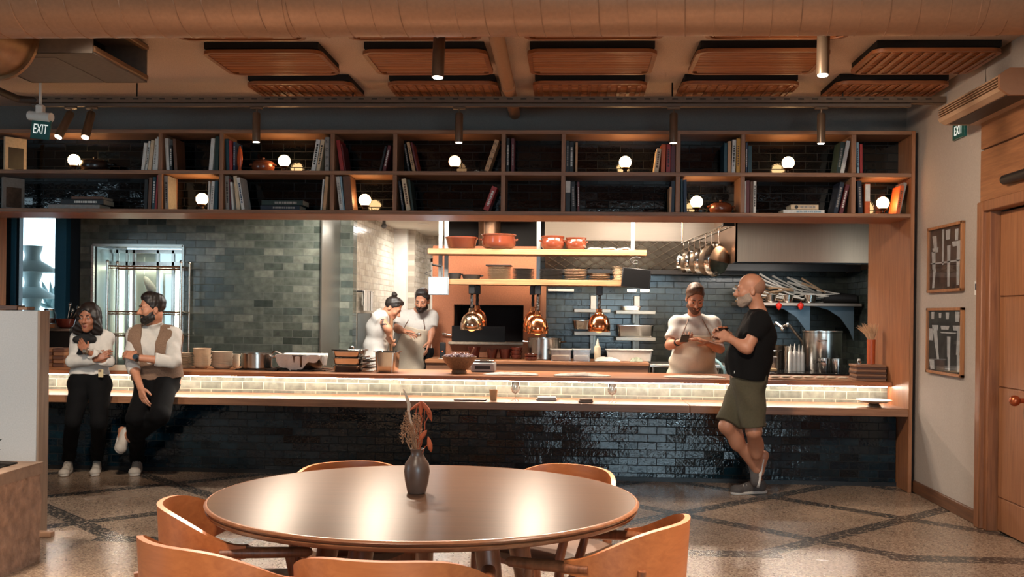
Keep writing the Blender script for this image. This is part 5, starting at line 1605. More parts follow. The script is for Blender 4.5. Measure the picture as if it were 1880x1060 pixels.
tag(obj('draped_cloth', MB().grid(drape, 60, 40, thick=0.004), LINEN, None, loc=(cx, 9.86, ZK + h)), 'white cloth draped over the wide pot on the counter', 'cloth')
zz = ZK
for k, yt in enumerate((672, 658, 645)):
    z1 = at(643, yt, 9.66).z
    gn_pan(607, 663, yt, 9.66, zz + 0.0005, 0.38, f'steel food pan, {("bottom", "middle", "top")[k]} of the stack of three on the counter', 'stacked food pans on the counter', hh=(z1 - zz) * 1.02)
    zz = z1 + 0.004
x = at(640, 645, 9.7)
tag(obj('steel_cover', MB().box((at(607, 645, 9.66).x, 9.68, zz), (at(663, 645, 9.66).x, 10.02, zz + 0.008), 0.003).box((x.x - 0.02, 9.82, zz + 0.008), (x.x + 0.02, 9.86, zz + 0.035), 0.006), STEEL_S, None, loc=(x.x, 9.8, zz)), 'flat steel lid with a knob on top of the stacked food pans', 'lid')
for k in range(5):
    a, b = at(664, 650, 9.7), at(684, 650, 9.75)
    z = ZK + 0.0005 + k * 0.03
    o = obj('baking_tray', MB().box((a.x + 0.005, 9.7 + 0.01 * (k % 2), z), (b.x + 0.03 * 0, 10.05, z + 0.01), 0.003).box((a.x + 0.005, 9.7 + 0.01 * (k % 2), z + 0.01), (a.x + 0.01, 10.05, z + 0.02)), STEEL_D if k % 2 else STEEL_S, None, loc=(a.x, 9.85, z))
    tag(o, f'steel tray, {ORD[4 - k]} from the top of the pile beside the deep container', 'tray', 'piled steel trays on the counter')
gn_pan(684, 729, 646, 9.62, ZK + 0.0005, 0.30, 'deep steel container standing next to the stacked food pans')

# bowl of radicchio
cx, r, z0, z1 = ext(811, 875, 655, 688, 9.72)
BS = M('speckled_stone_bowl', (128, 98, 72), 0.6, noise=0.3, nscale=70)
t = thing('salad_bowl', 'footed stoneware bowl of purple leaves on the serving counter', 'bowl', (cx, 9.72, ZK))
h = z1 - ZK
obj('bowl_body', MB().lathe([(r * 0.42, 0), (r * 0.44, h * 0.08), (r * 0.4, h * 0.2), (r * 0.55, h * 0.3), (r * 0.85, h * 0.7), (r, h), (r * 0.95, h), (r * 0.75, h * 0.6), (0, h * 0.35)], (cx, 9.72, ZK + 0.0005), 40), BS, t)
PURP = M('purple_leaf', (84, 36, 52), 0.5, noise=0.35, nscale=50)
mb = MB()
for k in range(70):
    a_, q = k * 2.399, sqrt((k + 0.5) / 70) * r * 0.85
    c = Vector((cx + q * cos(a_), 9.72 + q * sin(a_), ZK + h * 0.9 + 0.03 * (1 - (q / r) ** 2)))
    d = Vector((RNG.uniform(-1, 1), RNG.uniform(-1, 1), RNG.uniform(-0.1, 0.5))).normalized()
    mb.tube([c - d * 0.03, c + Vector((0, 0, 0.012)), c + d * 0.035], [0.003, 0.011, 0.003], 6, flat=0.3)
tag(obj('radicchio_leaves', mb, [PURP], t), None, None, kind='stuff')
mb = MB()
for k in range(22):
    a_, q = k * 2.0 + 1, sqrt((k + 0.5) / 22) * r * 0.85
    c = Vector((cx + q * cos(a_), 9.72 + q * sin(a_), ZK + h * 0.95 + 0.035 * (1 - (q / r) ** 2)))
    d = Vector((RNG.uniform(-1, 1), RNG.uniform(-1, 1), RNG.uniform(0, 0.6))).normalized()
    mb.tube([c - d * 0.028, c + Vector((0, 0, 0.01)), c + d * 0.03], [0.002, 0.006, 0.002], 6, flat=0.4)
tag(obj('pale_leaf_ribs', mb, M('pale_leaf_rib', (206, 176, 170), 0.5), t), None, None, kind='stuff')
obj('spoon', MB().tube([(cx + r * 0.6, 9.72, ZK + h), (cx + r * 0.85, 9.70, ZK + h + 0.085)], 0.006, 8), WOOD_Z, t)
a, b = at(864, 684, 9.95), at(908, 652, 9.95)
t = thing('kitchen_scale', 'pale boxy kitchen scale behind the bowl of purple leaves', 'scale', ((a.x + b.x) / 2, 10.05, ZK))
obj('case', MB().box((a.x, 9.95, ZK + 0.001), (b.x, 10.2, ZK + 0.09), 0.01), M('scale_grey_plastic', (150, 152, 154), 0.4), t)
obj('weighing_plate', MB().box((a.x + 0.01, 9.97, ZK + 0.1), (b.x - 0.01, 10.18, ZK + 0.115), 0.006), STEEL_S, t)
obj('pillar', MB().box((a.x + 0.08, 10.05, ZK + 0.09), (b.x - 0.08, 10.1, ZK + 0.1)), BLACK, t)
obj('display', MB().box((a.x + 0.04, 9.946, ZK + 0.03), (b.x - 0.04, 9.95, ZK + 0.06)), M('display_dark', (40, 44, 46), 0.2), t)
rag(892, 985, 9.5, ZK, 'long crumpled white paper on the counter before the island', M('white_paper', (222, 214, 202), 0.8, noise=0.05), 0.022, 0.14, 2, 'paper_sheet', 'paper')
rag(1022, 1118, 9.5, ZK, 'second crumpled white paper on the counter under the single copper lamp', M('white_paper', (222, 214, 202), 0.8), 0.025, 0.15, 5, 'paper_sheet', 'paper')
rag(1226, 1330, 9.5, ZK, 'white cloth spread on the counter before the chef with the phone', LINEN, 0.018, 0.22, 7)
# board of dough at the range end
a, b = at(1412, 690, 9.5), at(1563, 690, 9.5)
t = thing('dough_board', 'long floured board on the counter past the man in black', 'board', ((a.x + b.x) / 2, 9.55, ZK))
obj('board', MB().box((a.x, 9.45, ZK + 0.0005), (b.x, 9.72, ZK + 0.014), 0.004), wood('floured_board', (168, 120, 86), (206, 164, 126), 'x', 0.6), t)
for k in range(7):
    x = a.x + 0.06 + (b.x - a.x - 0.12) * k / 6
    o = obj('dough_strip', MB().ball((x, 9.54 + 0.03 * (k % 2), ZK + 0.0145 + 0.011), 0.05, 14, sz=0.22, sx=1.0, sy=0.7), M('pale_dough', (214, 200, 178), 0.7, noise=0.1), None, loc=(x, 9.55, ZK + 0.0145))
    tag(o, 'flat pale dough piece on the floured board', 'dough', 'dough pieces on the floured board')

# stack of dark boards with a bottle, orange vase with pampas
DB = wood('dark_board_wood', (46, 28, 20), (96, 62, 42), 'x', 0.5)
LB = wood('pale_board_edge', (110, 74, 50), (150, 108, 78), 'x', 0.5)
a, b = at(1571, 690, 9.5), at(1626, 690, 9.5)
for k in range(7):
    z = ZK + 0.0005 + k * 0.0205
    o = obj('menu_board', MB().box((a.x + 0.004 * (k % 3), 9.48 + 0.004 * (k % 2), z), (b.x + 0.005 * (k % 2), 9.74, z + 0.02), 0.002), DB if k % 2 else LB, None, loc=(a.x, 9.6, z))
    tag(o, f'wooden menu board, {ORD[6 - k]} from the top of the stack beside the oak panel', 'board', 'stacked menu boards by the oak panel')
zt_ = ZK + 0.0005 + 7 * 0.0205
c = at(1577, 666, 9.56)
t = thing('small_bottle', 'tiny clear bottle with a pale cap on the stacked menu boards', 'bottle', (c.x, 9.56, zt_))
obj('bottle_body', MB().lathe([(0.018, 0), (0.02, 0.02), (0.012, 0.034)], (c.x, 9.56, zt_ + 0.0005), 16), glass('clear_plastic', 0.1), t)
obj('cap', MB().lathe([(0.013, 0.034), (0.013, 0.05), (0, 0.052)], (c.x, 9.56, zt_ + 0.0005), 14), WHITE, t)
c = at(1599, 666, 9.66)
vz1 = at(1599, 624, 9.66).z
t = thing('orange_vase', 'narrow orange vase of dried pampas grass on the stacked boards', 'vase', (c.x, 9.66, zt_))
obj('vase_body', MB().lathe([(0.036, 0), (0.038, vz1 - zt_), (0.032, vz1 - zt_), (0.03, 0.01), (0, 0.01)], (c.x, 9.66, zt_ + 0.0005), 24), M('orange_ceramic', (178, 82, 42), 0.45, noise=0.1), t)
mb = MB()
for k in range(90):
    a_ = k * 2.399
    sp_ = 0.1 * sqrt(k / 90)
    p0 = Vector((c.x + 0.01 * cos(a_), 9.66 + 0.01 * sin(a_), vz1 - 0.03))
    p2 = Vector((c.x - 0.035 + sp_ * cos(a_), 9.66 + sp_ * sin(a_) * 0.7, vz1 + 0.1 + 0.05 * RNG.random()))
    mb.tube([p0, (p0 + p2) / 2 + Vector((0.012, 0, 0.01)), p2], [0.0016, 0.003, 0.001], 4)
tag(obj('pampas_plumes', mb, M('pampas_beige', (206, 170, 134), 0.9), t), None, None, kind='stuff')

# ---- things on the range
pot(1474, 1546, 608, 11.15, ZH, 'tall steel stockpot on the dark range, the largest pot', handles='y', name='stockpot')
pot(1501, 1524, 658, 10.72, ZH, 'small steel saucepan in front of the stockpot, man in black side', handles='y')
pot(1525, 1546, 659, 10.72, ZH, 'small steel saucepan in front of the stockpot, oak panel side', handles=None)
pot(1409, 1423, 632, 11.3, ZH, 'narrow steel pot behind the man in black', handles=None)
pot(1422, 1444, 634, 11.25, ZH, 'dark steel pot between the narrow pot and the white bottles', handles='y', m=STEEL_D)
pot(1440, 1456, 636, 11.05, ZH, 'slim steel pot directly beside the white squeeze bottles', handles=None)
clearbox(1408, 1424, 655, 10.75, ZH, 0.12, 'small clear tub on the range beside the man in black')
for k, (px_, yt) in enumerate(((1451, 632), (1459, 630), (1467, 632), (1473, 634))):
    cx, r, z0, z1 = ext(px_ - 4.5, px_ + 4.5, yt, 670, 10.85)
    t = thing('squeeze_bottle', f'white squeeze bottle on the range, {ORD[k]} from the man in black', 'bottle', (cx, 10.85, ZH), 'white squeeze bottles on the range')
    h = z1 - ZH
    obj('bottle_body', MB().lathe([(r, 0), (r, h * 0.6), (r * 0.8, h * 0.7), (r * 0.4, h * 0.74)], (cx, 10.85, ZH + 0.0005), 16), WHITE, t)
    obj('nozzle', MB().lathe([(r * 0.5, h * 0.74), (r * 0.14, h * 0.97), (0, h)], (cx, 10.85, ZH + 0.0005), 12), WHITE, t)
tag(obj('folded_rag', MB().box(at(1408, 682, 10.5) * 1, at(1424, 676, 10.6), 0.008), M('buff_cloth', (186, 160, 120), 0.9), None, loc=at(1416, 680, 10.55)), 'folded buff rag on the range edge behind the man in black', 'cloth')
t = thing('pot_filler', 'jointed chrome pot filler tap reaching towards the stockpot', 'tap', at(1418, 596, 11.6))
q = [(at(1419, 630, 11.7).x, 13.3, at(1419, 630, 11.7).z), at(1419, 630, 11.75), at(1419, 600, 11.7), at(1425, 593, 11.6), at(1436, 602, 11.55)]
obj('riser', MB().tube(q, 0.014, 10), STEEL_S, t)
obj('joint', MB().ball(at(1437, 604, 11.55), 0.028, 12).ball(at(1446, 597, 11.5), 0.024, 12), STEEL_S, t)
obj('arm', MB().tube([at(1437, 600, 11.55), at(1448, 596, 11.5), at(1474, 628, 11.45), at(1474, 634, 11.45)], 0.018, 10), STEEL_D, t)
# long utensil shelf with brackets, knobs and the pile of tongs and pan handles
a, b = at(1400, 560, 12.5), at(1583, 562, 12.5)
zs = at(1480, 556, 12.5).z
t = thing('utensil_shelf', 'steel wall shelf piled with kitchen tools over the range', 'shelf', ((a.x + b.x) / 2, 12.8, zs))
obj('shelf_board', MB().box((a.x - 0.25, 12.5, zs - 0.04), (b.x, 13.25, zs), 0.005), steel('shelf_steel', (170, 150, 136), 0.4), t)
for px_ in (1449, 1530):
    q = at(px_ + 40, 570, 12.55)
    z = zs - 0.04
    cur = [(0, 0), (-0.45, 0), (-0.3, -0.04), (-0.16, -0.13), (-0.05, -0.28), (0, -0.4)]
    obj('curved_bracket', MB().prism([(q.x + x, 12.6, z + zz_) for x, zz_ in cur], (0, 0.02, 0)), M('bracket_blue_steel', (84, 98, 108), 0.4, 0.6), t)
for k, px_ in enumerate((1430, 1470)):  # the two red knobs on the shelf edge
    q = at(px_, 562, 12.48)
    tag(obj('red_knob', MB().lathe([(0, -0.05), (0.022, -0.035), (0.036, 0), (0.034, 0.025), (0.016, 0.035), (0, 0.028)], q, 16, sy=0.8).cone(q + Vector((0, 0, 0.028)), q + Vector((0.004, 0, 0.055)), 0.005, n=6), M('red_knob_gloss', (190, 42, 30), 0.25), None, loc=q), f'red pear shaped knob on the utensil shelf edge, {("behind the man in black", "farther from the man in black")[k]}', 'knob')
zz = zs
for k in range(26):
    xa = a.x + 0.1 + 0.95 * RNG.random() * (1 if k % 3 else 0.8)
    L = 0.26 + 0.16 * RNG.random()
    y = 12.56 + 0.5 * RNG.random()
    lev = 0.02 + 0.30 * (k / 26)
    tl = RNG.uniform(-0.15, 0.75)
    dx = -1 if k % 2 else -0.8
    base_ = Vector((xa, y, zs + lev * 0.55))
    d = Vector((dx * cos(tl), 0, sin(tl) * 0.5)).normalized()
    wv = Vector((0, 1, 0))
    t = thing('kitchen_tongs', 'steel tongs lying in the heap on the utensil shelf', 'utensil', base_, 'tongs heaped on the utensil shelf')
    for s in (-1, 1):
        obj('arm', MB().tube([base_, base_ + d * L * 0.5 + Vector((0, 0.01 * s, 0.015 * s)), base_ + d * L + Vector((0, 0.005 * s, 0.028 * s))], [0.014, 0.018, 0.026], 6, flat=0.5), M('tong_steel', (216, 208, 198), 0.45, 0.25) if k % 3 else M('tong_warm_steel', (186, 152, 120), 0.4, 0.4), t)
for k, (px_, py_) in enumerate(((1415, 552), (1446, 551), (1487, 553))):
    q = at(px_, py_, 12.6)
    tag(obj('steel_tub', MB().lathe([(0.06, 0), (0.075, 0.09), (0.07, 0.09), (0.055, 0.006), (0, 0.006)], (q.x, 12.6, zs + 0.0005), 24), STEEL_S, None, loc=(q.x, 12.6, zs)), f'round steel tub under the heap of tongs, {ORD[k]} from the man in black', 'tub', 'steel tubs on the utensil shelf')
# sloping dark duct on the wall above the utensils
t = tag(obj('dark_pan', MB().tube([(at(1506, 546, 12.75).x, 12.75, zs + 0.075), (at(1512, 546, 12.75).x, 12.75, zs + 0.075), (at(1572, 550, 12.75).x, 12.75, zs + 0.055)], [0.02, 0.074, 0.05], 16), M('cast_iron', (26, 24, 24), 0.55), None, loc=at(1510, 546, 12.4)), 'black long handled pan lying at the oak panel end of the utensil shelf', 'pan')

# pans hung from a rail by the hood corner
ra, rb = at(1252, 447, 12.35), at(1334, 412, 11.0)
t = thing('pan_rail', 'bright steel hanging rail carrying the row of pans under the hood', 'rail', (ra + rb) / 2)
obj('rail_bar', MB().tube([ra, rb], 0.012, 10).tube([ra + Vector((0.12, 0, 0.01)), rb + Vector((0.12, 0, 0.01))], 0.012, 10), STEEL_S, t)
obj('ceiling_stay', MB().tube([ra, (ra.x, ra.y, 2.78)], 0.008, 8).tube([rb, (rb.x, rb.y, 2.78)], 0.008, 8), STEEL_S, t)
obj('end_block', MB().box(rb + Vector((-0.04, -0.03, -0.02)), rb + Vector((0.1, 0.03, 0.05)), 0.004), BLACK_METAL, t)
hooks = MB()
pans = [(0.04, 34), (0.17, 40), (0.30, 44), (0.43, 48), (0.56, 52), (0.69, 56), (0.84, 62)]
PANM = M('pan_bottom_steel', (120, 104, 90), 0.3, 0.9, noise=0.2)
for k, (f, dpx) in enumerate(pans):
    q = ra.lerp(rb, f)
    r = dpx / F_PX * q.y * 0.5
    hl = 0.085 + 0.008 * k
    t2 = thing('hanging_pan', f'steel frying pan on the hanging rail, {ORD[6 - k]} from the hood corner', 'pan', q, 'pans hanging from the rail')
    top = q + Vector((0, 0, -0.035))
    ce = top + Vector((0.01, 0, -hl - r))
    obj('handle', MB().tube([top, top + Vector((0, 0, -hl * 0.5)), top + Vector((0.006, 0, -hl))], [0.011, 0.009, 0.012], 8, flat=0.5).tube([q + Vector((0, 0, -0.002)), top], 0.004, 6), STEEL_S, t2)
    Rp = Matrix.Rotation(radians(62 - 4 * k), 3, 'Z') @ Matrix.Rotation(radians(-82), 3, 'X')
    obj('pan_bowl', MB().lathe([(0, 0), (r * 0.8, 0), (r * 0.86, 0.006), (r, 0.05), (r * 0.97, 0.05), (r * 0.8, 0.012), (0, 0.008)], ce, 36, R=Rp), PANM if k % 2 else STEEL_S, t2)

# ---- on the ledge
a, b = at(834, 734, 9.05), at(893, 734, 9.05)
tag(obj('serving_tray', MB().box((a.x, 9.0, ZL + 0.0005), (b.x, 9.16, ZL + 0.01), 0.004), M('dark_tray', (70, 56, 46), 0.4), None, loc=(a.x, 9.1, ZL)), 'thin dark tray lying on the lit ledge beside the paper cup', 'tray')
cx, r, z0, z1 = ext(898, 914, 716, 735, 9.1)
tag(obj('paper_cup', MB().lathe([(r * 0.74, 0), (r * 0.98, z1 - ZL), (r * 1.0, z1 - ZL), (r * 0.92, z1 - ZL), (r * 0.7, 0.006), (0, 0.006)], (cx, 9.1, ZL + 0.0005), 24), M('cup_buff', (206, 160, 116), 0.6), None, loc=(cx, 9.1, ZL)), 'buff paper cup standing on the lit ledge', 'cup')
for k, (px_, lab) in enumerate(((946, 'wine glass on the lit ledge nearest the paper cup'), (1124, 'wine glass on the lit ledge toward the man in black'))):
    cx, r, z0, z1 = ext(px_ - 8, px_ + 8, 709, 737, 9.08)
    h = 0.16
    t = thing('wine_glass', lab, 'glass', (cx, 9.08, ZL), 'wine glasses on the ledge')
    obj('foot_and_stem', MB().lathe([(0.034, 0), (0.034, 0.002), (0.006, 0.008), (0.004, 0.02), (0.004, 0.055), (0.008, 0.062)], (cx, 9.08, ZL + 0.0005), 28), glass('wine_glass', 0.01, (1, 1, 1, 1), 0.75), t)
    obj('glass_bowl', MB().lathe([(0.008, 0.062), (0.03, 0.075), (0.04, 0.1), (0.036, 0.14), (0.03, 0.165), (0.029, 0.165), (0.035, 0.139), (0.038, 0.1), (0.028, 0.077), (0, 0.066)], (cx, 9.08, ZL + 0.0005), 28), glass('wine_glass', 0.01, (1, 1, 1, 1), 0.75), t)
for x0, x1, Y, lab in ((984, 1022, 9.15, 'folded pale napkin on the ledge between the two wine glasses'), (1062, 1089, 9.0, 'small folded grey napkin at the ledge edge, before the second wine glass')):
    a, b = at(x0, 734, Y), at(x1, 734, Y)
    tag(obj('folded_napkin', MB().box((a.x, Y, ZL + 0.0005), (b.x, Y + 0.1, ZL + 0.018), 0.006).box((a.x + 0.01, Y + 0.005, ZL + 0.0185), (b.x - 0.005, Y + 0.095, ZL + 0.03), 0.005), LINEN if x0 < 1000 else M('grey_linen', (150, 132, 116), 0.9), None, loc=(a.x, Y, ZL)), lab, 'napkin')
cx, r, z0, z1 = ext(1572, 1637, 730, 745, 9.06)
t = thing('footed_dish', 'shallow footed white dish at the end of the ledge by the oak panel', 'dish', (cx, 9.06, ZL))
obj('dish_bowl', MB().lathe([(0.03, 0.03), (r * 0.6, 0.038), (r, 0.058), (r, 0.062), (r * 0.55, 0.046), (0, 0.042)], (cx, 9.06, ZL + 0.0005), 36), M('dish_white', (214, 200, 176), 0.35), t)
obj('foot', MB().lathe([(0.06, 0), (0.058, 0.012), (0.04, 0.03), (0, 0.03)], (cx, 9.06, ZL + 0.0005), 28), M('dish_foot_dark', (84, 66, 50), 0.4), t)

# ---------------------------------------------------------------- dining table, chairs, vase
TC = Vector((-0.555, 3.985, 0))
TR = 0.812


def table_mat():
    m, nt, bs = new_mat('polished_table_walnut')
    v = coord(nt, (0.8, 26, 8))
    t = N(nt, 'ShaderNodeTexNoise', i_Scale=2.0, i_Detail=7.0, i_Roughness=0.6, i_Distortion=0.4)
    nt.links.new(v, t.inputs['Vector'])
    nt.links.new(ramp(nt, t.outputs[0], [(0.3, srgb(58, 39, 28)), (0.7, srgb(82, 57, 41))]), bs.inputs['Base Color'])
    tg = N(nt, 'ShaderNodeTangent', direction_type='UV_MAP')
    nt.links.new(tg.outputs[0], bs.inputs['Tangent'])
    bs.inputs['Anisotropic'].default_value = 0.88
    bs.inputs['Specular IOR Level'].default_value = 0.28
    v2 = coord(nt, (2.5, 260, 8))
    t2 = N(nt, 'ShaderNodeTexNoise', i_Scale=1.0, i_Detail=3.0)
    nt.links.new(v2, t2.inputs['Vector'])
    bs.inputs['Roughness'].default_value = 0.3
    bs.inputs['Coat Weight'].default_value = 0.0
    bs.inputs['Coat Roughness'].default_value = 0.08
    bump(nt, bs, t2.outputs[0], 0.15, 0.0006)
    return m


TABLEW = table_mat()
LEGW = wood('turned_leg_walnut', (104, 64, 42), (142, 92, 64), 'z', 0.42)
t = thing('round_dining_table', 'large round polished wooden dining table with moulded double rim', 'table', TC)
Z = 0.75
top = MB().lathe([(0, -0.03), (TR - 0.014, -0.03), (TR - 0.014, 0.0), (0, 0.0)], TC + Vector((0, 0, Z)), 128)
tt = obj('tabletop', top, TABLEW, t, ang=50)
uv = tt.data.uv_layers.new(name='grain')          # the grain runs along x: the polish smears reflections across it
for lp in tt.data.loops:
    co = tt.data.vertices[lp.vertex_index].co
    uv.data[lp.index].uv = (co.y, co.x)
obj('edge_band', MB().lathe([(TR - 0.013, -0.036), (TR - 0.0125, -0.036), (TR - 0.009, -0.032), (TR - 0.005, -0.022), (TR - 0.012, -0.018), (TR - 0.003, -0.0145), (TR, -0.008), (TR - 0.005, -0.0015), (TR - 0.01, 0.0003), (TR - 0.013, 0.0003), (TR - 0.013, -0.036)], TC + Vector((0, 0, Z)), 128, cap=False), wood('table_edge_lit_walnut', (108, 66, 42), (142, 92, 62), 'x', 0.3), t, ang=50)  # rim lighter than the top: light on the edge put into its colour
obj('apron', MB().tube([TC + Vector((0, 0, Z - 0.1)), TC + Vector((0, 0, Z - 0.037))], 0.5, 48), LEGW, t)
for k in range(5):
    a_ = radians(90 + 72 * k + 8)
    p1, p0 = TC + Vector((0.36 * cos(a_), 0.36 * sin(a_), Z - 0.06)), TC + Vector((0.5 * cos(a_), 0.5 * sin(a_), 0))
    q = lambda f: p0.lerp(p1, f)
    obj('leg', MB().tube([q(0), q(0.3), q(0.6), q(0.85), q(1)], [0.022, 0.03, 0.038, 0.044, 0.046], 18), LEGW, t)

CHW = wood('chair_back_wood', (164, 92, 50), (184, 108, 60), 'x', 0.42)
CHL = wood('chair_leg_wood', (108, 62, 38), (150, 92, 60), 'z', 0.42)
SEATM = M('seat_leather', (86, 62, 48), 0.55, noise=0.08, nscale=80, bmp=0.1)


def make_chair(lab):
    t = thing('dining_armchair', lab, 'chair', (0, 0, 0), 'wooden armchairs around the round table')
    R = 0.285

    def back(u, v):                      # u along the bend, v upwards
        a_ = radians(-100 + 200 * u)
        k = abs(2 * u - 1)
        s = 1 - (3 * k ** 2 - 2 * k ** 3)
        zt = 0.645 + 0.105 * (1 - (1 - s) ** 2.2)
        zb = 0.60 - 0.15 * s
        z = zb + (zt - zb) * v
        lean = 1 + 0.22 * (z - 0.5)
        return (R * lean * sin(a_) * 1.02, -0.02 - R * lean * cos(a_) * 0.92, z)
    obj('backrest', MB().grid(back, 48, 10, thick=0.02), CHW, t, world=False)

    def seat(u, v):
        x, y = (u - 0.5) * 2, (v - 0.5) * 2
        rr = max(abs(x), abs(y))
        L = sqrt(x * x + y * y) or 1
        k = rr / L * 0.35 + 0.65
        return (0.25 * x * k, 0.02 + 0.24 * y * k, 0.455 - 0.02 * (rr ** 6) - 0.012 * (1 - rr ** 2))
    obj('seat', MB().grid(seat, 24, 24, thick=0.035), SEATM, t, world=False)
    fr = [(x, y + 0.02) for x, y in rrect(0.48, 0.46, 0.1)]
    fi = [(x, y + 0.02) for x, y in rrect(0.40, 0.38, 0.08)]
    obj('seat_frame', ring_mesh(fr, fi, 0.385, 0.425), CHL, t, world=False)
    for s in (-1, 1):
        obj('leg', MB().tube([(0.235 * s, 0.235, 0), (0.225 * s, 0.215, 0.3), (0.222 * s, 0.21, 0.44), (0.245 * s, 0.17, 0.605)], [0.013, 0.02, 0.021, 0.015], 14), CHL, t, world=False)
        obj('leg', MB().tube([(0.21 * s, -0.27, 0), (0.2 * s, -0.2, 0.3), (0.2 * s, -0.19, 0.44), (0.215 * s, -0.215, 0.62)], [0.013, 0.02, 0.021, 0.014], 14), CHL, t, world=False)
        obj('armrest', MB().tube([(0.285 * s, -0.06, 0.622), (0.283 * s, 0.02, 0.620), (0.272 * s, 0.13, 0.614), (0.262 * s, 0.235, 0.61), (0.26 * s, 0.25, 0.61)], [0.022, 0.026, 0.025, 0.024, 0.014], 14, flat=0.75), CHL, t, world=False)
    return t


spots = [((287, 925), 'orange-brown armchair at the table on the planter side, the farther of that pair'),
         ((280, 1005), 'orange-brown armchair at the table on the planter side, the nearer of that pair'),
         ((684, 1037), 'armchair cut off by the lower picture edge, only the top of its back showing'),
         ((1262, 962), 'armchair on the door side of the round table, seen from the side'),
         ((1072, 856), 'armchair beyond the table, its back rising by the dark tiles on the door side'),
         ((625, 849), 'armchair beyond the table, only its curved top rail above the tabletop')]
proto = make_chair(spots[0][1])
for i, (p, lab) in enumerate(spots):
    b = atz(p[0], p[1], 0.745)
    d = (TC - b)
    d.z = 0
    d.normalize()
    if i == 2:
        d = (TC + Vector((0.05, 0, 0)) - b); d.z = 0; d.normalize()
    ctr_ = b + d * 0.30
    o = proto if i == 0 else copy_tree(proto)
    o.location = (ctr_.x, ctr_.y, 0)
    o.rotation_euler = (0, 0, math.atan2(d.y, d.x) - pi / 2)
    o['label'] = lab

# vase of dried flowers
vb = atz(765, 906, Z)
t = thing('flower_vase', 'dark brown ceramic vase of dried orange flowers on the round table', 'vase', (vb.x, vb.y, Z))
VM = M('dark_vase_ceramic', (88, 68, 58), 0.35, noise=0.2, nscale=18)
obj('vase_body', MB().lathe([(0.032, 0), (0.036, 0.004), (0.046, 0.05), (0.05, 0.085), (0.046, 0.115), (0.03, 0.138), (0.024, 0.15), (0.025, 0.166), (0.029, 0.172), (0.024, 0.172), (0.02, 0.15), (0.0, 0.14)], (vb.x, vb.y, Z + 0.0005), 40), VM, t)
mz = Z + 0.165


def sprig(tip, rad, n=5):
    b0 = Vector((vb.x + RNG.uniform(-0.01, 0.01), vb.y + RNG.uniform(-0.01, 0.01), mz - 0.03))
    tp = Vector((vb.x, vb.y, mz)) + Vector(tip)
    return [b0.lerp(tp, k / n) + Vector((0.006 * sin(k * 1.7 + tip[0] * 90), 0.004 * cos(k * 2), 0)) for k in range(n + 1)], rad


mb = MB()
for k in range(34):
    a_ = k * 2.4
    tip = (-0.02 + 0.045 * cos(a_) * (0.3 + (k % 5) / 6), 0.04 * sin(a_), 0.06 + 0.1 * ((k * 5) % 9) / 9)
    pts, r = sprig(tip, 0.0012)
    mb.tube(pts, [0.0014] * len(pts), 5)
    e = pts[-1]
    for q in range(7):
        d = Vector((RNG.uniform(-1, 1), RNG.uniform(-1, 1), RNG.uniform(0, 1))).normalized()
        mb.tube([e - Vector((0, 0, 0.006 * q)), e - Vector((0, 0, 0.006 * q)) + d * 0.012], [0.0018, 0.0008], 4)
tag(obj('dried_grass_sprigs', mb, M('dried_grass_tan', (148, 108, 78), 0.85, noise=0.2), t), None, None, kind='stuff')
pts, r = sprig((-0.052, 0.0, 0.235), 0.003, 9)
obj('pale_twig', MB().tube(pts, [0.003] * 5 + [0.007, 0.006, 0.008, 0.006, 0.003], 6), M('pale_dried_twig', (196, 172, 148), 0.85), t)
ORF = M('orange_dried_flower', (170, 78, 40), 0.7, noise=0.15)
for k, (tip, s, dn) in enumerate((((0.035, -0.01, 0.165), 0.012, 0), ((0.045, 0.01, 0.14), 0.013, 0), ((0.012, 0.0, 0.16), 0.011, 0), ((0.05, -0.02, 0.03), 0.014, 1), ((0.02, -0.02, 0.055), 0.013, 0), ((-0.01, 0.01, 0.17), 0.008, 0))):
    p = Vector((vb.x, vb.y, mz)) + Vector(tip)
    st, _ = sprig(tip, 0.0015)
    R_ = Matrix.Rotation(radians(18 * (k - 2) + (150 if dn else 0)), 3, 'Y')
    obj('flower_head', MB().tube(st, [0.0016] * len(st), 5).lathe([(0, -0.03), (s * 0.5, -0.015), (s * 0.75, 0.004), (s * 0.6, 0.02), (s * 0.25, 0.03), (0, 0.034)], p, 14, R=R_), ORF, t)

# ---------------------------------------------------------------- stone planter and white partition
PLX, PLY = -3.035, 5.86
t = thing('stone_planter', 'rough stone-faced planter box in the lower corner beside the partition', 'planter', (-3.4, 5.2, 0))
STN = M('rough_stone', (160, 130, 110), 0.9, noise=0.3, nscale=16, bmp=0.9, bdist=0.03)


def rough_box(x0, x1, y0, y1, z0, z1):
    b = bmesh.new()
    bmesh.ops.create_cube(b, size=1)
    bmesh.ops.subdivide_edges(b, edges=b.edges[:], cuts=18, use_grid_fill=True)
    from mathutils import noise
    for v in b.verts:
        p = Vector((x0 + (v.co.x + 0.5) * (x1 - x0), y0 + (v.co.y + 0.5) * (y1 - y0), z0 + (v.co.z + 0.5) * (z1 - z0)))
        n_ = noise.noise_vector(p * 7) * 0.016 + noise.noise_vector(p * 22) * 0.007
        if v.co.z < 0.48:
            p += Vector((n_.x, n_.y, 0))
        v.co = p
    return MB().bm(b)


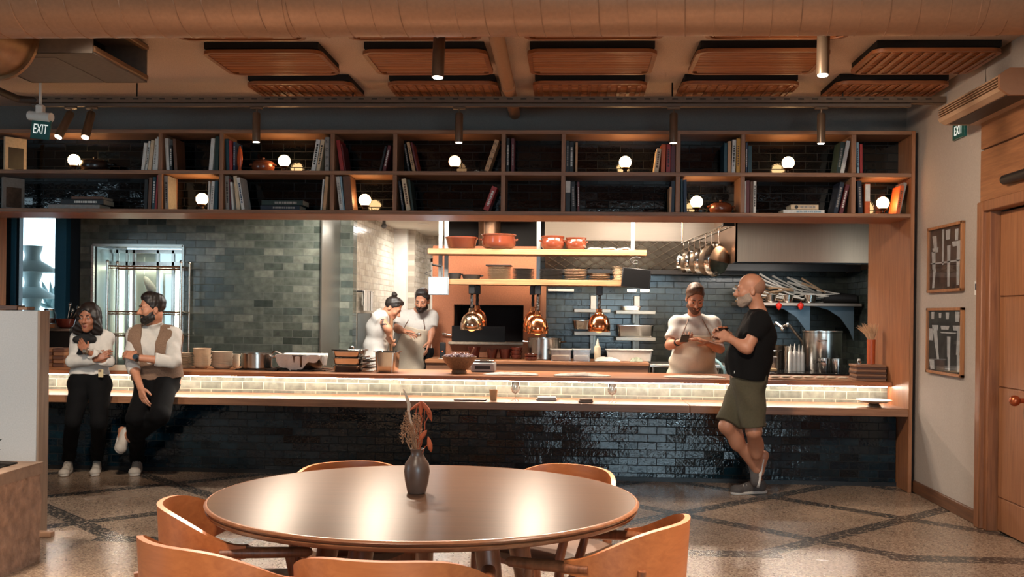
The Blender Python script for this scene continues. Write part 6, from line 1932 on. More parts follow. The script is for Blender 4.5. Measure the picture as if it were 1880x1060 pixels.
obj('stone_body', rough_box(-3.95, PLX, 4.0, PLY, 0, 0.5), STN, t)
obj('rim', rough_box(-3.96, PLX + 0.012, 3.99, PLY + 0.012, 0.5, 0.565), M('stone_rim', (150, 126, 108), 0.85, noise=0.15, nscale=20, bmp=0.4), t)
obj('soil', MB().box((-3.85, 4.1, 0.56), (PLX - 0.09, PLY - 0.08, 0.575), 0.004), M('dark_soil', (34, 28, 24), 0.95, noise=0.3), t)
c = atz(2, 850, 0.57)
pt = thing('leafy_plant', 'dark broad leaved plant growing in the stone planter', 'plant', (c.x - 0.1, c.y - 0.15, 0.575))
mb = MB()
for k in range(15):
    a_ = k * 2.4
    e = radians(20 + (k * 29) % 60)
    L = 0.2 + 0.08 * ((k * 3) % 5) / 5
    h_ = Vector((cos(a_), sin(a_), 0))
    o0 = Vector((c.x - 0.1, c.y - 0.15, 0.58))
    side = Vector((-h_.y, h_.x, 0))
    mb.grid(lambda u, v: o0 + h_ * (L * u * cos(e)) + Vector((0, 0, L * (sin(e) * u - 0.25 * u * u))) + side * ((v - 0.5) * 0.085 * sin(pi * min(1, 0.08 + u * 0.92)) ** 0.8), 10, 4, thick=0.002)
obj('leaves', mb, M('dark_leaf', (26, 34, 26), 0.5, noise=0.2), pt)
obj('stem', MB().tube([(c.x - 0.1, c.y - 0.15, 0.56), (c.x - 0.1, c.y - 0.15, 0.62)], 0.014, 8), M('plant_stem', (50, 46, 34), 0.7), pt)
pe = at(70, 571, 6.5)
t = thing('low_partition', 'pale grey low partition wall with an oak edge behind the planter', 'partition', (-4.4, 6.6, 0))
obj('partition_wall', MB().box((-6.2, 6.5, 0.012), (pe.x - 0.002, 6.62, 1.43), 0.003), M('partition_pale_grey', (176, 172, 168), 0.8, noise=0.06, nscale=120, bmp=0.1), t)
obj('edge_strip', MB().box((pe.x - 0.0015, 6.498, 0.0), (pe.x + 0.015, 6.622, 1.432), 0.003), wood('partition_edge_oak', (128, 104, 86), (160, 134, 112), 'z', 0.5), t)
obj('base_plinth', MB().box((pe.x - 1.2, 6.44, 0.0), (pe.x + 0.13, 6.495, 0.035), 0.004), wood('plinth_wood', (128, 92, 66), (160, 120, 90), 'x', 0.5), t)
for x0, x1, lab, m in ((0, 33, 'dark wooden tray on top of the pale partition', DB), (34, 51, 'smaller brown tray beside the dark one on the partition', LB)):
    a, b = at(x0, 566, 6.52), at(x1, 566, 6.52)
    tag(obj('wooden_tray', MB().box((a.x - (0.1 if x0 == 0 else 0), 6.51, 1.4325), (b.x, 6.61, 1.4325 + (0.03 if x0 == 0 else 0.022)), 0.003), m, None, loc=(a.x, 6.55, 1.4325)), lab, 'tray')

# ---------------------------------------------------------------- people: one smooth skin per body, grown from a distance field
BIG = 0.5


def A3(p):
    return np.array([p[0], p[1], p[2]], dtype=np.float32)


class Field:
    def __init__(self, h=0.006):
        self.h, self.ops = h, []

    def rc(self, a, b, ra, rb=None, k=0.02, off=0.0, mode='add'):
        a, b = A3(a), A3(b)
        rb = ra if rb is None else rb
        lo = np.minimum(a - ra, b - rb)
        hi = np.maximum(a + ra, b + rb)

        def f(P):
            ab = b - a
            L2 = max(float(ab @ ab), 1e-9)
            q = P - a
            t = np.clip((q @ ab) / L2, 0, 1)
            return np.linalg.norm(q - t[..., None] * ab, axis=-1) - (ra + (rb - ra) * t) - off
        self.ops.append((mode, lo, hi, f, k))
        return self

    def fc(self, a, b, ra, rb=None, k=0.02, ca=False, cb=True, mode='add'):
        """cone with a flat cut at a (ca) and/or b (cb): a sleeve, a trouser leg"""
        a, b = A3(a), A3(b)
        rb = ra if rb is None else rb
        lo = np.minimum(a - ra, b - rb)
        hi = np.maximum(a + ra, b + rb)

        def f(P):
            ab = b - a
            L = max(float(np.linalg.norm(ab)), 1e-6)
            q = P - a
            s = (q @ ab) / L
            t = np.clip(s / L, 0, 1)
            d = np.linalg.norm(q - t[..., None] * ab, axis=-1) - (ra + (rb - ra) * t)
            if ca:
                d = np.maximum(d, -s)
            if cb:
                d = np.maximum(d, s - L)
            return d
        self.ops.append((mode, lo, hi, f, k))
        return self

    def el(self, c, r, R=None, k=0.02, mode='add'):
        c, r = A3(c), np.array(r, dtype=np.float32)
        R = np.eye(3, dtype=np.float32) if R is None else np.array(R, dtype=np.float32)
        m = float(r.max())

        def f(P):
            q = (P - c) @ R
            k0 = np.linalg.norm(q / r, axis=-1)
            k1 = np.linalg.norm(q / (r * r), axis=-1)
            return np.where(k1 < 1e-6, -r.min(), k0 * (k0 - 1) / np.maximum(k1, 1e-6))
        self.ops.append((mode, c - m, c + m, f, k))
        return self

    def cut(self, n, p):
        """keep only the side the normal points away from"""
        n, p = A3(n), A3(p)
        n = n / np.linalg.norm(n)
        self.ops.append(('cut', None, None, lambda P: (P - p) @ n, 0))
        return self

    def fold(self, amp, fn):
        self.ops.append(('fold', None, None, fn, amp))
        return self

    def mesh(self, smooth=1):
        h = self.h
        adds = [o for o in self.ops if o[0] == 'add']
        lo = np.min([o[1] for o in adds], axis=0) - 0.04
        hi = np.max([o[2] for o in adds], axis=0) + 0.04
        n = np.ceil((hi - lo) / h).astype(int) + 1
        ax = [lo[i] + h * np.arange(n[i], dtype=np.float32) for i in range(3)]
        F = np.full(n, BIG, dtype=np.float32)
        for mode, a, b, f, k in self.ops:
            if a is None:
                X, Y, Zz = np.meshgrid(*ax, indexing='ij')
                P = np.stack([X, Y, Zz], -1)
                if mode == 'cut':
                    F = np.maximum(F, f(P))
                else:
                    m = np.abs(F) < 0.05
                    F[m] += k * f(P[m])
                continue
            mg = 0.035 + k
            i0 = np.clip(((a - mg - lo) / h).astype(int), 0, n - 1)
            i1 = np.clip(((b + mg - lo) / h).astype(int) + 2, 1, n)
            sl = tuple(slice(i0[i], i1[i]) for i in range(3))
            X, Y, Zz = np.meshgrid(*[ax[i][sl[i]] for i in range(3)], indexing='ij')
            d = f(np.stack([X, Y, Zz], -1)).astype(np.float32)
            G = F[sl]
            if mode == 'add':
                hh = np.maximum(k - np.abs(G - d), 0) / max(k, 1e-6)
                F[sl] = np.minimum(G, d) - hh * hh * k * 0.25
            else:
                d = -d
                hh = np.maximum(k - np.abs(G - d), 0) / max(k, 1e-6)
                F[sl] = np.maximum(G, d) + hh * hh * k * 0.25
        return nets(F, lo, h, smooth)


def nets(F, lo, h, smooth):
    S = F < 0
    c = np.zeros([s - 1 for s in F.shape], dtype=np.int8)
    off = [(i, j, k) for i in (0, 1) for j in (0, 1) for k in (0, 1)]
    nx, ny, nz = F.shape
    for i, j, k in off:
        c += S[i:nx - 1 + i, j:ny - 1 + j, k:nz - 1 + k]
    I = np.argwhere((c > 0) & (c < 8))
    val = {o: F[I[:, 0] + o[0], I[:, 1] + o[1], I[:, 2] + o[2]] for o in off}
    acc = np.zeros((len(I), 3), dtype=np.float64)
    w = np.zeros(len(I))
    for a in off:
        for d in range(3):
            if a[d]:
                continue
            b = list(a)
            b[d] = 1
            b = tuple(b)
            va, vb = val[a], val[b]
            m = (va < 0) != (vb < 0)
            t = np.where(m, va / np.where(m, va - vb, 1), 0)
            p = np.tile(np.array(a, dtype=np.float64), (len(I), 1))
            p[:, d] += t
            acc[m] += p[m]
            w += m
    V = lo + h * (I + acc / w[:, None])
    idm = np.full(c.shape, -1, dtype=np.int64)
    idm[I[:, 0], I[:, 1], I[:, 2]] = np.arange(len(I))
    Q = []
    for d in range(3):
        e, g = (d + 1) % 3, (d + 2) % 3
        sa = [slice(None)] * 3
        sb = [slice(None)] * 3
        sa[d], sb[d] = slice(0, -1), slice(1, None)
        A, B = S[tuple(sa)], S[tuple(sb)]
        E = np.argwhere(A != B)
        E = E[(E[:, e] > 0) & (E[:, g] > 0) & (E[:, e] < F.shape[e] - 1) & (E[:, g] < F.shape[g] - 1)]
        fl = A[E[:, 0], E[:, 1], E[:, 2]]
        q = []
        for de, dg in ((0, 0), (-1, 0), (-1, -1), (0, -1)):
            X = E.copy()
            X[:, e] += de
            X[:, g] += dg
            q.append(idm[X[:, 0], X[:, 1], X[:, 2]])
        q = np.stack(q, 1)
        q[~fl] = q[~fl][:, ::-1]
        Q.append(q)
    Q = np.concatenate(Q)
    Q = Q[(Q >= 0).all(1)]
    Q = Q[:, ::-1]
    for _ in range(smooth):
        s = np.zeros_like(V)
        cn = np.zeros(len(V))
        for a in range(4):
            i, j = Q[:, a], Q[:, (a + 1) % 4]
            for x, y in ((i, j), (j, i)):
                np.add.at(s, x, V[y])
                np.add.at(cn, x, 1)
        V = 0.5 * V + 0.5 * s / np.maximum(cn, 1)[:, None]
    return V, Q


def fobj(name, field, mat, parent=None, loc=None, smooth=1):
    V, Q = field.mesh(smooth)
    off = np.array(base_of(parent) if parent is not None else (loc if loc is not None else (0, 0, 0)))
    me = bpy.data.meshes.new(name)
    me.from_pydata((V - off).tolist(), [], Q.tolist())
    me.materials.append(mat)
    me.polygons.foreach_set('use_smooth', [True] * len(me.polygons))
    o = bpy.data.objects.new(name, me)
    COL.objects.link(o)
    if parent is not None:
        o.parent = parent
    elif loc is not None:
        o.location = loc
    return o


def folds(seed, f1=38.0):
    rs = np.random.RandomState(seed)
    dirs = rs.normal(size=(5, 3))
    dirs /= np.linalg.norm(dirs, axis=1)[:, None]

    def fn(P):
        w = np.sin(P @ (dirs[0] * 11) + seed)
        return (np.sin(P @ (dirs[1] * f1) + 2.2 * w) + 0.6 * np.sin(P @ (dirs[2] * f1 * 1.7) + 2.5 * w + 1) + 0.5 * np.sin(P @ (dirs[3] * f1 * 0.6) + 2 * w)).astype(np.float32)
    return fn


def hand(F, wrist, d, n, thumb, curl=0.35, s=1.0, spread=0.0):
    """palm and five bent fingers. d: along the hand, n: out of the palm's back, thumb: +1/-1 side"""
    d = Vector(d).normalized()
    n = Vector(n)
    n = (n - d * n.dot(d)).normalized()
    sd = d.cross(n).normalized() * thumb            # towards the thumb
    w = Vector(wrist)
    K = 0.008
    lens = ((0.044, 0.026, 0.02), (0.048, 0.03, 0.022), (0.045, 0.028, 0.021), (0.034, 0.02, 0.018))
    kn = []
    for i in range(4):
        lat = (0.031 - 0.0208 * i) * s
        base = w + d * ((0.088 - 0.006 * abs(i - 1)) * s) + sd * lat
        kn.append(base)
        F.rc(w + sd * lat * 0.55, base, 0.015 * s, 0.0118 * s, k=0.012)
    F.rc(kn[0] * 0.55 + w * 0.45, kn[3] * 0.55 + w * 0.45, 0.0145 * s, 0.0135 * s, k=0.012)
    for i in range(4):
        p = kn[i]
        ang = 0.0
        dirv = (d + sd * spread * (1.5 - i) * 0.15).normalized()
        for j, L in enumerate(lens[i]):
            ang += curl * (0.8, 1.1, 0.7)[j] * (1 + 0.12 * (i - 1))
            q = dirv * cos(ang) - n * sin(ang)
            p2 = p + q * (L * s)
            F.rc(p, p2, (0.0098, 0.0088, 0.0078)[j] * s, (0.0088, 0.0078, 0.0066)[j] * s, k=0.004)
            p = p2
    t0 = w + d * 0.022 * s + sd * 0.022 * s
    t1 = t0 + (sd * 0.72 + d * 0.62 - n * 0.25).normalized() * 0.042 * s
    t2 = t1 + (sd * 0.25 + d * 0.85 - n * 0.45).normalized() * 0.032 * s
    t3 = t2 + (d * 0.85 - n * 0.55).normalized() * 0.024 * s
    F.rc(t0, t1, 0.0165 * s, 0.0115 * s, k=0.01).rc(t1, t2, 0.0112 * s, 0.0098 * s, k=0.005).rc(t2, t3, 0.0098 * s, 0.0078 * s, k=0.004)


def frame_of(f, u=(0, 0, 1)):
    f = Vector(f).normalized()
    u = Vector(u)
    u = (u - f * f.dot(u)).normalized()
    r = f.cross(u).normalized()
    return r, f, u


class Person:
    """joints in room coordinates; builds the skin as one mesh and gives helpers for hair and clothes"""

    def __init__(self, J, head_f, head_up=(0, 0, 1), s=1.0, hs=1.0, male=True, h=0.006, face_f=None):
        self.J, self.s, self.hs, self.h, self.male = {k: Vector(v) for k, v in J.items()}, s, hs, h, male
        self.r, self.f, self.u = frame_of(head_f, head_up)
        J = self.J
        sh = (J['shR'] - J['shL'])
        self.side = sh.normalized()
        up = (J['neck'] - J['pelvis']).normalized()
        self.fw = up.cross(self.side).normalized()           # may point backwards; fixed by the caller's body_f
        if face_f is not None and self.fw.dot(Vector(face_f)) < 0:
            self.fw = -self.fw
        self.up = up

    def H(self, x, y, z):            # head coordinates: right, forward, up (metres at unit scale)
        q = self.hs
        return self.J['head'] + self.r * (x * q) + self.f * (y * q) + self.u * (z * q)

    def HR(self):
        return np.array([list(self.r), list(self.f), list(self.u)]).T

    def head(self, F):
        q, R = self.hs, self.HR()
        m = self.male
        F.el(self.H(0, -0.012, 0.038), [0.074 * q, 0.096 * q, 0.088 * q], R)
        F.el(self.H(0, 0.026, -0.035), [(0.06 if m else 0.056) * q, 0.066 * q, 0.078 * q], R, k=0.03)
        F.el(self.H(0, 0.066, -0.096), [0.026 * q, 0.022 * q, 0.02 * q], R, k=0.03)
        F.rc(self.H(-0.046, 0.012, -0.072), self.H(0, 0.06, -0.098), 0.02 * q, 0.02 * q, k=0.02).rc(self.H(0.046, 0.012, -0.072), self.H(0, 0.06, -0.098), 0.02 * q, 0.02 * q, k=0.02)
        F.rc(self.H(-0.036, 0.078, 0.022), self.H(0.036, 0.078, 0.022), 0.014 * q, k=0.016)
        for sx in (-1, 1):
            F.el(self.H(0.038 * sx, 0.062, -0.028), [0.024 * q, 0.022 * q, 0.022 * q], R, k=0.025)
            F.rc(self.H(0.031 * sx, 0.106, 0.003), self.H(0.034 * sx, 0.104, 0.003), 0.016 * q, k=0.01, mode='sub')
            F.el(self.H(0.031 * sx, 0.080, 0.002), [0.0125 * q] * 3, R, k=0.003)
            F.el(self.H(0.031 * sx, 0.0835, 0.0095), [0.0155 * q, 0.0105 * q, 0.007 * q], R, k=0.004)
            F.el(self.H(0.074 * sx, -0.012, -0.012), [0.009 * q, 0.019 * q, 0.031 * q], R, k=0.008)
            F.el(self.H(0.082 * sx, -0.008, -0.008), [0.006 * q, 0.009 * q, 0.015 * q], R, k=0.006, mode='sub')
        F.rc(self.H(0, 0.092, 0.008), self.H(0, 0.114, -0.032), 0.0085 * q, 0.0135 * q, k=0.012)
        F.rc(self.H(-0.012, 0.098, -0.036), self.H(0.012, 0.098, -0.036), 0.0085 * q, k=0.008)
        F.rc(self.H(-0.02, 0.084, -0.062), self.H(0.02, 0.084, -0.062), 0.008 * q, k=0.008)
        F.rc(self.H(-0.016, 0.083, -0.075), self.H(0.016, 0.083, -0.075), 0.009 * q, k=0.008)
        F.rc(self.H(-0.022, 0.094, -0.0685), self.H(0.022, 0.094, -0.0685), 0.0032 * q, k=0.003, mode='sub')
        nr = (0.054 if m else 0.043) * q
        F.rc(self.H(0, -0.03, -0.06), self.J['neck'], nr, nr * 1.08, k=0.035)

    def torso(self, F, o=0.0, k=0.07, belly=0.0, chest=0.0):
        J, s = self.J, self.s
        m = self.male
        C = J['chest']
        W, P = J['waist'], J['pelvis']
        sd = self.side
        hw = (J['shR'] - J['shL']).length / 2
        cr, wr, pr = (0.108, 0.102, 0.108) if m else (0.088, 0.078, 0.098)
        cr, wr, pr = cr * s + o, wr * s + o, pr * s + o
        cw, ww, pw = hw * 0.52, (0.065 if m else 0.045) * s, (0.078 if m else 0.08) * s
        for a in (-1, 1):
            F.rc(C + sd * cw * a, W + sd * ww * a, cr, wr, k=k)
            F.rc(W + sd * ww * a, P + sd * pw * a, wr, pr, k=k)
            F.rc(C + sd * cw * a, J['shR' if a > 0 else 'shL'] - self.up * 0.015, cr * 0.8, 0.056 * s + o, k=k)
            F.rc(J['neck'] - self.up * 0.03, J['shR' if a > 0 else 'shL'], 0.05 * s + o, 0.052 * s + o, k=k)
        F.rc(C - sd * cw, C + sd * cw, cr, k=k).rc(W - sd * ww, W + sd * ww, wr, k=k).rc(P - sd * pw, P + sd * pw, pr, k=k)
        if belly:
            F.el(W + self.fw * (0.05 + belly * 0.4) - self.up * 0.02, [0.13 * s + o, 0.13 * s + o, 0.14 * s + o], k=0.08)
        if chest:
            for a in (-1, 1):
                F.el(C + sd * 0.065 * a + self.fw * 0.07 * s - self.up * 0.01, [chest + o] * 3, k=0.05)

    def arm(self, F, S, o=0.0, upto='wr', k=0.02, flat=None):
        J, s = self.J, self.s
        m = 1.0 if self.male else 0.82
        sh, e, w = J['sh' + S], J['el' + S], J['wr' + S]
        F.rc(sh, e, 0.052 * s * m + o, 0.04 * s * m + o, k=k)
        F.rc(e, w, 0.041 * s * m + o, 0.027 * s * m + o, k=k)
        F.el(e.lerp(w, 0.25), [0.042 * s * m + o] * 3, k=0.03)

    def neck_hole(self, F, r=0.06, dz=0.03):
        n = self.J['neck']
        F.rc(n + self.up * dz, n + self.up * (dz + 0.14), r * self.s, r * 1.3 * self.s, k=0.006, mode='sub')

    def leg(self, F, S, o=0.0, k=0.03, foot=True, calf=True):
        J, s = self.J, self.s
        m = 1.0 if self.male else 0.9
        hp, kn, an = J['hip' + S], J['kn' + S], J['an' + S]
        F.rc(hp, kn, 0.086 * s * m + o, 0.056 * s * m + o, k=k)
        F.rc(kn, an, 0.054 * s * m + o, 0.036 * s * m + o, k=k)
        ca = kn.lerp(an, 0.3)
        if calf:
            F.el(ca - (J['toe' + S] - J['heel' + S]).normalized() * 0.018, [0.05 * s * m + o, 0.05 * s * m + o, 0.1 * s * m + o], k=0.04)
        if foot:
            F.rc(an, J['heel' + S] + Vector((0, 0, 0.04)), 0.035 * s, 0.033 * s, k=0.02)
            F.rc(J['heel' + S] + Vector((0, 0, 0.044)), J['heel' + S].lerp(J['toe' + S], 0.62) + Vector((0, 0, 0.036)), 0.03 * s, 0.02 * s, k=0.02)

    def skin(self, name, mat, label, hands, belly=0.0, arms='LR', legs='LR', group=None, calf=False):
        F = Field(self.h)
        self.torso(F, -0.006, belly=belly)
        for S in legs:
            self.leg(F, S, 0.0 if calf else -0.014, calf=calf)
        for S in arms:
            self.arm(F, S)
        for S, (d, n, th, curl) in hands.items():
            w = self.J['wr' + S]
            hand(F, w, d, n, th, curl, self.s * (1.0 if self.male else 0.9))
        self.head(F)
        b = self.J['pelvis'].copy()
        b.z = 0
        o = fobj(name, F, mat, None, loc=b, smooth=1)
        tag(o, label, 'person', group)
        self.o = o
        # eyes and brows
        for sx in (-1, 1):
            c = self.H(0.031 * sx, 0.0815, 0.001)
            e = MB().ball(c, 0.0128 * self.hs, 12).ball(c + self.f * 0.0062 * self.hs, 0.0078 * self.hs, 10, mi=1)
            obj('eye', e, [M('eye_white', (150, 138, 128), 0.3), M('iris_dark', (28, 18, 14), 0.2)], o)
        return o

    def brows(self, mat):
        for sx in (-1, 1):
            q = [self.H(0.013 * sx, 0.0945, 0.021), self.H(0.03 * sx, 0.0925, 0.027), self.H(0.048 * sx, 0.08, 0.021)]
            obj('eyebrow', MB().tube(q, [0.004 * self.hs, 0.0048 * self.hs, 0.003 * self.hs], 6), mat, self.o)

    def short_hair(self, mat, top=0.012, front=0.062, low=-0.03, name='hair'):
        q, R = self.hs, self.HR()
        F = Field(0.0045)
        F.el(self.H(0, -0.016, 0.042), [0.0815 * q, 0.1035 * q, (0.09 + top * 0.45) * q], R)
        F.el(self.H(0, 0.03, 0.105), [0.058 * q, 0.052 * q, (0.02 + top * 0.8) * q], R, k=0.03)
        F.cut(self.f * 0.93 - self.u * 0.36, self.H(0, front, 0.062))
        F.cut(self.f * 0.75 - self.u * 0.66, self.H(0, 0.004, -0.012))
        F.cut(-self.u, self.H(0, 0, low - 0.045))
        F.cut(-self.u * 0.6 + self.f * 0.8, self.H(0, -0.02, low - 0.02))
        F.fold(0.0016, folds(5, 120.0))
        return fobj(name, F, mat, self.o, smooth=1)

    def beard(self, mat, full=True):
        q, R = self.hs, self.HR()
        F = Field(0.0042)
        g = 0.005
        F.el(self.H(0, 0.026, -0.037), [(0.06 + g) * q, (0.066 + g) * q, (0.078 + g) * q], R, k=0.03)
        F.el(self.H(0, 0.066, -0.098), [(0.027 + g) * q, (0.023 + g) * q, (0.022 + g) * q], R, k=0.03)
        F.rc(self.H(-0.047, 0.012, -0.072), self.H(0, 0.062, -0.1), (0.02 + g) * q, k=0.02).rc(self.H(0.047, 0.012, -0.072), self.H(0, 0.062, -0.1), (0.02 + g) * q, k=0.02)
        F.rc(self.H(-0.02, 0.088, -0.052), self.H(0.02, 0.088, -0.052), 0.0095 * q, k=0.006)
        F.cut(self.u * 0.94 + self.f * 0.34, self.H(0, 0.084, -0.047) if full else self.H(0, 0.06, -0.07))
        F.rc(self.H(-0.012, 0.104, -0.068), self.H(0.012, 0.104, -0.068), 0.0125 * q, k=0.004, mode='sub')
        F.cut(-self.f, self.H(0, -0.012, 0))
        F.fold(0.0012, folds(8, 190.0))
        return fobj('beard', F, mat, self.o, smooth=1)

    def shoe(self, S, upper, sole, lace=None, tilt=None, hgt=0.07):
        J = self.J
        he, to = J['heel' + S], J['toe' + S]
        d = (to - he)
        L = d.length
        d.normalize()
        up = Vector((0, 0, 1)) if tilt is None else Vector(tilt)
        up = (up - d * up.dot(d)).normalized()
        sd = d.cross(up).normalized()
        s = self.s * (1 if self.male else 0.9)
        F = Field(0.005)
        b0 = he + up * 0.03
        F.rc(b0 + up * 0.035 - d * 0.0, b0 + d * 0.02 + up * 0.0, 0.038 * s, 0.04 * s, k=0.03)
        F.rc(b0 + d * 0.02, to - d * 0.045 + up * 0.03, 0.038 * s, 0.04 * s, k=0.03)
        F.rc(to - d * 0.06 + up * 0.028 - sd * 0.01, to - d * 0.05 + up * 0.028 + sd * 0.012, 0.038 * s, k=0.03)
        F.rc(he + d * 0.03 + up * (hgt + 0.02), he + d * L * 0.55 + up * 0.05, 0.038 * s, 0.034 * s, k=0.03)
        F.cut(up, he + up * (hgt + 0.04) + d * 0.0)
        F.cut(-up, he + up * 0.02)
        sh = fobj('shoe', F, upper, self.o, smooth=1)
        G = Field(0.005)
        G.rc(he + up * 0.014 + d * 0.0, to - d * 0.05 + up * 0.014, 0.044 * s, 0.047 * s, k=0.02)
        G.cut(up, he + up * 0.026)
        G.cut(-up, he + up * 0.0015)
        fobj('sole', G, sole, sh, smooth=0)
        if lace is not None:
            mb = MB()
            for k in range(4):
                c = he + d * (L * (0.36 + 0.08 * k)) + up * (0.1 - 0.011 * k)
                mb.tube([c - sd * 0.024, c + up * 0.006, c + sd * 0.024], 0.0035, 6)
            obj('laces', mb, lace, sh)
        return sh


SKIN_W = M('skin_tan', (150, 98, 74), 0.5, noise=0.05)
SKIN_L = M('skin_light', (182, 126, 98), 0.5, noise=0.06)
SKIN_D = M('skin_olive', (136, 90, 66), 0.5, noise=0.06)
HAIR_B = M('hair_dark_brown', (26, 18, 15), 0.5, noise=0.4, nscale=120)
HAIR_L = M('hair_mid_brown', (84, 58, 42), 0.55, noise=0.4, nscale=120)
BEARD_G = M('grey_stubble', (150, 132, 118), 0.8, noise=0.3, nscale=200)
COTTON = M('white_cotton', (198, 194, 188), 0.85, noise=0.04, nscale=50)
BLACKF = M('black_trouser_cloth', (7, 7, 9), 0.9, spec=0.2, noise=0.2, nscale=60)
VESTM = M('tweed_vest', (124, 98, 80), 0.9, noise=0.25, nscale=160)
SNEAK = M('white_sneaker', (196, 188, 178), 0.6)
SOLEW = M('white_rubber_sole', (206, 200, 192), 0.6)
APRON = M('beige_apron_linen', (200, 186, 166), 0.9, noise=0.06, nscale=120)
STRAP = M('brown_leather_strap', (92, 58, 40), 0.6)
OLIVE = M('olive_shorts_cloth', (76, 70, 52), 0.9, noise=0.1, nscale=60)
BLACKT = M('black_tee_cotton', (11, 10, 11), 0.9, spec=0.2, noise=0.15, nscale=60)

# ---- the woman leaning on the ledge, arms crossed
heR, toR = atz(126, 868, 0), atz(106, 885, 0)
heL, toL = atz(178, 867, 0), atz(169, 886, 0)


def along(a, b, L):
    return a + (b - a).normalized() * L


toR, toL = along(heR, toR, 0.275), along(heL, toL, 0.275)
J = dict(head=at(163, 584, 8.70), neck=at(166, 612, 8.78), shR=at(145, 620, 8.78), shL=at(193, 620, 8.78), chest=at(167, 643, 8.78), waist=at(165, 676, 8.78), pelvis=at(165, 702, 8.78),
         hipR=at(148, 710, 8.76), hipL=at(182, 710, 8.76), knR=at(134, 774, 8.60), knL=at(182, 776, 8.62), anR=heR + Vector((0, 0, 0.085)), anL=heL + Vector((0, 0, 0.085)), heelR=heR, heelL=heL, toeR=toR, toeL=toL,
         elR=at(133, 664, 8.66), wrR=at(176, 660, 8.585), elL=at(198, 664, 8.66), wrL=at(158, 645, 8.51))
W = Person(J, (0.05, -1, -0.05), s=0.92, hs=0.97, male=False, h=0.0055, face_f=(0, -1, 0))
hd = at(143, 624, 8.54) - J['wrL']
hdR = at(196, 650, 8.60) - J['wrR']
W.skin('person', SKIN_W, 'woman in white blouse and black trousers with crossed arms, leaning on the ledge', {'L': (hd, (0.1, -1, 0.2), 1, 0.3), 'R': (hdR, (0.2, -1, 0.3), -1, 0.35)})
W.brows(HAIR_B)
F = Field(0.0055)
W.torso(F, 0.008, chest=0.06)
for S in 'RL':
    W.arm(F, S, 0.012)
    F.rc(J['el' + S], J['wr' + S], 0.05, 0.042, k=0.02)
W.neck_hole(F, 0.05, 0.03)
F.cut(-W.up, J['waist'] - W.up * 0.05)
d_ = (J['wrL'] - J['elL']).normalized()
F.rc(J['wrL'] - d_ * 0.0, J['wrL'] + d_ * 0.16, 0.056, 0.06, k=0.004, mode='sub')
d_ = (J['wrR'] - J['elR']).normalized()
F.rc(J['wrR'] + d_ * 0.03, J['wrR'] + d_ * 0.1, 0.05, 0.05, k=0.004, mode='sub')
F.fold(0.0034, folds(3, 46))
fobj('blouse', F, COTTON, W.o, smooth=1)
F = Field(0.006)
for S in 'RL':
    F.rc(J['hip' + S], J['kn' + S], 0.096, 0.066, k=0.025)
    F.fc(J['kn' + S], J['an' + S] + Vector((0, 0, 0.04)), 0.066, 0.054, k=0.02)
pw = 0.074
F.rc(J['pelvis'] - W.side * pw, J['pelvis'] + W.side * pw, 0.108, k=0.05).rc(J['waist'] - W.side * 0.045, J['waist'] + W.side * 0.045, 0.086, k=0.06)
F.cut(W.up, J['waist'] - W.up * 0.012)
F.fold(0.0025, folds(4, 34))
fobj('trousers', F, BLACKF, W.o)
q = W.H
F = Field(0.005)
R_ = W.HR()
F.el(q(0, -0.02, 0.044), [0.088, 0.104, 0.095], R_)
for sx, dz in ((-1, -0.27), (1, -0.36)):
    F.rc(q(0.066 * sx, 0.02, 0.04), q(0.086 * sx, 0.02, -0.1), 0.03, 0.034, k=0.03)
    F.rc(q(0.086 * sx, 0.02, -0.1), q(0.09 * sx, 0.075, dz * 0.7), 0.038, 0.036, k=0.03).rc(q(0.09 * sx, 0.075, dz * 0.7), q(0.084 * sx, 0.1, dz), 0.036, 0.02, k=0.03)
F.rc(q(0, -0.06, 0.0), q(0, -0.06, -0.2), 0.085, 0.07, k=0.03)
F.el(q(0.006, 0.06, -0.022), [0.052, 0.09, 0.092], R_, k=0.012, mode='sub')
F.cut(self_n := (W.f * 0.95 - W.u * 0.3), q(0, 0.088, 0.07))
F.fold(0.003, folds(6, 95))
fobj('hair', F, HAIR_B, W.o)
obj('lips', MB().tube([q(-0.02, 0.088, -0.0655), q(0, 0.0965, -0.067), q(0.02, 0.088, -0.0655)], [0.003, 0.0065, 0.003], 8, flat=0.8).tube([q(-0.018, 0.087, -0.074), q(0, 0.0955, -0.0755), q(0.018, 0.087, -0.074)], [0.003, 0.007, 0.003], 8, flat=0.8), M('lips_rose', (120, 58, 52), 0.4), W.o)
F = Field(0.005)
nb_ = J['neck']
F.rc(nb_ + W.fw * 0.055 + W.side * -0.05, nb_ + W.fw * 0.055 + W.side * 0.05, 0.022, k=0.02)
for sx in (-1, 1):
    F.rc(nb_ + W.fw * 0.085 - W.up * 0.01, nb_ + W.fw * 0.10 + W.side * 0.065 * sx - W.up * 0.05, 0.018, 0.034, k=0.02)
    F.rc(nb_ + W.fw * 0.09 - W.up * 0.02, nb_ + W.fw * 0.115 + W.side * 0.03 * sx - W.up * 0.17, 0.02, 0.036, k=0.03)
F.fold(0.003, folds(9, 60))
fobj('neck_bow', F, M('black_scarf_cloth', (13, 13, 15), 0.8), W.o)
for S in 'RL':
    W.shoe(S, SNEAK, SOLEW, M('grey_laces', (150, 144, 136), 0.8))
b_ = at(185, 686, 8.655)
obj('name_badge', MB().box(b_ + Vector((-0.022, -0.003, -0.034)), b_ + Vector((0.022, 0.003, 0.034)), 0.003).box(b_ + Vector((-0.018, -0.004, 0.012)), b_ + Vector((0.006, -0.0028, 0.03)), 0, 1), [M('badge_card', (196, 178, 140), 0.5), M('badge_photo', (110, 90, 76), 0.5)], W.o)
wd = (J['wrL'] - J['elL']).normalized()
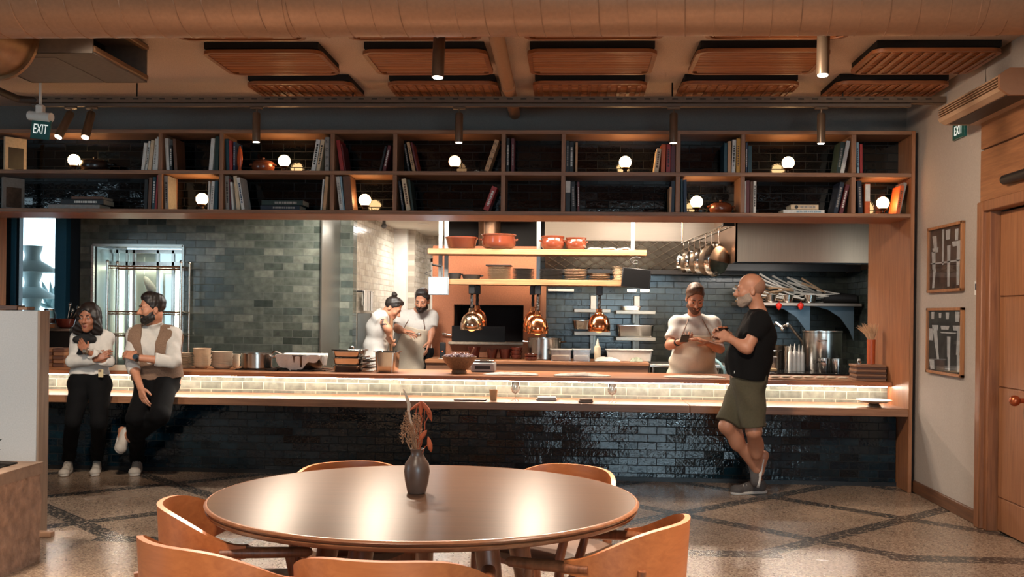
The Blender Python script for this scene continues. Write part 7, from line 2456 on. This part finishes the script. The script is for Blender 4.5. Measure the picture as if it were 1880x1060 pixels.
obj('wristwatch', MB().tube([J['wrL'] - wd * 0.008, J['wrL'] + wd * 0.012], 0.031, 18).box(J['wrL'] + Vector((-0.016, -0.036, -0.014)), J['wrL'] + Vector((0.016, -0.026, 0.016)), 0.004), M('watch_silver', (190, 180, 166), 0.25, 0.9), W.o)

# ---- the man in the vest, sitting on the ledge
heR, toR = atz(252, 866, 0), atz(240, 886, 0)
toR = along(heR, toR, 0.3)
heL = at(229, 806, 8.80)
J = dict(head=at(279, 567, 8.76), neck=at(283, 601, 8.84), shR=at(248, 615, 8.82), shL=at(317, 615, 8.82), chest=at(283, 640, 8.84), waist=at(287, 672, 8.86), pelvis=at(290, 698, 8.86),
         hipR=at(270, 706, 8.80), hipL=at(303, 706, 8.80), knR=at(249, 768, 8.52), knL=at(294, 764, 8.50), anR=heR + Vector((0, 0, 0.09)), heelR=heR, toeR=toR,
         anL=at(240, 806, 8.78), heelL=at(224, 800, 8.90), toeL=at(216, 834, 8.72),
         elR=at(243, 668, 8.70), wrR=at(258, 712, 8.56), elL=at(320, 664, 8.66), wrL=at(250, 657, 8.53))
V = Person(J, (-0.8, -0.6, -0.06), s=1.0, hs=1.02, male=True, h=0.0055, face_f=(0, -1, 0))
V.skin('person', SKIN_L, 'bearded man in tweed vest and black trousers, sitting on the ledge with an arm crossed',
       {'R': (at(264, 736, 8.53) - J['wrR'], (-0.6, -0.8, 0.1), -1, 0.3), 'L': (at(233, 650, 8.55) - J['wrL'], (0.1, -0.7, 0.6), 1, 0.45)})
V.brows(HAIR_B)
V.short_hair(HAIR_B, 0.02, 0.07)
V.beard(HAIR_B)
F = Field(0.0055)
V.torso(F, 0.006)
for S in 'RL':
    F.rc(J['sh' + S], J['el' + S], 0.066, 0.056, k=0.03)
F.rc(J['elL'], J['elL'].lerp(J['wrL'], 0.35), 0.056, 0.056, k=0.02)
F.rc(J['elR'], J['elR'].lerp(J['wrR'], 0.1), 0.056, 0.05, k=0.02)
F.rc(V.J['neck'] - V.up * 0.02, V.H(0, -0.02, -0.09), 0.064, 0.062, k=0.02)
F.cut(V.up * 0.95 + V.f * 0.1, V.J['neck'] + V.up * 0.028)
F.cut(-V.up, J['pelvis'] + V.up * 0.035)
F.fold(0.0036, folds(13, 44))
shirt = fobj('shirt', F, COTTON, V.o)
for S, fr in (('L', 0.33), ('R', 0.12)):
    d_ = (J['wr' + S] - J['el' + S]).normalized()
    c = J['el' + S].lerp(J['wr' + S], fr)
    F = Field(0.005)
    F.fc(c - d_ * 0.02, c + d_ * 0.055, 0.056, 0.054, ca=True)
    F.fold(0.003, folds(3, 60))
    fobj('rolled_cuff', F, COTTON, shirt)
F = Field(0.0055)
V.torso(F, 0.019)
nk = J['neck']
V.neck_hole(F, 0.062, 0.0)
for S, a in (('R', 1), ('L', -1)):
    sh = J['sh' + S]
    F.rc(sh + V.side * 0.06 * a + V.up * 0.07, sh.lerp(J['el' + S], 0.34) + V.side * 0.045 * a, 0.07, 0.06, k=0.004, mode='sub')
F.rc(nk + V.fw * 0.09, J['chest'] + V.fw * 0.15 - V.up * 0.09, 0.082, 0.046, k=0.004, mode='sub')
F.rc(nk + V.up * 0.03, nk + V.fw * 0.06, 0.075, 0.08, k=0.004, mode='sub')
F.cut(-V.up, J['pelvis'] + V.up * 0.015)
F.fold(0.0014, folds(2, 40))
vest = fobj('vest', F, VESTM, V.o)
F = Field(0.006)
F.rc(J['hipR'], J['knR'], 0.1, 0.078, k=0.04).fc(J['knR'], J['anR'] + Vector((0, 0, 0.03)), 0.078, 0.064, k=0.03)
F.rc(J['hipL'], J['knL'], 0.1, 0.078, k=0.04).fc(J['knL'], J['anL'].lerp(J['knL'], 0.12), 0.078, 0.064, k=0.03)
F.rc(J['pelvis'] - V.side * 0.07, J['pelvis'] + V.side * 0.07, 0.13, k=0.05).rc(J['waist'] - V.side * 0.05, J['waist'] + V.side * 0.05, 0.1, k=0.06)
F.cut(V.up, J['pelvis'] + V.up * 0.035)
F.fold(0.004, folds(21, 30))
fobj('trousers', F, BLACKF, V.o)
V.shoe('R', SNEAK, SOLEW, M('dark_laces', (60, 54, 50), 0.8))
V.shoe('L', SNEAK, SOLEW, None, tilt=(0.5, -0.2, 0.4), hgt=0.06)
wd = (J['wrL'] - J['elL']).normalized()
wt = obj('wristwatch', MB().tube([J['wrL'] - wd * 0.02, J['wrL'] + wd * 0.005], 0.034, 20), M('watch_strap', (44, 36, 32), 0.5), V.o)
c = J['wrL'] - wd * 0.008 + Vector((0, -0.034, 0.008))
obj('watch_dial', MB().cone(c, c + Vector((0, -0.012, 0.003)), 0.022, 0.021, n=20), M('watch_dial_blue', (52, 72, 84), 0.2, 0.5), wt)

# ---- the bald man in black, standing at the ledge in profile
heL, toL = atz(1398, 906, 0), atz(1340, 909, 0)
toL = along(heL, toL, 0.285)
J = dict(head=at(1377, 533, 8.33), neck=at(1393, 573, 8.34), shL=at(1396, 590, 8.17), shR=at(1386, 588, 8.52), chest=at(1388, 620, 8.35), waist=at(1381, 658, 8.36), pelvis=at(1374, 692, 8.37),
         hipL=at(1376, 705, 8.29), hipR=at(1370, 704, 8.45), knL=at(1384, 792, 8.24), anL=heL + Vector((-0.035, 0, 0.1)), heelL=heL, toeL=toL,
         knR=at(1334, 783, 8.36), anR=at(1390, 862, 8.50), heelR=at(1403, 846, 8.52), toeR=at(1394, 897, 8.50),
         elL=at(1372, 640, 8.12), wrL=at(1340, 622, 8.19), elR=at(1358, 640, 8.52), wrR=at(1338, 617, 8.36))
B = Person(J, (-1, 0.06, -0.03), s=1.06, hs=1.03, male=True, h=0.0055, face_f=(-1, 0, 0))
B.skin('person', SKIN_L, 'bald man with grey beard, black t-shirt and olive shorts, standing at the bar',
       {'L': (at(1322, 612, 8.24) - J['wrL'], (-0.2, -0.8, 0.5), -1, 0.6), 'R': (at(1322, 607, 8.33) - J['wrR'], (-0.1, 0.9, 0.4), 1, 0.55)}, belly=0.01, calf=True)
B.brows(BEARD_G)
B.beard(BEARD_G)
F = Field(0.0045)
F.el(B.H(0, -0.02, 0.03), [0.0775 * 1.03, 0.0975 * 1.03, 0.085 * 1.03], B.HR())
F.cut(B.u * 0.7 + B.f * 0.72, B.H(0, -0.03, 0.03))
F.cut(-B.u, B.H(0, 0, -0.05))
F.cut(B.f, B.H(0, -0.005, 0))
fobj('shaved_hair', F, M('shaved_hair', (148, 106, 84), 0.8, noise=0.2, nscale=220), B.o)
F = Field(0.0055)
B.torso(F, 0.012, belly=0.02)
for S in 'RL':
    F.fc(J['sh' + S], J['sh' + S].lerp(J['el' + S], 0.6), 0.072, 0.07, k=0.03)
B.neck_hole(F, 0.062, 0.035)
F.cut(-B.up, J['pelvis'] - B.up * 0.0)
F.fold(0.0034, folds(31, 34))
fobj('t_shirt', F, BLACKT, B.o)
F = Field(0.006)
F.rc(J['pelvis'] - B.side * 0.085, J['pelvis'] + B.side * 0.085, 0.128, k=0.06)
F.rc(J['waist'].lerp(J['pelvis'], 0.5) - B.side * 0.08, J['waist'].lerp(J['pelvis'], 0.5) + B.side * 0.08, 0.118, k=0.06)
for S in 'LR':
    F.fc(J['hip' + S], J['hip' + S].lerp(J['kn' + S], 0.93), 0.118, 0.098, k=0.05)
F.cut(B.up, J['pelvis'] + B.up * 0.06)
F.fold(0.004, folds(17, 30))
sh_ = fobj('shorts', F, OLIVE, B.o)
tgp = at(1352, 684, 8.22)
obj('white_tag', MB().box(tgp + Vector((-0.018, -0.004, -0.012)), tgp + Vector((0.014, 0.004, 0.012)), 0.003), WHITE, sh_)
GREYS = M('grey_knit_shoe', (84, 78, 76), 0.8, noise=0.2, nscale=120)
s1 = B.shoe('L', GREYS, SOLEW, None)
d_ = (toL - heL).normalized()
mb = MB()
for k in range(3):
    c = heL + d_ * (0.10 + 0.03 * k) + Vector((0, -0.043, 0))
    mb.tube([c + Vector((0, -0.002, 0.03)), c + d_ * 0.018 + Vector((0, 0.016, 0.085))], 0.0042, 6, flat=0.6)
obj('pale_stripes', mb, M('stripe_pale', (190, 182, 172), 0.7), s1)
B.shoe('R', GREYS, SOLEW, None, tilt=(-1, 0.1, 0.0))
c = at(1327, 606, 8.285)
t = thing('snack_bowl', 'small dark bowl of food held by the bald man in black', 'bowl', c)
obj('bowl_body', MB().lathe([(0.02, -0.02), (0.035, -0.01), (0.048, 0.015), (0.044, 0.015), (0, -0.005)], c, 24), M('small_bowl_dark', (46, 34, 28), 0.4), t)
mb = MB()
for k in range(12):
    mb.ball(c + Vector((RNG.uniform(-0.03, 0.03), RNG.uniform(-0.03, 0.03), 0.012 + 0.008 * RNG.random())), 0.012, 8)
tag(obj('food', mb, M('food_brown_orange', (150, 82, 44), 0.6, noise=0.4, nscale=60), t), None, None, kind='stuff')

# ---- the chef with a phone behind the counter
def chef_floor(px_, Y):
    p = at(px_, 680, Y)
    return Vector((p.x, p.y, 0))


f0, f1 = chef_floor(1254, 10.62), chef_floor(1288, 10.62)
J = dict(head=at(1276, 548, 10.42), neck=at(1275, 582, 10.56), shR=at(1243, 594, 10.56), shL=at(1309, 594, 10.56), chest=at(1275, 622, 10.56), waist=at(1271, 660, 10.56), pelvis=at(1270, 694, 10.58),
         elR=at(1229, 634, 10.46), wrR=at(1244, 629, 10.32), elL=at(1322, 641, 10.42), wrL=at(1298, 630, 10.27))
for S, p in (('R', f0), ('L', f1)):
    J['hip' + S] = Vector((p.x, 10.6, J['pelvis'].z - 0.03)); J['kn' + S] = Vector((p.x, 10.56, 0.5)); J['an' + S] = Vector((p.x, 10.62, 0.09)); J['heel' + S] = Vector((p.x, 10.66, 0)); J['toe' + S] = Vector((p.x, 10.42, 0))
C1 = Person(J, (0.06, -0.88, -0.46), s=1.05, hs=1.1, male=True, h=0.006, face_f=(0, -1, 0))
C1.skin('person', SKIN_L, 'chef in white t-shirt and beige apron looking down at a phone behind the counter',
        {'R': (at(1262, 624, 10.26) - J['wrR'], (0.1, -0.35, -0.9), 1, 0.5), 'L': (at(1270, 618, 10.22) - J['wrL'], (0.2, -0.3, 0.9), -1, 0.25)}, belly=0.06)
C1.brows(HAIR_L)
C1.short_hair(HAIR_L, 0.028, 0.066)
C1.beard(M('short_brown_beard', (92, 62, 46), 0.8, noise=0.3, nscale=200))


def tee_and_apron(P_, J, seed, vneck=0.07, apron_top=0.02, belly=0.06, top_w=0.16, low=0.25, trousers=True):
    F = Field(P_.h)
    P_.torso(F, 0.010, belly=belly)
    for S in 'RL':
        F.fc(J['sh' + S], J['sh' + S].lerp(J['el' + S], 0.72), 0.067 * P_.s, 0.066 * P_.s, k=0.03)
    P_.neck_hole(F, 0.058, 0.03)
    F.rc(J['neck'] + P_.fw * 0.13 + P_.up * 0.02, J['neck'] + P_.fw * 0.14 - P_.up * vneck, 0.06, 0.015, k=0.004, mode='sub')
    F.cut(-P_.up, J['pelvis'] - P_.up * 0.06)
    F.fold(0.0036, folds(seed, 36))
    fobj('t_shirt', F, COTTON, P_.o)
    F = Field(P_.h)
    P_.torso(F, 0.024, belly=belly)
    for S in 'RL':
        F.rc(J['hip' + S], J['kn' + S], 0.125 * P_.s, 0.12 * P_.s, k=0.12)
    F.cut(-P_.fw, J['waist'] - P_.fw * 0.03)
    F.cut(P_.up, J['chest'] + P_.up * apron_top * 1.0)
    F.cut(-P_.up, J['pelvis'] - P_.up * low)
    for a in (-1, 1):
        n_ = (P_.side * a * 0.9 + P_.up * 0.36)
        F.cut(n_, J['chest'] + P_.up * apron_top + P_.side * a * top_w * 0.75)
    F.fold(0.004, folds(seed + 1, 30))
    ap = fobj('apron', F, APRON, P_.o)
    for a in (-1, 1):
        p0 = J['chest'] + P_.up * apron_top + P_.side * a * top_w * 0.7 + P_.fw * (0.125 * P_.s + 0.012)
        p1 = J['neck'] + P_.side * a * 0.075 + P_.fw * 0.085 - P_.up * 0.035
        p2 = J['neck'] + P_.side * a * 0.065 + P_.up * 0.01 - P_.fw * 0.01
        obj('neck_strap', MB().tube([p0 - P_.up * 0.04, p0, (p0 + p1) / 2 + P_.fw * 0.03, p1, p2], [0.011] * 5, 8, flat=0.5), STRAP, ap)
    if trousers:
        F = Field(0.008)
        F.rc(J['pelvis'] - P_.side * 0.08, J['pelvis'] + P_.side * 0.08, 0.115 * P_.s, k=0.05)
        for S in 'RL':
            F.rc(J['hip' + S], J['kn' + S], 0.1 * P_.s, 0.078 * P_.s, k=0.04).fc(J['kn' + S], J['an' + S], 0.078 * P_.s, 0.07 * P_.s, k=0.03)
        F.cut(P_.up, J['pelvis'] + P_.up * 0.06)
        fobj('trousers', F, BLACKF, P_.o)
        for S in 'RL':
            P_.shoe(S, BLACKT, BLACK)
    return ap


tee_and_apron(C1, J, 40, apron_top=0.04, top_w=0.2)
c = at(1257, 622, 10.20)
R_ = Matrix.Rotation(radians(-8), 3, 'Z') @ Matrix.Rotation(radians(-38), 3, 'X')
t = thing('phone', 'smartphone in the hands of the chef behind the counter', 'phone', c)
obj('phone_body', MB().box(c + Vector((-0.04, -0.08, -0.005)), c + Vector((0.04, 0.08, 0.005)), 0.006, rot=Matrix.Rotation(radians(-25), 3, 'X')), BLACK, t)
obj('phone_screen', MB().box(c + Vector((-0.036, -0.075, 0.0045)) , c + Vector((0.036, 0.075, 0.006)), 0, rot=Matrix.Rotation(radians(-25), 3, 'X')), M('phone_screen_dark', (40, 40, 44), 0.1), t)
wd = (J['wrR'] - J['elR']).normalized()
obj('bracelet', MB().tube([J['wrR'] - wd * 0.015, J['wrR'] + wd * 0.008], 0.036, 18), M('bracelet_black', (22, 20, 20), 0.5), C1.o)
# blue hose beside him
tag(obj('blue_hose', MB().tube([at(1312, 660, 10.75), at(1322, 668, 10.7), at(1330, 680, 10.65), at(1332, 705, 10.62), at(1332, 760, 10.6)], 0.014, 10), M('pale_blue_hose', (150, 196, 210), 0.5), None, loc=at(1320, 668, 10.7)), 'pale blue hose hanging between the phone holding chef and the man in black', 'hose')

# ---- the chef with a spoon in the corridor opening
f0, f1 = chef_floor(738, 12.5), chef_floor(766, 12.5)
J = dict(head=at(775, 552, 12.15), neck=at(767, 573, 12.32), shR=at(737, 580, 12.3), shL=at(792, 581, 12.34), chest=at(762, 598, 12.32), waist=at(755, 624, 12.36), pelvis=at(752, 648, 12.4),
         elR=at(729, 604, 12.2), wrR=at(744, 609, 12.02), elL=at(792, 608, 12.28), wrL=at(789, 628, 12.2))
for S, p in (('R', f0), ('L', f1)):
    J['hip' + S] = Vector((p.x, 12.4, J['pelvis'].z - 0.03)); J['kn' + S] = Vector((p.x, 12.36, 0.5)); J['an' + S] = Vector((p.x, 12.42, 0.09)); J['heel' + S] = Vector((p.x, 12.46, 0)); J['toe' + S] = Vector((p.x, 12.22, 0))
C2 = Person(J, (-0.12, -0.9, -0.34), head_up=(0.08, 0, 1), s=1.04, hs=1.05, male=True, h=0.0065, face_f=(0, -1, 0))
C2.skin('person', SKIN_L, 'bearded chef in white t-shirt and beige apron holding a spoon, beside the oven',
        {'R': (at(757, 613, 11.95) - J['wrR'], (0.1, -0.5, 0.8), -1, 0.35), 'L': (at(786, 645, 12.15) - J['wrL'], (0.9, -0.3, 0), 1, 0.3)})
C2.brows(HAIR_B)
C2.short_hair(M('hair_black_grey', (44, 40, 40), 0.5, noise=0.4, nscale=120), 0.02, 0.066)
C2.beard(HAIR_B)
tee_and_apron(C2, J, 50, apron_top=0.0, belly=0.02, top_w=0.17, low=0.4)
p0, p1 = at(749, 611, 11.93), at(766, 614, 11.9)
t = thing('serving_spoon', 'steel serving spoon in the hand of the bearded chef', 'spoon', p0)
obj('spoon_handle', MB().tube([p0 + (p0 - p1) * 0.2, p1], [0.006, 0.005], 8), STEEL_S, t)
obj('spoon_bowl', MB().ball(p1 + Vector((0.02, 0, -0.004)), 0.032, 16, sz=0.75, sy=0.6), STEEL_S, t)
# hanging dark cloth at his side
hq = at(787, 655, 12.18)
tag(obj('dark_cloth', MB().grid(lambda u, v: (hq.x - 0.05 + 0.1 * u + 0.01 * sin(9 * v), 12.16 + 0.02 * sin(8 * u), hq.z + 0.1 - 0.24 * v), 8, 10, thick=0.012), BLACKF, None, loc=hq), 'dark cloth hanging from the hand of the bearded chef', 'cloth')

# ---- the stooping chef with the hair bun and a broom
f0, f1 = chef_floor(688, 11.86), chef_floor(698, 11.70)
J = dict(head=at(721, 566, 11.75), neck=at(706, 576, 11.78), shR=at(697, 583, 11.62), shL=at(699, 581, 11.96), chest=at(694, 604, 11.78), waist=at(690, 634, 11.78), pelvis=at(690, 662, 11.78),
         elR=at(711, 602, 11.52), wrR=at(714, 617, 11.56), elL=at(712, 604, 11.94), wrL=at(718, 625, 11.86))
for S, p, dy in (('R', f0, -0.09), ('L', f1, 0.09)):
    y = 11.78 + dy
    J['hip' + S] = Vector((J['pelvis'].x, y, J['pelvis'].z - 0.03)); J['kn' + S] = Vector((J['pelvis'].x + 0.04, y, 0.5)); J['an' + S] = Vector((J['pelvis'].x, y, 0.09)); J['heel' + S] = Vector((J['pelvis'].x - 0.05, y, 0)); J['toe' + S] = Vector((J['pelvis'].x + 0.19, y, 0))
C3 = Person(J, (0.82, -0.12, -0.56), head_up=(0.5, 0, 0.8), s=0.94, hs=0.98, male=True, h=0.0065, face_f=(1, 0, 0))
C3.skin('person', SKIN_L, 'stooping cook in white with dark hair in a bun, holding a wooden pole',
        {'R': (at(717, 627, 11.60) - J['wrR'], (-0.3, -0.9, 0.1), 1, 0.75), 'L': (at(718, 634, 11.80) - J['wrL'], (-0.5, 0.8, 0.2), -1, 0.75)})
C3.brows(HAIR_B)
C3.short_hair(HAIR_B, 0.012, 0.06)
F = Field(0.005)
F.el(C3.H(0, -0.075, 0.135), [0.034] * 3)
F.rc(C3.H(0, -0.05, 0.1), C3.H(0, -0.075, 0.135), 0.02, 0.02)
F.fold(0.002, folds(4, 120))
fobj('hair_bun', F, HAIR_B, C3.o)
F = Field(0.0065)
C3.torso(F, 0.016)
for S in 'RL':
    F.fc(J['sh' + S], J['sh' + S].lerp(J['el' + S], 0.32), 0.076, 0.074, k=0.03)
    F.rc(J['hip' + S], J['kn' + S], 0.12, 0.13, k=0.1)
C3.neck_hole(F, 0.058, 0.03)
F.cut((0, 0, -1), (0, 0, J['pelvis'].z - 0.25))
F.fold(0.004, folds(61, 34))
fobj('white_smock', F, COTTON, C3.o)
F = Field(0.008)
for S in 'RL':
    F.rc(J['hip' + S], J['kn' + S], 0.1, 0.076, k=0.04).fc(J['kn' + S], J['an' + S], 0.076, 0.07, k=0.03)
fobj('trousers', F, BLACKF, C3.o)
for S in 'RL':
    C3.shoe(S, BLACKT, BLACK)
tq = J['shR'].lerp(J['elR'], 0.7)
mb = MB()
ad = (J['elR'] - J['shR']).normalized()
for k in range(7):
    c = J['shR'].lerp(J['elR'], 0.4 + 0.09 * k)
    a_ = k * 1.3
    n_ = Vector((sin(a_) * 0.5, -1, 0.2 * cos(a_))).normalized()
    n_ = (n_ - ad * n_.dot(ad)).normalized()
    r_ = 0.052 * (1 - (0.4 + 0.09 * k)) + 0.04 * (0.4 + 0.09 * k)
    mb.ball(c + n_ * (r_ * 0.7), 0.0175, 10, sz=1.0)
obj('arm_tattoo', mb, M('tattoo_ink', (78, 62, 58), 0.7, noise=0.5, nscale=90), C3.o)
pt_, pb_ = at(718.5, 584, 11.72), at(717, 690, 11.70)
t = thing('broom', 'wooden broom pole held upright by the stooping cook', 'broom', (pb_.x, 11.70, 0))
obj('pole', MB().tube([pt_, (pb_.x, 11.70, 0.08)], 0.02, 12), wood('broom_wood', (112, 78, 52), (150, 108, 76), 'z', 0.6), t)
obj('broom_head', MB().box((pb_.x - 0.14, 11.66, 0.0), (pb_.x + 0.14, 11.74, 0.08), 0.01), BLACK, t)
